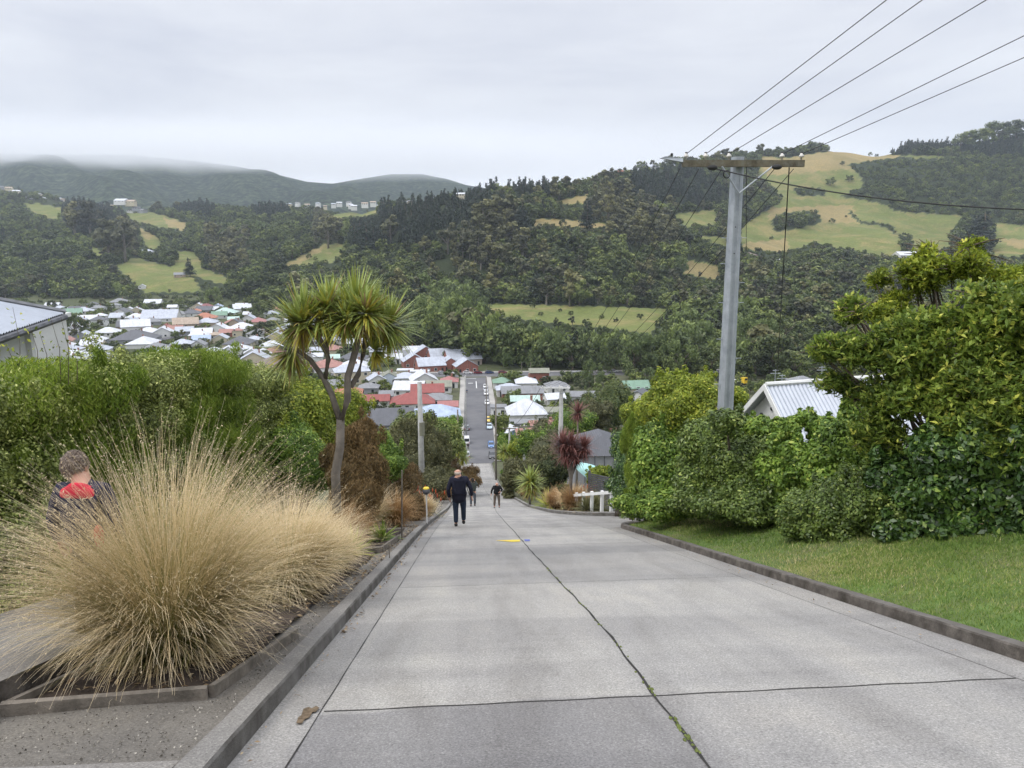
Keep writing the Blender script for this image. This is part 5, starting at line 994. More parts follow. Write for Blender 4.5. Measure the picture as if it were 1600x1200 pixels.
rmass('shrub', 'low dark shrub spilling onto the lawn', [(1260, 800, 12, (.55, .55, .45)), (1300, 790, 11.6, (.6, .6, .6)), (1340, 780, 11.2, (.6, .6, .7)), (1290, 830, 11.6, (.6, .5, .3)), (1240, 822, 12, (.35, .4, .25)), (1330, 825, 11.2, (.6, .5, .35)), (1385, 800, 10.8, (.6, .6, .6))], 64000, .06, 'lf_mid', (7.0, 11.2, P(11.2)+.1))
rmass('shrub', 'broad-leaved dark shrub at the right edge of the lawn', [(1420, 830, 10.3, (.55, .5, .4)), (1470, 820, 10, (.6, .6, .5)), (1530, 830, 9.6, (.6, .6, .45)), (1590, 830, 9.2, (.6, .6, .5)), (1440, 780, 10.3, (.55, .5, .5)), (1500, 770, 9.9, (.6, .6, .55)), (1570, 770, 9.4, (.6, .6, .6)), (1640, 790, 9, (.7, .7, .8)), (1400, 750, 10.8, (.6, .6, .6)), (1480, 710, 10, (.6, .6, .6)), (1560, 700, 9.5, (.7, .6, .7)), (1640, 700, 9, (.7, .7, .8))], 95000, .088, 'lf_dark', (9.2, 9.9, P(9.9)+.1), asp=.55)
# big leafy tree: whorls of large leaves on visible branches
def whorls(C, m, size, nper=5, asp=.36, tilt=.45):
    V = []; A = []; n = len(C); ax = unit(n)*.7; ax[:, 2] = np.abs(ax[:, 2])+.5; ax /= np.linalg.norm(ax, axis=1)[:, None]
    u = np.cross(ax, unit(n)); u /= np.linalg.norm(u, axis=1)[:, None]; w = np.cross(ax, u); bv = np.clip(rng.normal(.5, .22, n), 0, 1)
    for j in range(nper):
        q = 2*np.pi*j/nper+rng.random(n)*1.6; d = np.cos(q)[:, None]*u+np.sin(q)[:, None]*w; d = d*(1-.3)+ax*rng.uniform(-.1, 1.5, n)[:, None]+unit(n)*.3; d /= np.linalg.norm(d, axis=1)[:, None]
        sd = np.cross(d, ax); sd /= np.linalg.norm(sd, axis=1)[:, None]; L = (size*rng.uniform(.45, 1.3, n))[:, None]; up = np.cross(sd, d); dr = np.array([0, 0, -.14])
        V.append(np.stack([C, C+d*L*.45+sd*L*asp*.5+up*L*.03, C+d*L+dr*L, C+d*L*.45-sd*L*asp*.5+up*L*.03], 1)); A.append(np.repeat(np.clip(bv+rng.normal(0, .1, n), 0, 1)[:, None], 4, 1))
    V = np.concatenate(V).reshape(-1, 3); return V, np.arange(len(V)).reshape(-1, 4), np.concatenate(A).ravel()
def bigtree(label, spec, base, m, n, size, nl, branches, light=None):
    Bs = [B(*q) for q in spec]; ba = np.array(base, float); Bl = [(np.array(c)-ba, q) for c, q in Bs]; e = empty('leafy_tree', base, 0, label, 'tree')
    Bl = [(c+unit(1)[0]*np.array(q)*R.uniform(0, .7), np.array(q)*R.uniform(.38, .62)) for c, q in Bl for _ in range(4)]; p, nn, k = blobpts(Bl, n, .95); v, f, a = cat([whorls(p, m, size)]); link('crown', npmesh('crown', v, f, M[m], a), e); s = MB()
    for i in range(branches):
        c, q = R.choice(Bl); c = Vector(c); b0 = Vector((R.uniform(-.3, .3), R.uniform(-.3, .3), 0)); mid = b0.lerp(c, .5)+Vector((R.uniform(-.2, .2), R.uniform(-.2, .2), R.uniform(-.1, .25))); r = R.uniform(.02, .045)
        s.tube([b0, b0.lerp(mid, .5)+Vector((R.uniform(-.1, .1),)*3), mid, c], [r, r*.8, r*.6, r*.4], 6)
        for j in range(4): t_ = c+Vector((R.uniform(-1, 1), R.uniform(-1, 1), R.uniform(-.4, .6)))*.4; s.tube([c, c.lerp(t_, .5)+Vector((.04, 0, .03)), t_], [r*.4, r*.28, .004], 5)
    s.build('trunk', M['bark'], e, True)
    return e
bigtree('big round leafy tree at the right edge with whorls of glossy leaves', [(1400, 520, 11, (.8, .8, .6)), (1350, 560, 11.2, (.7, .7, .5)), (1440, 570, 10.6, (.9, .8, .6)), (1500, 520, 10.2, (.8, .8, .6)), (1560, 500, 9.8, (.8, .8, .7)), (1480, 610, 10.2, (.9, .8, .6)), (1560, 590, 9.6, (.9, .8, .7)), (1620, 540, 9.4, (.8, .8, .9)), (1400, 620, 10.8, (.7, .7, .5)), (1310, 600, 11.5, (.55, .6, .35)), (1540, 660, 9.7, (.9, .8, .6)), (1620, 640, 9.2, (.8, .8, .8)), (1330, 490, 11.6, (.35, .4, .4)), (1450, 660, 10.5, (.8, .7, .5)), (1380, 680, 11, (.6, .7, .5)), (1520, 690, 10, (.8, .7, .4)), (1300, 545, 11.4, (.4, .4, .25)), (1660, 470, 9.2, (.8, .8, .6))], (8.6, 10.3, P(10.3)+.2), 'lf_tree', 19000, .105, 6, 60)
bigtree('yellowish open-crowned tree showing above the big leafy tree', [(1430, 440, 12.5, (.5, .6, .5)), (1470, 430, 12.3, (.6, .6, .6)), (1520, 420, 12, (.6, .6, .5)), (1560, 450, 11.8, (.6, .6, .5)), (1400, 470, 12.6, (.5, .5, .4)), (1600, 450, 11.6, (.6, .6, .5)), (1440, 400, 12.6, (.3, .3, .4)), (1515, 385, 12.2, (.35, .35, .3)), (1390, 500, 12.4, (.5, .5, .4)), (1370, 440, 12.9, (.3, .3, .25)), (1650, 460, 11.4, (.6, .6, .6))], (9.7, 12.1, P(12.1)), 'lf_yel', 7400, .085, 6, 40)
# ---- tussock grasses
def strands(n, L, width, lo, hi, leanmax, bendm, seed=None, kink=0.0, r=.2):
    segs = 8; az = rng.random(n)*6.28; lean = rng.random(n)**.8*leanmax; ln = L*(.4+.6*rng.random(n)); bend = rng.uniform(.2, 1.0, n)*bendm; r0 = r*np.sqrt(rng.random(n)); p = np.stack([np.cos(az)*r0, np.sin(az)*r0, np.zeros(n)], 1)
    sd = np.stack([-np.sin(az), np.cos(az), np.zeros(n)], 1); V = np.empty((n, segs+1, 2, 3)); A = np.empty((n, segs+1, 2)); tn = rng.normal(0, .08, n); ks = rng.integers(2, segs, n); aw = rng.normal(0, .5, n)
    for i in range(segs+1):
        u = i/segs; w = width*(1-u*.8); V[:, i, 0] = p-sd*w/2; V[:, i, 1] = p+sd*w/2; A[:, i, :] = np.clip(lo+(hi-lo)*u+tn, 0, 1)[:, None]
        th = lean+bend*u**1.5+np.where(i >= ks, kink, 0); aa = az+aw*u; p = p+np.stack([np.cos(aa)*np.sin(th), np.sin(aa)*np.sin(th), np.cos(th)], 1)*(ln/segs)[:, None]; p[:, 2] = np.maximum(p[:, 2], .01)
    st = ((np.arange(n)*(segs+1)*2)[:, None]+np.arange(segs)[None, :]*2).ravel(); return V.reshape(-1, 3), np.stack([st, st+1, st+3, st+2], 1), A.reshape(-1)
def tussock(name, label, base, n, L, spread, width, m='tussock', seeds=.25, group=None, flat=1.0, lo=0.0, hi=1.0, squash=0):
    segs = 9; az = rng.random(n)*6.28; lean0 = (rng.random(n)**.75)*spread*.55+.02; ln = L*(.45+.6*rng.random(n))*(1-.15*lean0); seed = rng.random(n) < seeds; ln = np.where(seed, ln*1.18, ln)
    bend = (rng.uniform(.15, 1.15, n)+lean0*.75)*np.where(seed, .8, 1.0)*flat
    r0 = .2*L/1.8*np.sqrt(rng.random(n)); p = np.stack([np.cos(az)*r0, np.sin(az)*r0, np.zeros(n)], 1); side = np.stack([-np.sin(az+rng.normal(0, .5, n)), np.cos(az), np.zeros(n)], 1); side /= np.linalg.norm(side, axis=1)[:, None]
    azw = rng.normal(0, .35, n); V = np.empty((n, segs+1, 2, 3)); A = np.empty((n, segs+1, 2)); tone_ = rng.normal(0, .1, n)
    for i in range(segs+1):
        u = i/segs; w = (width*(1-u*.75)*np.where(seed, .8, 1))[:, None]; V[:, i, 0] = p-side*w/2; V[:, i, 1] = p+side*w/2; A[:, i, :] = np.clip(lo+(hi-lo)*(u*.85+.05)+tone_, 0, 1)[:, None]
        th = lean0+bend*u**1.7*1.15; aa = az+azw*u; p = p+np.stack([np.cos(aa)*np.sin(th), np.sin(aa)*np.sin(th), np.cos(th)], 1)*(ln/segs)[:, None]
        if squash: p[:, 2] = np.maximum(p[:, 2], -.1)
    st = (np.arange(n)*(segs+1)*2)[:, None]+np.arange(segs)[None, :]*2; st = st.ravel(); Fq = np.stack([st, st+1, st+3, st+2], 1); parts = [(V.reshape(-1, 3), Fq, A.reshape(-1))]
    # seed husks along the tips
    k = np.nonzero(seed)[0]; C = []; Dn = []
    for i in range(5, segs+1):
        for q in range(2):
            u = rng.random(len(k))[:, None]; a_, b_ = V[k, i-1, 0], V[k, i, 0]; C.append(a_*(1-u)+b_*u+rng.normal(0, .012, (len(k), 3))*L/1.8); Dn.append(b_-a_)
    if len(k):
        C = np.concatenate(C); Dn = np.concatenate(Dn); nn = np.cross(Dn, unit(len(Dn))); v, f, a = leaves(C, nn, .019*L/1.8, .32, .1, rng.uniform(.75, 1, len(C)), .5); parts.append((v, f, a))
    parts.append(strands(int(n*.55), L*.72, width*1.1, 0.05, .38, .85, 1.0)); parts.append(strands(int(n*.10), L*.7, width, .5, .95, 1.0, .9, kink=1.2)); parts.append(strands(int(n*.16), L*.32, width*1.3, .45, .75, 1.5, .8, kink=.5, r=.32*L/1.8))
    v, f, a = cat(parts); e = empty(name, base, 0, label, 'tussock grass', group); link('blades', npmesh('blades', v, f, M[m], a), e)
    s = MB(); s.sphere((0, 0, .02), (.24*L/1.8, .24*L/1.8, .12*L/1.8), 10, 6); s.build('crown_base', M['lf_bronze'], e, True)
    return e
def gb(x, y): return (x, y, zl(x, y))
tussock('tussock_grass', 'huge golden tussock grass in the timber-edged bed nearest the camera', gb(-2.58, 5.75), 7000, 1.92, 1.12, .0046, seeds=.16)
tussock('tussock_grass', 'second golden tussock arching over the left kerb', gb(-2.4, 8.7), 4600, 1.5, 1.2, .0062, seeds=.12, lo=.12)
tussock('tussock_grass', 'third golden tussock farther back beside the kerb', gb(-2.55, 9.6), 4200, 1.25, 1.25, .007, seeds=.2, lo=.2)
tussock('tussock_grass', 'small straw tussock at the foot of the cabbage tree', gb(-2.35, 11.0), 2600, 1.0, 1.3, .008, seeds=.15, lo=.25)
tussock('tussock_grass', 'straw-coloured plume tussock in front of the bronze hedge', gb(-2.9, 18.5), 1800, 1.45, .8, .011, seeds=.3, lo=.3)
tussock('tussock_grass', 'greenish brown tussock behind the marker post', gb(-2.4, 21.5), 1800, 1.2, 1.3, .012, 'tussock_orange', seeds=.1)
tussock('tussock_grass', 'bronze mop of sedge left of the lily', gb(-2.75, 14.3), 2600, 1.15, 1.3, .008, 'tussock_orange', seeds=.05)
tussock('tussock_grass', 'orange sedge beside the kerb below the red hot pokers', gb(-2.1, 25.5), 1800, 1.1, 1.3, .014, 'tussock_orange', seeds=.1)
tussock('tussock_grass', 'green-brown grass clump left of the dark-coated walker', gb(-2.0, 29), 1500, 1.0, 1.2, .016, 'tussock', seeds=.1)
for x, y, L, m, lb in ((5.2, 33.5, 1.5, 'tussock_orange', 'tall fluffy orange tussock on the right planting strip'), (4.9, 38.5, 1.3, 'tussock_orange', 'rusty tussock left of the tall orange one'), (5.6, 37, 1.4, 'tussock', 'straw tussock behind the tall orange one'), (5.0, 58, 1.3, 'tussock_orange', 'small orange tussock near the green bin'), (5.2, 78, 1.9, 'tussock', 'pale straw tussock far down the right kerb'), (5.4, 70, 1.6, 'tussock_orange', 'brown tussock below the pale straw one'), (-2.4, 58, 1.6, 'tussock_orange', 'tawny tussock far down the left kerb')):
    tussock('tussock_grass', lb, (x, y, P(y)+.1), 1500, L, 1.15, .012+y*.00022, m, seeds=.15, lo=.1)
# ---- sword-leaved plants
def swords(C, ax, n, L, wd, droop, vlo, vhi, segs=5, dead=0.0):
    n = int(n); C = np.array(C, float); d = unit(n); axx = np.array(ax, float); d = d+axx*.75; d /= np.linalg.norm(d, axis=1)[:, None]
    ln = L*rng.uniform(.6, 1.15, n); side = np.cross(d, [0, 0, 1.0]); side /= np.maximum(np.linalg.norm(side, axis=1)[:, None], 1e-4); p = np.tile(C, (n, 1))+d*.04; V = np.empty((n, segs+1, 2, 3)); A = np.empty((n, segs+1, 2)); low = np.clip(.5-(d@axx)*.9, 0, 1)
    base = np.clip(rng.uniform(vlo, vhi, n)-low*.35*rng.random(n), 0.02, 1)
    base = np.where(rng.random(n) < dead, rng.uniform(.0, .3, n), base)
    for i in range(segs+1):
        u = i/segs; w = (wd*(.55+.9*min(u*3, 1)-1.42*max(u-.35, 0)/.65*1.0)); w = max(w, wd*.05); V[:, i, 0] = p-side*w/2; V[:, i, 1] = p+side*w/2; A[:, i, :] = np.clip(base+.12*u, 0, 1)[:, None]
        dd = d.copy(); dd[:, 2] -= droop*(u**1.5)*(.4+low); dd /= np.linalg.norm(dd, axis=1)[:, None]; p = p+dd*(ln/segs)[:, None]
    st = ((np.arange(n)*(segs+1)*2)[:, None]+np.arange(segs)[None, :]*2).ravel(); return V.reshape(-1, 3), np.stack([st, st+1, st+3, st+2], 1), A.reshape(-1)
def cabbage(label, base, limbs, heads, m='sword', d=12.0, skirt=True, bark='bark_grey', name='cabbage_tree', wd=.034):
    """limbs: pixel polylines with radii at distance d; heads: (px, py, leaf length, count, lean)"""
    ba = np.array(base, float); e = empty(name, base, 0, label, 'cabbage tree'); s = MB()
    for ln, r0, r1 in limbs:
        pts = [Vector(col(a, b, d+dz)-ba) for a, b, dz in ln]; n = len(pts); s.tube(pts, [r0+(r1-r0)*i/(n-1) for i in range(n)], 9)
    s.build('trunk', M[bark], e, True)
    for px, py, L, n, dz, ax, dead in heads:
        c = col(px, py, d+dz)-ba; parts = [swords((0, 0, 0), ax, n, L, wd, .55, .38, .95, dead=dead)]
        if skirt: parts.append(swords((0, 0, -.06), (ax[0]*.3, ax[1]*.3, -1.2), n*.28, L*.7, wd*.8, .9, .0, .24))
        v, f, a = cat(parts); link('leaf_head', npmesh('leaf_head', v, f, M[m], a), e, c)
    return e
bx = col(527, 780, 12)[:2]
cabbage('tall multi-headed cabbage tree with spiky leaf heads on the left', (bx[0], bx[1], zl(bx[0], bx[1])-.1),
 [([(526, 800, 0), (524, 740, 0), (531, 700, 0), (532, 655, 0)], .085, .072), ([(532, 660, 0), (518, 615, .05), (505, 590, .1), (485, 562, .15), (462, 545, .2)], .06, .036), ([(508, 592, .1), (513, 562, 0), (510, 548, 0)], .046, .04), ([(510, 550, 0), (500, 530, -.1), (478, 508, -.15)], .05, .04), ([(510, 550, 0), (512, 525, .2), (520, 500, .2)], .045, .04),
  ([(532, 660, 0), (543, 625, -.1), (543, 590, -.1), (552, 560, -.1), (562, 520, -.1), (566, 492, -.1)], .065, .05), ([(548, 605, 0), (560, 585, .1), (567, 555, .2), (570, 530, .2), (578, 500, .2)], .048, .036), ([(566, 545, .3), (590, 525, .5), (602, 512, .5)], .045, .04)],
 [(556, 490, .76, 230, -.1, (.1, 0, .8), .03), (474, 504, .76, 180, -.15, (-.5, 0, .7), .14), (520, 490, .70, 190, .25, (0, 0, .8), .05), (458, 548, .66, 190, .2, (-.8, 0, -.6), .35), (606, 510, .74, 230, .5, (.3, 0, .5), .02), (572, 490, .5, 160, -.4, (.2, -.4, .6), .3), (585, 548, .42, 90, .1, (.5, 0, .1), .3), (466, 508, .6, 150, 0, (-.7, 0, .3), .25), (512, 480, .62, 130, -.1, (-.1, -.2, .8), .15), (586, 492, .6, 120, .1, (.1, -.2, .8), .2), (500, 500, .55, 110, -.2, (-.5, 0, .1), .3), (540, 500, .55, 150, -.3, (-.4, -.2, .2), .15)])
def cord(label, px, py, d, L, n, m, stem=None, wd=.03, heads=None):
    g = col(px, py, d); zg_ = P(g[1]); base = (g[0], g[1], zg_); e = empty('cordyline', base, 0, label, 'cabbage tree')
    hs = heads or [(0, 0)]; s = MB()
    for dx, dy in hs:
        c = col(px+dx, py+dy, d)-np.array(base); 
        v, f, a = cat([swords((0, 0, 0), (0, 0, .6), n, L, wd*(1+d/40), .6, .4, 1, dead=.06), swords((0, 0, -.1), (0, 0, -1.0), n*.3, L*.7, wd*(1+d/40), .8, 0, .2)]); link('leaf_head', npmesh('leaf_head', v, f, M[m], a), e, c)
        mz = c[2]*.55; s.tube([(0, 0, -.2), (0, 0, mz), (c[0], c[1], c[2])], [.09, .07, .05], 7)
    s.build('trunk', M['bark_grey'], e, True); return e
cord('dark red cordyline with three heads right of the second pole', 893, 700, 34, .85, 200, 'sword_red', heads=[(0, -4), (-14, -6), (20, 0), (6, 12), (-8, 10)], wd=.022)
cord('reddish cordyline showing above the three-headed one', 903, 645, 46, .95, 190, 'sword_red', wd=.02)
cord('green cordyline at the end of the left bushes, front', 716, 705, 80, 1.3, 160, 'sword', wd=.03, heads=[(0, 0), (8, 10)])
cord('green cordyline at the end of the left bushes, rear', 692, 692, 84, 1.4, 160, 'sword', wd=.03, heads=[(0, 0), (-9, 6), (8, -4)])
cord('green cordyline beside the lower right pole', 787, 706, 95, 1.4, 160, 'sword', wd=.03, heads=[(0, 0), (6, 4)])
cord('green cordyline on the right planting strip', 828, 752, 46, 1.2, 220, 'sword', wd=.026, heads=[(0, 0), (3, 10)])
def clump(name, label, x, y, L, n, m, wd, droop=.9, catg='plant'):
    e = empty(name, (x, y, zl(x, y)), 0, label, catg); v, f, a = swords((0, 0, 0), (0, 0, .9), n, L, wd, droop, .45, .95); v[:, 2] = np.maximum(v[:, 2], -.05); link('leaves', npmesh('leaves', v, f, M[m], a), e); return e
clump('lily', 'bright green strappy lily beside the short board', -2.35, 13.2, .55, 90, 'lf_yel', .05); clump('lily', 'green strappy lily behind the wooden stake', -2.15, 16.2, .5, 90, 'lf_green', .05)
clump('flax', 'low olive flax clump beside the white rail fence', 6.0, 32.2, .95, 260, 'lf_olive', .035); clump('flax', 'second low flax clump nearer the corner of the kerb', 5.5, 31.6, .85, 220, 'lf_olive', .035); clump('flax', 'yellow-striped flax on the right kerb', 4.7, 41, 1.1, 160, 'lf_yel', .04)
# red hot pokers
M['poker'] = mat('poker_flower', (.50, .09, .035), .7, .3, 20)
def pokers(label, x, y, n, sp, h):
    e = empty('poker_clump', (x, y, P(y)+.1), 0, label, 'flowers'); v, f, a = swords((0, 0, 0), (0, 0, .8), 260, .8, .03, .7, .35, .9); v[:, 0] += rng.normal(0, sp*.5, len(v)//12).repeat(12); link('leaves', npmesh('leaves', v, f, M['lf_olive'], a), e); s = MB(); t_ = MB(); s.tube([(0, 0, -.1), (0, 0, 0), (0, 0, .11)], [.016, .027, .005], 6); pm_ = s.mesh('flower', M['poker'], True)
    for i in range(n):
        a_, b_ = R.gauss(0, sp), R.gauss(0, sp*.6); hh = h*R.uniform(.7, 1.1); t_.tube([(a_*.6, b_*.6, 0), (a_, b_, hh)], .008, 4); fl = s if i == 0 else None; fo_ = link('flower', pm_, e, (a_, b_, hh)); fo_.scale = (1, 1, R.uniform(.8, 1.2))
    t_.build('stalks', M['lf_olive'], e); return e
pokers('orange-red hot poker flowers behind the marker post', -2.5, 30, 44, .85, 1.1); pokers('small group of orange pokers left of the slat fence', 6.3, 34.5, 14, .4, 1.2)
# ------------------------------------------------------------------ near houses
M['corr'] = None
def corrmat(name, c, pitch=.076, ax='X'):
    m, nt, b, out = newmat(name); tc = nt.nodes.new('ShaderNodeTexCoord').outputs['Object']
    r = ramp(nt, [(.35, tuple(x*.85 for x in c)), (.65, c)]); nt.links.new(noise(nt, 1.2, 5, .7, tc), r.inputs[0]); nt.links.new(r.outputs[0], b.inputs['Base Color']); b.inputs['Roughness'].default_value = .4; b.inputs['Metallic'].default_value = .3
    return m
M['corr'] = corrmat('corrugated_iron', (.44, .47, .52))
def corr_sheet(s, a, b_, c, d_, n, amp):
    """corrugated quad: eave a->b, ridge d->c"""
    a, b_, c, d_ = map(Vector, (a, b_, c, d_)); nn = (b_-a).cross(d_-a).normalized(); vs = []
    for i in range(n*6+1):
        u = i/(n*6); w = amp*math.sin(2*math.pi*i/6); vs += [a.lerp(b_, u)+nn*w, d_.lerp(c, u)+nn*w]
    s.add(vs, [(2*i, 2*i+2, 2*i+3, 2*i+1) for i in range(n*6)])
# left house: eave corner about (100, 492), roof rising to the left
A_ = col(101, 489, 15.5); e = empty('house', (A_[0], A_[1], P(A_[1])-1.2), 0, 'near white house with a corrugated iron roof behind the hedge on the left', 'house'); ba = np.array(e.location)
C0 = Vector(A_-ba); Ez = C0.z
e0 = C0; e1 = Vector(col(-120, 560, 9.0)-ba); e1.z = Ez-.12
dirv = (e1-e0); dirv.z = 0; dirv.normalize(); inn = Vector((-dirv.y, dirv.x, 0)); inn = inn if inn.x < 0 else -inn
W_ = 7.0; rg0 = e0+inn*3.6+dirv*3.4+Vector((0, 0, 1.35)); rg1 = e0+inn*3.6+dirv*12+Vector((0, 0, 1.35)); e1 = e0+dirv*12; e2 = e0+inn*7.2; 
s = MB(); corr_sheet(s, e1, e0, rg0, rg1, 86, .016); corr_sheet(s, e0, e2, rg0, rg0, 50, .016); e3 = e2+dirv*12; corr_sheet(s, e2, e3, rg1, rg0, 40, .011)
rf = s.build('roof', M['corr'], e)
s = MB(); s.tube([rg0+Vector((0, 0, .03)), e0+Vector((0, 0, .03))], .06, 6); s.tube([rg0+Vector((0, 0, .03)), rg1+Vector((0, 0, .03))], .06, 6); s.build('ridge_cap', roofmat('grey'), rf)
s = MB(); dn = Vector((0, 0, -.09))
for p, q in ((e0, e1), (e0, e2)): s.tube([p+dn, q+dn], .065, 8)
s.build('gutter', roofmat('dkgrey'), e)
w0 = e0+dirv*.5+inn*.5; w1 = w0+dirv*11; w2 = w0+inn*6.2; w3 = w1+inn*6.2; hz_ = Ez-.14
def wallq(s, p, q, z0, z1, th=.12):
    s.add([(p.x, p.y, z0), (q.x, q.y, z0), (q.x, q.y, z1), (p.x, p.y, z1)], [(0, 1, 2, 3)])
s = MB(); wallq(s, w0, w1, -1.5, hz_); wallq(s, w0, w2, -1.5, hz_); wallq(s, w1, w3, -1.5, hz_); wallq(s, w2, w3, -1.5, hz_); s.add([e0+dn, e1+dn, e1+inn*.6+dn, e0+inn*.6+dn], [(0, 1, 2, 3)]); s.build('wall', wallmat('white'), e)
def winq(px, py, w, h, base_, dv, nm='window'):
    pass
out_ = -inn
for k, (u, w, zt, hh) in enumerate(((1.6, .9, .75, 1.1), (4.4, 1.5, .7, 1.2), (7.2, 1.4, .7, 1.2))):
    c = w0+dirv*u+out_*.02; z = Ez-zt-hh/2; rz = math.atan2(dirv.y, dirv.x); s = MB(); s.box((c.x, c.y, z), (w+.2, .08, hh+.2), rz); fo = s.build('window', M['trim'], e); s = MB(); c2 = c+out_*.03; s.box((c2.x, c2.y, z), (w, .06, hh), rz); s.build('pane', M['glass'], fo)
s = MB(); s.box((w0.x+dirv.x*.5+out_.x*.04, w0.y+dirv.y*.5+out_.y*.04, Ez-1.6), (.16, .12, 3.0), math.atan2(dirv.y, dirv.x)); s.build('corner_board', M['trim'], e)
# annex with flat parapet to the right of it
q = col(100, 530, 20); a2 = empty('house', (q[0], q[1], P(q[1])-1), math.radians(8), 'low white flat-topped extension with an arched window right of the near left house', 'house'); s = MB(); hh = q[2]-(P(q[1])-1)+.5; s.box((-1.95, 0, hh/2-1), (3.0, 3, hh+2)); s.build('wall', wallmat('white'), a2); s = MB(); s.box((-1.95, 0, hh+.06), (3.2, 3.3, .12)); s.build('roof', M['trim'], a2); s = MB(); s.tube([(-.6, -1.48, hh-1.0), (-.6, -1.56, hh-1.0)], .38, 16); s.build('window', M['glass'], a2)
# white cottage right: gable towards camera-left
G = col(1197, 602, 24.5); e = empty('cottage', (G[0], G[1], P(G[1])-1.5), 0, 'white weatherboard cottage with a pointed gable and corrugated roof behind the right-hand hedge', 'cottage'); ba = np.array(e.location); ap = Vector(G-ba)
gl = Vector(col(1162, 650, 25.3)-ba); ww = 1.9; fdir = Vector((1, -.12, 0)).normalized()   # gable wall faces the camera's left: ridge runs to the right and away
rdir = Vector((1, .25, 0)).normalized(); sd = Vector((.25, -1, 0)).normalized()*1.0
hw = 1.75; dz = 1.75
l_ = ap-sd*hw*1.0+Vector((-.0, 0, -dz)); r_ = ap+sd*hw+Vector((0, 0, -dz)); Lr = 7.5
s = MB(); corr_sheet(s, r_, r_+rdir*Lr, ap+rdir*Lr, ap, 44, .022); corr_sheet(s, l_+rdir*Lr, l_, ap, ap+rdir*Lr, 44, .022); rf = s.build('roof', M['corr'], e)
s = MB(); s.tube([ap+Vector((0, 0, .04)), ap+rdir*Lr+Vector((0, 0, .04))], .08, 6); s.build('ridge_cap', M['trim'], rf)
s = MB()
for p in (l_, r_):
    a, c = ap+Vector((0, 0, .06))-rdir*.05, p+Vector((0, 0, .06))-rdir*.05; dvv = Vector((0, 0, -.24)); s.add([a, c, c+dvv, a+dvv, a-rdir*.05, c-rdir*.05, c+dvv-rdir*.05, a+dvv-rdir*.05], [(0, 1, 2, 3), (7, 6, 5, 4), (0, 4, 5, 1), (1, 5, 6, 2), (2, 6, 7, 3), (3, 7, 4, 0)])
s.build('barge_board', M['trim'], e)
g0 = rdir*.35; s = MB(); li = ap-sd*(hw-.25)+Vector((0, 0, -dz+.2))+g0; ri = ap+sd*(hw-.25)+Vector((0, 0, -dz+.2))+g0; ai = ap+g0+Vector((0, 0, -.12)); lo1, ro1 = Vector((li.x, li.y, -1)), Vector((ri.x, ri.y, -1)); s.add([lo1, ro1, ri, ai, li], [(0, 1, 2, 3, 4)]); s.add([ro1, ro1+rdir*(Lr-.7), ri+rdir*(Lr-.7), ri], [(0, 1, 2, 3)]); s.add([lo1, lo1+rdir*(Lr-.7), li+rdir*(Lr-.7), li], [(0, 1, 2, 3)]); s.build('wall', wallmat('white'), e)
for k in (-.55, 0, .55): s = MB(); c = ai+sd*k+Vector((0, 0, -.75-abs(k)*.6))-rdir*.03; s.tube([c, c-rdir*.03], .07, 10); s.build('vent', M['glass'], e)
# grey shed-like house
G = col(930, 722, 52); e = empty('house', (G[0]+.3, G[1], P(G[1])-.5), math.radians(-2), 'tall grey board-clad house with a dark hipped roof behind the slat fence', 'house'); hh = EYE[2]+52*pt(920, 697)[1]-(P(G[1])-.5)
s = MB(); s.box((0, 0, hh/2-1), (4.3, 5, hh+2)); 
s.build('wall', wallmat('charcoal' if False else 'grey'), e); s = MB(); a, c = 2.3, 2.65; s.add([(-a, -c, hh), (a, -c, hh), (a, c, hh), (-a, c, hh), (0, -1.0, hh+1.1), (0, 1.0, hh+1.1)], [(0, 1, 4), (1, 2, 5, 4), (2, 3, 5), (3, 0, 4, 5), (3, 2, 1, 0)]); s.build('roof', roofmat('dkgrey'), e)
s = MB(); [s.box((x, -2.52, hh/2), (.03, .04, hh)) for x in (-1.4, -.7, 0, .7, 1.4)]; s.build('batten', roofmat('dkgrey'), e)
q = MB(); q.box((1.7, -2.56, hh-2.9), (.8, .1, 1.9)); wq = q.build('window', M['trim'], e); q = MB(); q.box((1.8, -2.62, hh-2.7), (.45, .04, 1.3)); q.build('pane', M['glass'], wq)
# ------------------------------------------------------------------ fences, posts
G0 = col(897, 800, 33); G1 = col(957, 800, 30); e = empty('slat_fence', (G0[0], G0[1], P(G0[1])-.3), 0, 'grey horizontal slat fence behind the white rail', 'fence'); ba = np.array(e.location); s = MB(); sp = MB()
x0, y0 = 6.0, 34.0; x1, y1 = 8.1, 32.2; M['slat'] = mat('grey_slat', (.15, .15, .16), .8, .25, 4, .3, 40)
L_ = math.hypot(x1-x0, y1-y0); rz = math.atan2(y1-y0, x1-x0)
for i in range(17):
    z0 = P(y0)+.1+i*.1; s.box(((x0+x1)/2-ba[0], (y0+y1)/2-ba[1], z0-ba[2]+.3), (L_, .025, .068), rz)
s.build('slats', M['slat'], e)
for k in (0, .5, 1):
    sp = MB(); sp.box((x0+(x1-x0)*k-ba[0], y0+(y1-y0)*k+.05-ba[1], P(y0)+.9-ba[2]+.3), (.1, .09, 1.9), rz); sp.build('post', M['slat'], e)
e = empty('rail_fence', (7.3, 28.2, P(28.2)), 0, 'low white timber rail fence with square posts beside the driveway', 'fence'); ba = np.array(e.location); tops = []
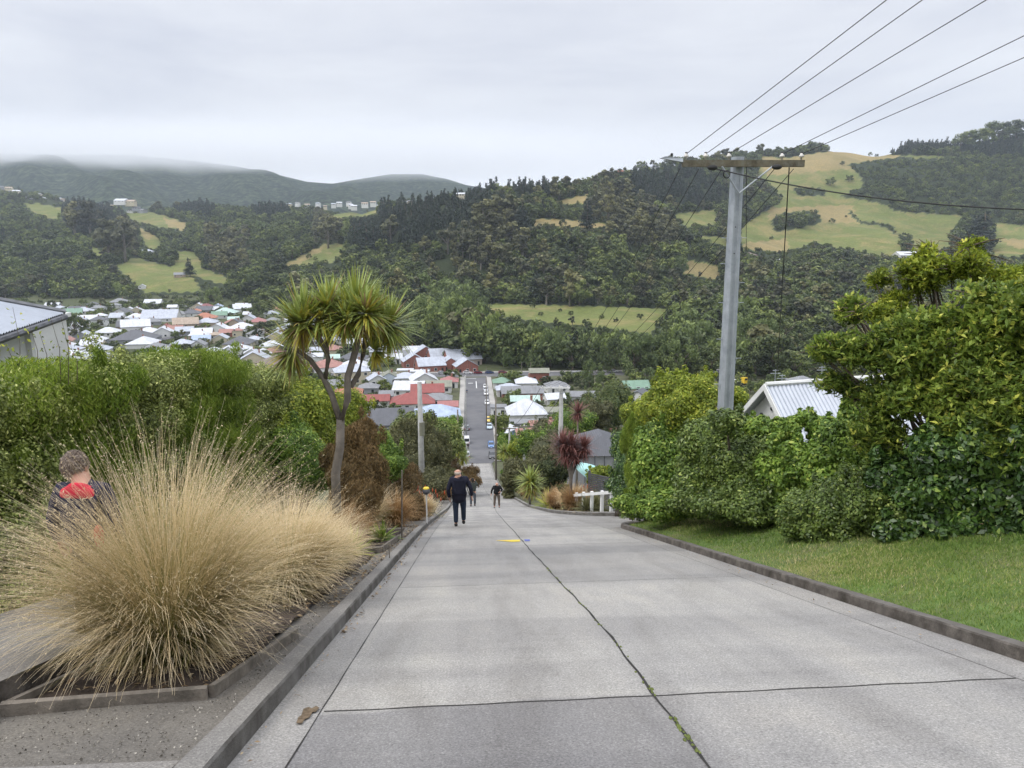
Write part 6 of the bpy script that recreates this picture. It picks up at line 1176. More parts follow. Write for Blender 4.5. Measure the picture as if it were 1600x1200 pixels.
for px, pyt, pyb in ((956, 765, 803), (941, 767, 799), (925, 768, 797), (912, 769, 790), (901, 770, 787)):
    d = np.interp(px, [901, 956], [33.5, 29]); a = col(px, pyt, d)-ba; c = Vector((a[0], a[1], P(ba[1]+a[1])-ba[2]+.05)); s = MB(); s.box((a[0], a[1], (a[2]+c.z)/2), (.12, .12, a[2]-c.z), .3); s.build('post', M['trim'], e); tops.append(Vector(a))
s = MB(); u = (tops[0]-tops[-1]).normalized(); dn = Vector((0, 0, -.12)); p, q = tops[-1]-u*.2+dn, tops[0]+u*.28+dn; nn = Vector((-u.y, u.x, 0))*.04
if nn.y > 0: nn = -nn
off = nn.normalized()*.1; s.add([p+off-nn+Vector((0, 0, z)) for z in (-.07, .07)]+[q+off-nn+Vector((0, 0, z)) for z in (-.07, .07)]+[p+off+nn+Vector((0, 0, z)) for z in (-.07, .07)]+[q+off+nn+Vector((0, 0, z)) for z in (-.07, .07)], [(0, 2, 3, 1), (4, 5, 7, 6), (1, 3, 7, 5), (0, 4, 6, 2), (0, 1, 5, 4), (2, 6, 7, 3)]); s.build('rail', M['trim'], e)
# mint dinghy behind the fence
M['mint'] = mat('mint_paint', (.36, .62, .60), .4, .1, 2); c = col(932, 745, 37); e = empty('dinghy', c, -.35, 'upturned mint green dinghy hull leaning behind the slat fence', 'boat'); s = MB(); prof = []
nst = 13
for i in range(nst):
    u = i/(nst-1); x = -1.25+2.5*u; w = .55*math.sin(math.pi*min(max(.08+.84*u, 0), 1))**.7; hgt = .5*(1-(2*u-1)**2*.6); prof.append([(x, w*math.cos(a), hgt*math.sin(a)) for a in np.linspace(0, math.pi, 9)])
vs = [v for r in prof for v in r]; s.add(vs, [(i*9+j, i*9+j+1, (i+1)*9+j+1, (i+1)*9+j) for i in range(nst-1) for j in range(8)]+[tuple(range(9)), tuple(range((nst-1)*9, nst*9))]); h_ = s.build('hull', M['mint'], e, True); h_.rotation_euler = (.3, .45, 0); s = MB(); s.tube([(-1.2, 0, .22), (-.5, 0, .46), (0, 0, .52), (.6, 0, .46), (1.2, 0, .2)], .03, 6); k_ = s.build('keel', M['mint'], e, True); k_.rotation_euler = (.3, .45, 0)
# green bin, wooden stakes, white marker post
M['bin'] = mat('green_plastic', (.03, .24, .07), .5, .1, 3); c = col(797, 749, 62); e = empty('garden_bin', (c[0], c[1], P(c[1])+.1), .2, 'green lidded garden bin among the shrubs on the right kerb', 'bin'); s = MB(); s.add([(x*.24, y*.24, 0) for x, y in ((-1, -1), (1, -1), (1, 1), (-1, 1))]+[(x*.3, y*.33, .85) for x, y in ((-1, -1), (1, -1), (1, 1), (-1, 1))], [(3, 2, 1, 0), (0, 1, 5, 4), (1, 2, 6, 5), (2, 3, 7, 6), (3, 0, 4, 7), (4, 5, 6, 7)]); s.build('body', M['bin'], e); s = MB(); s.box((0, 0, .89), (.66, .72, .07)); s.build('lid', M['bin'], e)
c = col(667, 808, 22.5); e = empty('marker_post', (c[0], c[1], P(c[1])+.1), 0, 'thin white marker post with a grey lamp head beside the left kerb', 'post'); s = MB(); hp = EYE[2]+22.5*pt(667, 770)[1]-(P(c[1])+.1); s.box((0, 0, hp/2), (.045, .045, hp)); s.build('pole', M['trim'], e); s = MB(); s.sphere((0, 0, hp+.06), (.13, .13, .12), 12, 8); s.build('lamp_head', roofmat('dkgrey'), e, True); s = MB(); s.tube([(0, 0, hp+.15), (0, 0, hp+.185)], [.11, .09], 12); s.build('cap', M['yel'], e)
def stake(px, pyb, pyt, d, r, lb, lean=0):
    c = col(px, pyb, d); s = MB(); g = P(c[1])+.1; top = EYE[2]+d*pt(px, pyt)[1]-g; s.tube([(0, 0, -.2), (lean, 0, top)], [r, r*.8], 6); tag(s.build('wooden_stake', M['timber'], loc=(c[0], c[1], g)), lb, 'stake')
stake(627, 825, 735, 16.5, .022, 'thin leaning wooden stake in the left bed', .06); stake(632, 790, 700, 40, .05, 'taller weathered stake behind the bronze hedge'); stake(609, 880, 850, 12.5, .012, 'short thin stake in front of the short grey board')
s = MB(); s.tube([(0, 0, 0), (.12, .1, 1.75)], .009, 5); tag(s.build('garden_stake', M['timber'], loc=col(1350, 712, 12.5)), 'thin bare stick standing in front of the leafy laurel hedge', 'stake')
# ------------------------------------------------------------------ power poles
M['galv'] = mat('galvanised_steel', (.40, .43, .46), .55, .12, 2.5, .1, 20, metal=.35, dirt=((.30, .33, .36), 3)); M['xarm'] = mat('weathered_crossarm', (.135, .12, .085), .95, .35, 5, .7, 35, dirt=((.2, .2, .17), 6)); M['ceramic'] = mat('insulator', (.62, .60, .56), .35, .1, 5); M['dark_iron'] = mat('dark_iron', (.035, .035, .035), .7, .2, 5); M['wire'] = mat('wire', (.03, .03, .032), .6, .1, 3); M['conc_pole'] = mat('pole_concrete', (.40, .40, .385), .9, .15, 1.2, .5, 30, dirt=((.22, .22, .19), .9))
PD = 18.0; tp = col(1153, 252, PD); pb = col(1134, 640, PD); g = P(pb[1])-.3
e = empty('power_pole', (pb[0], pb[1], g), 0, 'tall galvanised steel power pole with a timber crossarm on the right', 'power pole'); ba = np.array(e.location)
# channel-shaped shaft: three folded faces
s = MB(); nseg = 14
tv = Vector(tp-ba); bv_ = Vector((tv.x-(tp[0]-pb[0])*(tp[2]-g)/(tp[2]-pb[2]), tv.y, 0)); bv_ = Vector((0+(pb[0]-tp[0])*((pb[2]-g)/(tp[2]-pb[2])), 0, 0))
oct_ = [(-1, -.35), (-.6, -.8), (-.28, -.8), (-.2, -.62), (.2, -.62), (.28, -.8), (.6, -.8), (1, -.35), (1, .8), (-1, .8)]
rings_ = []
for i in range(nseg+1):
    u = i/nseg; c = bv_.lerp(tv+Vector((0, 0, .1)), u); w = .2-.066*u; rings_.append([(c.x+a*w, c.y+b_*w, c.z) for a, b_ in oct_])
k = len(oct_); s.add([v for r in rings_ for v in r], [(i*k+j, i*k+(j+1) % k, (i+1)*k+(j+1) % k, (i+1)*k+j) for i in range(nseg) for j in range(k)]+[tuple(range(nseg*k, nseg*k+k))]); s.build('shaft', M['galv'], e)
s = MB()
for pz, sx in ((372, 1), (372, -1), (412, -1), (442, 1), (473, 1), (473, -1), (530, -1), (560, 1), (600, -1)):
    c = Vector(col(1146, pz, PD)-ba); u = (c.z-0)/tv.z; cx = bv_.lerp(tv, u).x; w = .2-.066*u; s.tube([(cx+sx*w*.9, c.y, c.z), (cx+sx*(w+.17), c.y, c.z+.005)], .009, 5); s.tube([(cx+sx*(w+.02), c.y, c.z+.05), (cx+sx*(w+.05), c.y, c.z), (cx+sx*(w+.02), c.y, c.z-.14)], .007, 5)
s.build('step_bolts', M['galv'], e)
s = MB(); [s.tube([(Vector(col(1153-(pz-252)*.05, pz, PD)-ba)+Vector((-.03, -.135, 0))), (Vector(col(1153-(pz-252)*.05, pz, PD)-ba)+Vector((-.03, -.15, 0)))], .014, 8) for pz in (355, 396)]; s.build('bolt_holes', M['dark_iron'], e)
# crossarm
xa0 = Vector(col(1062, 257, PD-.0)-ba); xa1 = Vector(col(1250, 257, PD)-ba); yo = -.2; xm = (xa0+xa1)/2; s = MB(); s.box((xm.x, xm.y+yo, xm.z), ((xa1-xa0).length, .12, .155), math.atan2((xa1-xa0).y, (xa1-xa0).x)); xo = s.build('crossarm', M['xarm'], e)
s = MB(); v0 = Vector(col(1154, 303, PD)-ba)+Vector((0, -.17, 0)); v0.x = bv_.lerp(tv, v0.z/tv.z).x
for px in (1122, 1200): q = Vector(col(px, 262, PD)-ba)+Vector((0, yo-.07, 0)); s.tube([v0, q], .022, 6)
s.build('brace', M['galv'], e)
INS = [1068, 1098, 1134, 1216, 1246]; itop = []
for px in INS:
    c = Vector(col(px, 251, PD)-ba); c.y += yo; s = MB(); s.tube([c, c+Vector((0, 0, .06)), c+Vector((0, 0, .061)), c+Vector((0, 0, .1)), c+Vector((0, 0, .12)), c+Vector((0, 0, .15))], [.022, .022, .065, .055, .035, .03], 10); io = s.build('insulator', M['ceramic'], e, True); s = MB(); s.sphere(tuple(c+Vector((0, 0, .16))), (.035, .035, .02), 8, 5); s.build('cap', M['dark_iron'], io); itop.append(c+Vector((0, 0, .13))+Vector(ba))
for px, py in ((1107, 264), (1206, 263)): c = Vector(col(px, py, PD)-ba); s = MB(); s.sphere((c.x, c.y+yo-.09, c.z), (.13, .07, .065), 10, 6); s.tube([(c.x-.09, c.y+yo-.09, c.z), (c.x+.09, c.y+yo-.09, c.z)], .035, 8); s.build('fuse_box', M['dark_iron'], e, True)
s = MB(); c = Vector(col(1129, 274, PD)-ba)+Vector((0, yo-.1, 0))
for q in range(3): s.tube([c+Vector((math.cos(a)*(.075+.006*q), .01*q, math.sin(a)*(.085+.004*q))) for a in np.linspace(0, 6.28, 20)], .0065, 5)
s.build('cable_coil', M['wire'], e)
# street lamp at the left end of the crossarm
s = MB(); a = Vector(col(1062, 254, PD)-ba)+Vector((0, yo, 0)); b_ = Vector(col(1028, 249, PD-.1)-ba)+Vector((0, yo, 0)); lamp_e = MB(); u = (b_-a)
lamp_e.add([a+Vector((0, -.09, -.02)), a+Vector((0, .09, -.02)), b_+Vector((0, .05, 0)), b_+Vector((0, -.05, 0)), a+Vector((0, -.06, .07)), a+Vector((0, .06, .07)), b_+Vector((.12, .04, .045)), b_+Vector((.12, -.04, .045))], [(3, 2, 1, 0), (4, 5, 6, 7), (0, 1, 5, 4), (1, 2, 6, 5), (2, 3, 7, 6), (3, 0, 4, 7)]); lo_ = lamp_e.build('street_lamp_head', M['galv'], e); s.sphere(tuple(Vector(col(1046, 243, PD)-ba)+Vector((0, yo, 0))), .035, 10, 8); s.build('sensor', M['dark_iron'], lo_, True)
def wire(pts, r, label, sag=0, n=24, catg='wire', grp=None):
    a, c = Vector(pts[0]), Vector(pts[1]); P_ = [a.lerp(c, i/n)-Vector((0, 0, sag*4*(i/n)*(1-i/n))) for i in range(n+1)]; s = MB(); s.tube(P_, r, 5); return tag(s.build('power_wire', M['wire']), label, catg, grp)
EN = [((1385, 0), 10.5), ((1441, 0), 10.7), ((1541, 0), 10.6), ((1600, 56), 11.2), ((1600, 90), 11.8)]
NM = ['leftmost', 'second from left', 'middle', 'second from right', 'rightmost']
for i, (a, ((px, py), dq)) in enumerate(zip(itop, EN)):
    q = Vector(col(px, py, dq*1.2)); u = q-a; wire((a, a+u*3.0), .0085, '%s of the five wires rising from the crossarm to the upper right' % NM[i])
# second pole and wires down to it
P2D = 60.0
def pole(px, pyt, pyb, d, r, label, arm=None, m='conc_pole', armm='trim'):
    c = col(px, pyb, d); g = P(c[1])-.3; top = EYE[2]+d*pt(px, pyt)[1]; e = empty('power_pole', (c[0], c[1], g), 0, label, 'power pole'); h = top-g; s = MB(); s.tube([(0, 0, 0), (0, 0, h*.5), (0, 0, h)], [r*1.25, r*1.1, r*.8], 8); s.build('shaft', M[m], e, True)
    if arm:
        a = col(arm[0], arm[2], d)-np.array(e.location); b_ = col(arm[1], arm[2], d)-np.array(e.location); s = MB(); s.box(((a[0]+b_[0])/2, -r-.06, a[2]), (b_[0]-a[0], .1, .13), math.atan2(b_[1]-a[1], b_[0]-a[0])); s.build('crossarm', M[armm], e)
        for k in range(4): u = .06+k*.29; s = MB(); x = a[0]+(b_[0]-a[0])*u; s.tube([(x, -r-.06, a[2]+.06), (x, -r-.06, a[2]+.2)], [.05, .03], 6); s.build('insulator', M['ceramic'], e)
        s = MB(); [s.tube([(0, -r, a[2]-.55), (sx*.5, -r-.06, a[2]-.05)], .025, 5) for sx in (-1, 1)]; s.build('brace', M['galv'], e)
    return e, top
pole(875, 604, 756, P2D, .2, 'pale concrete power pole with a white crossarm by the red cordyline', (844, 890, 605))
pole(819, 664, 735, 88, .16, 'grey pole with a crossarm in front of the blue house', (801, 835, 666), armm='xarm'); pole(796, 668, 722, 100, .15, 'grey pole just left of the crossarm pole', (785, 806, 669), armm='xarm')
pole(659, 597, 742, 58, .22, 'pale concrete pole with a dark painted band left of the road'); 
c = col(659, 680, 58); s = MB(); s.tube([(0, 0, -.0), (0, 0, 1.15)], .262, 10); 
bo = s.build('pole_band', mat('olive_band', (.2, .2, .15), .8, .15, 3), loc=c); pe = [o for o in COL.objects if o.name.startswith('power_pole') and 'painted band' in o.get('label', '')][0]; bo.parent = pe; bo.location = Vector(c)-pe.location; 
pole(699, 666, 735, 92, .17, 'dark timber pole among the left-hand bushes', m='bark_grey'); pole(716, 640, 710, 125, .16, 'timber pole beside the left footway', m='bark_grey'); pole(775, 620, 725, 118, .14, 'dark timber pole at the right edge of the street', m='bark_grey')
pole(728, 586, 650, 200, .16, 'slim white pole on the left footway', m='conc_pole'); pole(760, 588, 640, 215, .16, 'slim dark pole on the right side of the upper street', m='bark_grey')
for i, (px, pt_, pb_) in enumerate(((737, 570, 586), (815, 566, 590), (822, 562, 588), (829, 566, 586), (876, 578, 598), (918, 560, 590), (1008, 570, 596), (1013, 570, 597), (683, 575, 592), (760, 573, 588))): pole(px, pt_, pb_, 318, .17, 'slim timber pole along the main road', m='bark_grey')['group'] if False else None
for i, (px, pt_) in enumerate(((737, 570), (815, 566), (829, 566), (876, 578), (918, 560), (1008, 570), (1013, 572), (760, 573))):
    t, q = pt(px, 588); d = 336/(FW[1]+t*RT[1]); c = EYE+d*(FW+t*RT); top = EYE[2]+d*pt(px, pt_)[1]; s = MB(); s.tube([(0, 0, 0), (0, 0, top-P(336))], [.18, .12], 6); tag(s.build('utility_pole', M['bark_grey'], loc=(c[0], c[1], P(336))), 'slim bare pole standing along the main road', 'utility pole', 'poles along the main road')
for px, pyt, lb in ((1210, 577, 'left television aerial on a mast above the cottage roof'), (1221, 585, 'smaller aerial mast in the middle above the cottage roof'), (1282, 572, 'right television aerial on a mast above the cottage roof')):
    c = col(px, 605, 60); top = EYE[2]+60*pt(px, pyt)[1]; s = MB(); h = top-P(c[1]); s.tube([(0, 0, 0), (0, 0, h)], .035, 5); s.tube([(-.45, 0, h-.35), (.45, 0, h-.35)], .025, 4); s.tube([(-.25, 0, h-.1), (.25, 0, h-.1)], .025, 4); tag(s.build('tv_aerial', M['galv'], loc=(c[0], c[1], P(c[1]))), lb, 'aerial')
for i, (px, q2) in enumerate(((1068, 848), (1098, 856), (1134, 866), (1216, 878), (1246, 886))):
    a = Vector(col(px-6, 264, PD)); b_ = Vector(col(q2, 602, P2D)); wire((a, b_), .0095, '%s of the wires sloping down from the crossarm to the second pole' % NM[i], sag=1.3 if i < 2 else 1.1)
wire((Vector(col(1120, 264, PD-.3)), Vector(col(1700, 330, 13.5))), .015, 'thick black service cable sagging to the right from the pole', sag=.22)
wire((Vector(col(1233, 262, PD)), Vector(col(1214, 590, 40))), .016, 'dark drop cable hanging down right of the pole'); wire((Vector(col(1166, 262, PD)), Vector(col(1166, 395, 30))), .01, 'thin drop cable just right of the pole shaft')
wire((Vector(col(846, 603, P2D)), Vector(col(803, 664, 88))), .02, 'left wire from the second pole to the third', sag=.5); wire((Vector(col(888, 603, P2D)), Vector(col(833, 664, 88))), .02, 'right wire from the second pole to the third', sag=.5)
# ------------------------------------------------------------------ people
M['skin'] = mat('skin', (.50, .28, .20), .55, .08, 20); M['skin_bald'] = M['skin']
def cloth(n, c, v=.12): 
    if n not in M: M[n] = mat(n, c, .9, v, 14, .4, 90)
    return M[n]
def skinmesh(name, nodes, edges, m, parent, lv=2):
    """nodes: (x, y, z, r) in metres; one smooth skinned surface"""
    me = D.meshes.new(name); me.from_pydata([n[:3] for n in nodes], edges, []); o = D.objects.new(name, me); COL.objects.link(o); md = o.modifiers.new('skin', 'SKIN'); md.use_smooth_shade = True
    sv = me.skin_vertices[0].data if me.skin_vertices else None
    for i, n in enumerate(nodes):
        r = n[3]; sv[i].radius = r if hasattr(r, '__len__') else (r, r); sv[i].use_root = (i == 0)
    sb = o.modifiers.new('smooth', 'SUBSURF'); sb.levels = lv; sb.render_levels = lv
    dg = bpy.context.evaluated_depsgraph_get(); ev = o.evaluated_get(dg); m2 = D.meshes.new_from_object(ev); D.objects.remove(o); m2.materials.clear(); m2.materials.append(m); m2.polygons.foreach_set('use_smooth', [True]*len(m2.polygons)); m2.name = name; return link(name, m2, parent)
def person(label, loc, rz, hgt=1.75, lean=0.0, armL=((-.2, .02, 1.42), (-.3, .03, 1.12), (-.3, -.06, .86)), armR=((.2, .02, 1.42), (.3, .03, 1.12), (.31, -.05, .86)), legs=(((-.1, 0, .92), (-.11, .03, .5), (-.12, -.03, .08)), ((.1, 0, .92), (.11, -.04, .5), (.12, .05, .08))), top=('c_top', (.02, .02, .03)), trou=('c_tr', (.03, .04, .06)), shoe=(.03, .028, .027), hair=None, bald=False, coat=0.0, head=(0, 0), build=1.0, skirt=0, stoop=0.0, extra=None, strands=False):
    """stands facing local -y, built at 1.75 m then scaled"""
    k = hgt/1.75; e = empty('person', loc, rz, label, 'person', scale=k); hx, hy = head; st = stoop
    neck = (0, .02-st*.6, 1.47); hd = (hx*.3, -.0-st+hy, 1.59-st*.15); tp_ = (hx*.4, .0-st*1.15+hy, 1.665-st*.2)
    nodes = [(0, 0, .95, .11*build), (0, 0, 1.12, .10*build), (0, -st*.3, 1.32, .115*build), (*neck, .062), (hd[0], hd[1], hd[2]-.03, (.088, .104)), (*tp_, (.086, .1))]; edges = [(0, 1), (1, 2), (2, 3), (3, 4), (4, 5)]
    def chain(a, pts, rs):
        p = a
        for q, r in zip(pts, rs): nodes.append((*q, r)); edges.append((p, len(nodes)-1)); p = len(nodes)-1
        return p
    hands = []
    for arm in (armL, armR):
        sh, el, wr = [Vector(q) for q in arm]; sh = sh+Vector((0, -st*.4, 0)); w = chain(2, [tuple(sh), tuple(sh.lerp(el, .5)), tuple(el), tuple(el.lerp(wr, .5)), tuple(wr)], [.06, .052, .044, .038, .027])
        d = (wr-el).normalized(); side = d.cross(Vector((1, 0, 0)) if abs(d.x) < .8 else Vector((0, 1, 0))).normalized(); pc = wr+d*.055; pm = chain(w, [tuple(pc)], [.032]); nrm = d.cross(side)
        for f_ in range(4):
            o = side*(f_-1.5)*.019; L = (.062, .072, .068, .052)[f_]; b0 = pc+d*.03+o; chain(pm, [tuple(b0), tuple(b0+d*L*.5+nrm*.008), tuple(b0+d*L*.9+nrm*.026)], [.0095, .0088, .007])
        b0 = pc+side*.028-d*.01; chain(pm, [tuple(b0+side*.012), tuple(b0+side*.028+d*.03)], [.011, .009])
    for lg in legs:
        h_, kn, an = [Vector(q) for q in lg]; w = chain(0, [tuple(h_), tuple(h_.lerp(kn, .5)), tuple(kn), tuple(kn.lerp(an, .5)), tuple(an)], [.095, .08, .06, .052, .04]); chain(w, [(an.x, an.y-.1, .035)], [.035])
    skinmesh('body', nodes, edges, M['skin'], e, 2)
    # face
    s = MB(); fx, fy, fz = hd[0], hd[1], hd[2]+.015; s.tube([(fx, fy-.085, fz+.02), (fx, fy-.118, fz-.015), (fx, fy-.095, fz-.03)], [.009, .014, .01], 6)
    s.build('nose', M['skin'], e, True)
    for sx in (-1, 1):
        s = MB(); s.sphere((fx+sx*.088, fy+.01, fz-.005), (.012, .024, .034), 8, 6); s.build('ear', M['skin'], e, True); s = MB(); s.sphere((fx+sx*.032, fy-.086, fz+.02), (.012, .008, .007), 8, 5); s.build('eye', M['dark_iron'], e, True)
    s = MB(); s.tube([(fx-.024, fy-.086, fz-.052), (fx, fy-.094, fz-.055), (fx+.024, fy-.086, fz-.052)], .005, 5); s.build('mouth', cloth('lip', (.32, .12, .10)), e, True)
    # clothes
    b_ = build; tn = [(0, 0, 1.16, .19*b_), (0, 0, 1.02, .19*b_), (0, 0, .93-coat, .19*b_+coat*.12), (0, -st*.3, 1.33, .185*b_), (0, -st*.45, 1.44, .11), (0, neck[1]+.005, 1.50, .084)]; te = [(0, 1), (1, 2), (0, 3), (3, 4), (4, 5)]
    for arm in (armL, armR):
        sh, el, wr = [Vector(q) for q in arm]; sh = sh+Vector((0, -st*.4, 0)); p = 3
        for q, r in ((sh, .082), (sh.lerp(el, .5), .075), (el, .066), (el.lerp(wr, .55), .058), (el.lerp(wr, .93), .05)): tn.append((*q, r)); te.append((p, len(tn)-1)); p = len(tn)-1
    skinmesh('top', tn, te, cloth(*top), e, 2)
    ln = [(0, 0, .98, (.155*b_, .125*b_)), (0, 0, .9, (.16*b_, .13*b_))]; le = [(0, 1)]
    for lg in legs:
        h_, kn, an = [Vector(q) for q in lg]; p = 1
        for q, r in ((h_.lerp(kn, .15), .1*b_), (h_.lerp(kn, .5), .095*b_), (kn, .08), (kn.lerp(an, .5), .074), (an+Vector((0, 0, .03)), .066)): ln.append((*q, r)); le.append((p, len(ln)-1)); p = len(ln)-1
    skinmesh('trousers', ln, le, cloth(*trou), e, 2)
    for lg in legs:
        an = Vector(lg[2]); s = MB(); z = an.z-.08
        s.sphere((an.x, an.y-.07, .035+z), (.05, .145, .045), 10, 6); s.sphere((an.x, an.y+.02, .06+z), (.045, .06, .055), 8, 6); s.build('shoe', cloth('shoe%d' % int(shoe[0]*1000), shoe), e, True)
    if hair: 
        s = MB(); cx, cy_, cz_ = (hd[0]+tp_[0])/2, (hd[1]+tp_[1])/2, (hd[2]+tp_[2])/2
        if bald: 
            for a in np.linspace(-.2, math.pi+.2, 15): s.sphere((cx+math.cos(a)*.072, cy_+.012+math.sin(a)*.082, cz_-.06), (.026, .026, .048), 6, 5)
        else: s.sphere((cx, cy_+.02, cz_+.015), (.098, .11, .12), 16, 12); s.sphere((cx, cy_+.05, cz_-.07), (.082, .07, .08), 12, 8)
        ho = s.build('hair', cloth(*hair), e, True)
        if strands:
            n = 1600; d = unit(n); d[:, 2] = np.abs(d[:, 2])*1.25-.45; d[:, 1] += .15; d /= np.linalg.norm(d, axis=1)[:, None]; C = np.array([cx, cy_+.02, cz_+.02])+d*np.array([.103, .116, .118]); tg = np.cross(d, unit(n)); tg[:, 2] -= .55; tg /= np.linalg.norm(tg, axis=1)[:, None]; sd = np.cross(tg, d); L = rng.uniform(.03, .075, n)[:, None]
            V = np.stack([C-tg*L*.4-sd*.0025, C-tg*L*.4+sd*.0025, C+tg*L*.3+d*.012+sd*.002, C+tg*L*.7+d*.006], 1); v, f = V.reshape(-1, 3), np.arange(4*n).reshape(n, 4); link('hair_strands', npmesh('hair_strands', v, f, leafmat('hair_strand', [(0, (.12, .09, .07)), (.6, (.30, .235, .19)), (1, (.5, .42, .35))], 0, .6, 0), rng.random(n).repeat(4)), ho)
    if extra: extra(e)
    return e
def stand(px, pyb, d=None):
    t, s = pt(px, pyb); ds = np.arange(3, 120, .02); y = ds*(FW[1]+t*RT[1]); k = np.nonzero(EYE[2]+ds*s <= Pv(y))[0][0]; d = ds[k]; v = EYE+d*(FW+t*RT); return (v[0], v[1], P(v[1])+.01), d
def cuff(e): pass
loc, d_ = stand(718, 822); print('man', loc, d_)
person('bald elderly man in a long navy coat walking down the middle of the road', loc, math.pi+.08, 90*d_/F*1.13, armL=((-.21, .02, 1.40), (-.33, .05, 1.12), (-.36, -.02, .85)), armR=((.21, .02, 1.40), (.31, .06, 1.12), (.27, -.02, .84)), legs=(((-.1, 0, .92), (-.12, -.02, .5), (-.13, -.12, .085)), ((.1, 0, .92), (.1, .02, .5), (.1, .06, .085))), top=('navy_coat', (.012, .013, .026)), trou=('dark_jeans', (.018, .028, .05)), hair=('grey_fringe', (.42, .36, .3)), bald=True, coat=.27, head=(.08, 0), build=1.12, stoop=.06)
loc, d_ = stand(776.5, 793); print('elder', loc, d_)
person('white-haired man in a black jumper and brown trousers standing facing uphill', loc, -.05, 41*d_/F*1.1, armL=((-.2, .02, 1.40), (-.32, .0, 1.14), (-.36, -.1, .92)), armR=((.2, .02, 1.40), (.33, .0, 1.16), (.2, -.2, 1.12)), legs=(((-.1, 0, .92), (-.14, -.03, .5), (-.16, 0, .08)), ((.1, 0, .92), (.13, -.03, .5), (.15, 0, .08))), top=('black_jumper', (.008, .008, .010)), trou=('brown_trousers', (.12, .095, .075)), hair=('white_hair', (.62, .58, .55)), bald=True, build=1.15, stoop=.05)
loc, d_ = stand(739, 791)
person('person in a grey-green jacket photographing with raised arms behind the bald man', loc, math.pi+.1, 45*d_/F*1.08, armL=((-.2, .02, 1.42), (-.3, -.12, 1.25), (-.14, -.28, 1.5)), armR=((.2, .02, 1.42), (.32, -.12, 1.25), (.16, -.28, 1.5)), top=('green_jacket', (.05, .058, .05)), trou=('grey_trousers', (.07, .08, .095)), hair=('dark_hair', (.03, .025, .02)))
y = 6.25; x = -3.45
def redpatch(e):
    s = MB()
    for sx, c in ((0, (.0, .135, 1.40)),): 
        pass
    red = cloth('red_yoke', (.55, .035, .06)); skinmesh('yoke', [(-.18, .045, 1.39, (.05, .062)), (0, .062, 1.395, (.062, .088)), (.18, .045, 1.39, (.05, .062)), (0, .02, 1.5, .075)], [(1, 0), (1, 2), (1, 3)], red, e, 2)
    s.sphere((-.2, .13, 1.02), (.04, .05, .11), 10, 8); s.build('pocket_panel', red, e, True)
e_ = person('person with grey-brown hair in a navy jacket with a red yoke on the left footpath', (x, y, P(y)+.305), math.pi-.12, 1.69, top=('navy_jacket', (.025, .026, .05)), trou=('dark_blue_trousers', (.03, .035, .05)), hair=('grey_brown_hair', (.22, .17, .135)), head=(.3, -.03), build=.98, stoop=.07, coat=.1, extra=redpatch, strands=True)
# far walkers
for px, pyb, col_, lb in ((731.5, 702, (.02, .02, .025), 'tiny dark-clothed walker beside the white van far down the street'), (729.5, 614.5, (.03, .05, .12), 'tiny walker in blue crossing near the top of the street')):
    t, s_ = pt(px, pyb); ds = np.arange(120, 330, .2); yv = ds*(FW[1]+t*RT[1]); k = np.nonzero(EYE[2]+ds*s_ <= Pv(yv)+.04)[0][0]; v = EYE+ds[k]*(FW+t*RT)
    person(lb, (v[0], v[1], P(v[1])+.05), .3, 1.7, top=('walker%d' % int(px), col_), trou=('walker_tr', (.04, .04, .045)), hair=('dark_hair', (.03, .025, .02)))
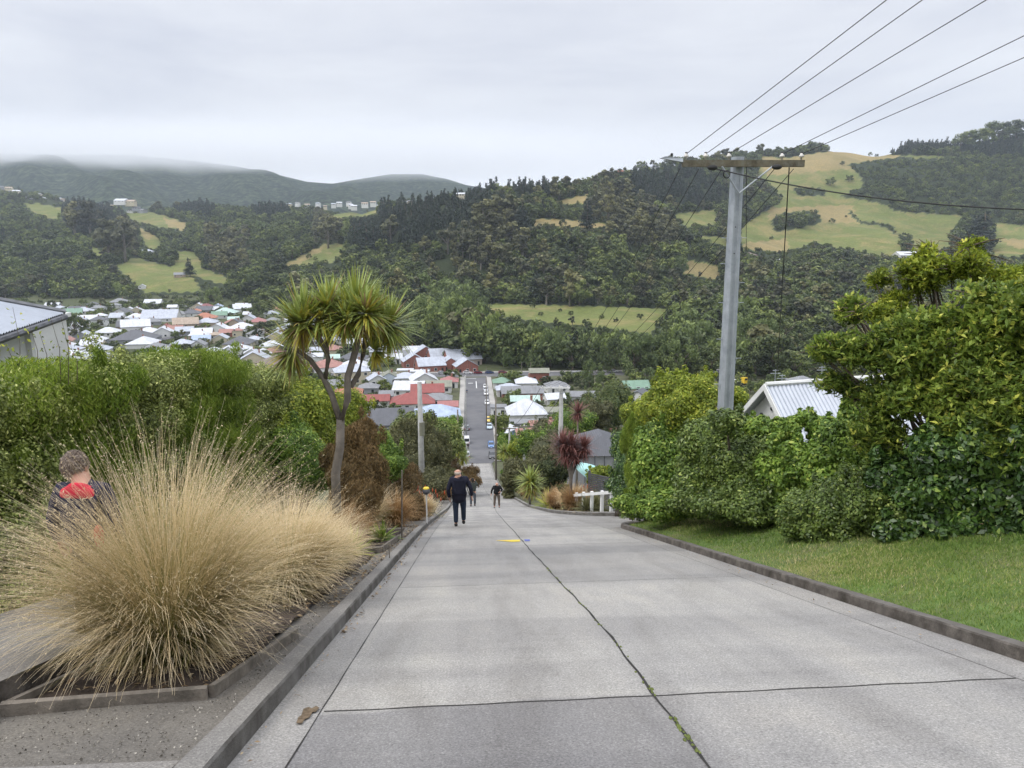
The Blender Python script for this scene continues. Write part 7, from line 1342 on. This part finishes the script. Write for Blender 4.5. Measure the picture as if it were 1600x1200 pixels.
# ------------------------------------------------------------------ air, cloud, sky, sun, camera
def volbox(name, x0, x1, y0, y1, z0, z1):
    s = MB(); s.box(((x0+x1)/2, (y0+y1)/2, (z0+z1)/2), (x1-x0, y1-y0, z1-z0)); m = D.materials.new(name); m.use_nodes = True; nt = m.node_tree; nt.nodes.clear()
    out = nt.nodes.new('ShaderNodeOutputMaterial'); v = nt.nodes.new('ShaderNodeVolumePrincipled'); nt.links.new(v.outputs[0], out.inputs['Volume'])
    o = s.build(name, m); return o, nt, v
hz, nt, v = volbox('haze', -5600, 5200, -140, 6200, -420, 640)
v.inputs['Color'].default_value = (.80, .89, 1.0, 1); v.inputs['Density'].default_value = HAZE; v.inputs['Anisotropy'].default_value = 0.2
tag(hz, 'thin pale haze in the valley air', 'haze', kind='stuff')
if CLOUD:
    cz0 = 300
    cl, nt, v = volbox('low_cloud', -5300, 1600, 2700, 5600, cz0, 600)
    pos = nt.nodes.new('ShaderNodeNewGeometry').outputs['Position']; sx = nt.nodes.new('ShaderNodeSeparateXYZ'); nt.links.new(pos, sx.inputs[0])
    mp = N(nt, 'ShaderNodeMapping'); mp.inputs['Scale'].default_value = (.0022, .0022, .006); nt.links.new(pos, mp.inputs[0])
    nz = noise(nt, 1.0, 4, .6, mp.outputs[0])
    # base of the cloud follows z0(x): higher to the left
    a = N(nt, 'ShaderNodeMapRange'); a.inputs[1].default_value = -3200; a.inputs[2].default_value = 200; a.inputs[3].default_value = 388; a.inputs[4].default_value = 334; nt.links.new(sx.outputs[0], a.inputs[0])
    def mth(op, p, q):
        n = nt.nodes.new('ShaderNodeMath'); n.operation = op
        for i, w in enumerate((p, q)):
            if hasattr(w, 'links'): nt.links.new(w, n.inputs[i])
            else: n.inputs[i].default_value = w
        return n.outputs[0]
    base = mth('ADD', a.outputs[0], mth('MULTIPLY', mth('SUBTRACT', nz, .5), -70.0))
    g = N(nt, 'ShaderNodeMapRange'); g.inputs[1].default_value = -12; g.inputs[2].default_value = 75; g.inputs[3].default_value = 0; g.inputs[4].default_value = .0026; nt.links.new(mth('SUBTRACT', sx.outputs[2], base), g.inputs[0])
    def rng_(src, a0, a1, b0, b1):
        q = N(nt, 'ShaderNodeMapRange', interpolation_type='SMOOTHSTEP'); nt.links.new(src, q.inputs[0])
        for i_, w_ in zip((1, 2, 3, 4), (a0, a1, b0, b1)): q.inputs[i_].default_value = w_
        return q.outputs[0]
    dens = mth('MULTIPLY', g.outputs[0], rng_(sx.outputs[2], 430, 590, 1, 0))
    dens = mth('MULTIPLY', dens, mth('MULTIPLY', rng_(sx.outputs[0], 0, 1500, 1, 0), rng_(sx.outputs[1], 2750, 3400, 0, 1)))
    nt.links.new(dens, v.inputs['Density']); v.inputs['Color'].default_value = (.97, .98, 1, 1)
    tag(cl, 'low grey cloud lying on the tops of the distant hills', 'cloud', kind='stuff')
w = D.worlds.new('World'); SC.world = w; w.use_nodes = True; nt = w.node_tree; bg = nt.nodes['Background']
SUN_E, SUN_A = math.radians(52), math.radians(250)
sky = nt.nodes.new('ShaderNodeTexSky'); sky.sky_type = 'NISHITA'; sky.sun_disc = False; sky.sun_elevation = SUN_E; sky.sun_rotation = SUN_A
tc = nt.nodes.new('ShaderNodeTexCoord').outputs['Generated']; sx = nt.nodes.new('ShaderNodeSeparateXYZ'); nt.links.new(tc, sx.inputs[0])
# overcast: the zenith is about three times as bright as the horizon
lum = ramp(nt, [(0.0, (.51,)*3), (.07, (.48,)*3), (.16, (.44,)*3), (.28, (.45,)*3), (.5, (.78,)*3), (.75, (1.1,)*3), (1, (1.35,)*3)]); lum.color_ramp.interpolation = 'EASE'; nt.links.new(sx.outputs[2], lum.inputs[0])
mp = N(nt, 'ShaderNodeMapping'); mp.inputs['Scale'].default_value = (1.0, 1.0, 4.5); nt.links.new(tc, mp.inputs[0])
nz = noise(nt, 1.9, 5, .55, mp.outputs[0], .3); cr = ramp(nt, [(.34, (.84, .85, .89)), (.5, (.99, .99, .995)), (.66, (1.12, 1.12, 1.10))]); nt.links.new(nz, cr.inputs[0])
c = mixc(nt, 1.0, mixc(nt, 1.0, lum.outputs[0], cr.outputs[0], 'MULTIPLY'), (.955*14, .98*14, 1.055*14, 1), 'MULTIPLY')
c = mixc(nt, .94, sky.outputs[0], c)
nt.links.new(c, bg.inputs[0]); bg.inputs[1].default_value = .12
sl = D.lights.new('sun', 'SUN'); sl.energy = 1.5; sl.angle = math.radians(20); sl.color = (1, .95, .88); so = D.objects.new('sun', sl); COL.objects.link(so)
dv = Vector((math.sin(SUN_A)*math.cos(SUN_E), math.cos(SUN_A)*math.cos(SUN_E), math.sin(SUN_E))); so.rotation_euler = dv.to_track_quat('Z', 'Y').to_euler(); so.location = (0, 0, 60)
cam = D.cameras.new('camera'); cam.sensor_width = 36; cam.lens = F/1600*36; cam.clip_start = .05; cam.clip_end = 12000
co = D.objects.new('camera', cam); COL.objects.link(co); co.location = EYE; co.rotation_euler = (math.radians(90)-TH, 0, -PH); SC.camera = co
SC.view_settings.view_transform = 'Standard'; SC.view_settings.look = 'None'; SC.view_settings.exposure = 0.17; SC.view_settings.gamma = 1
SC.view_settings.use_curve_mapping = False
cy = SC.cycles; cy.max_bounces = 8; cy.diffuse_bounces = 3; cy.glossy_bounces = 2; cy.transmission_bounces = 3; cy.volume_bounces = 4; cy.transparent_max_bounces = 8
cy.use_denoising = True; cy.volume_step_rate = 2.0; cy.volume_max_steps = 64; cy.use_adaptive_sampling = True
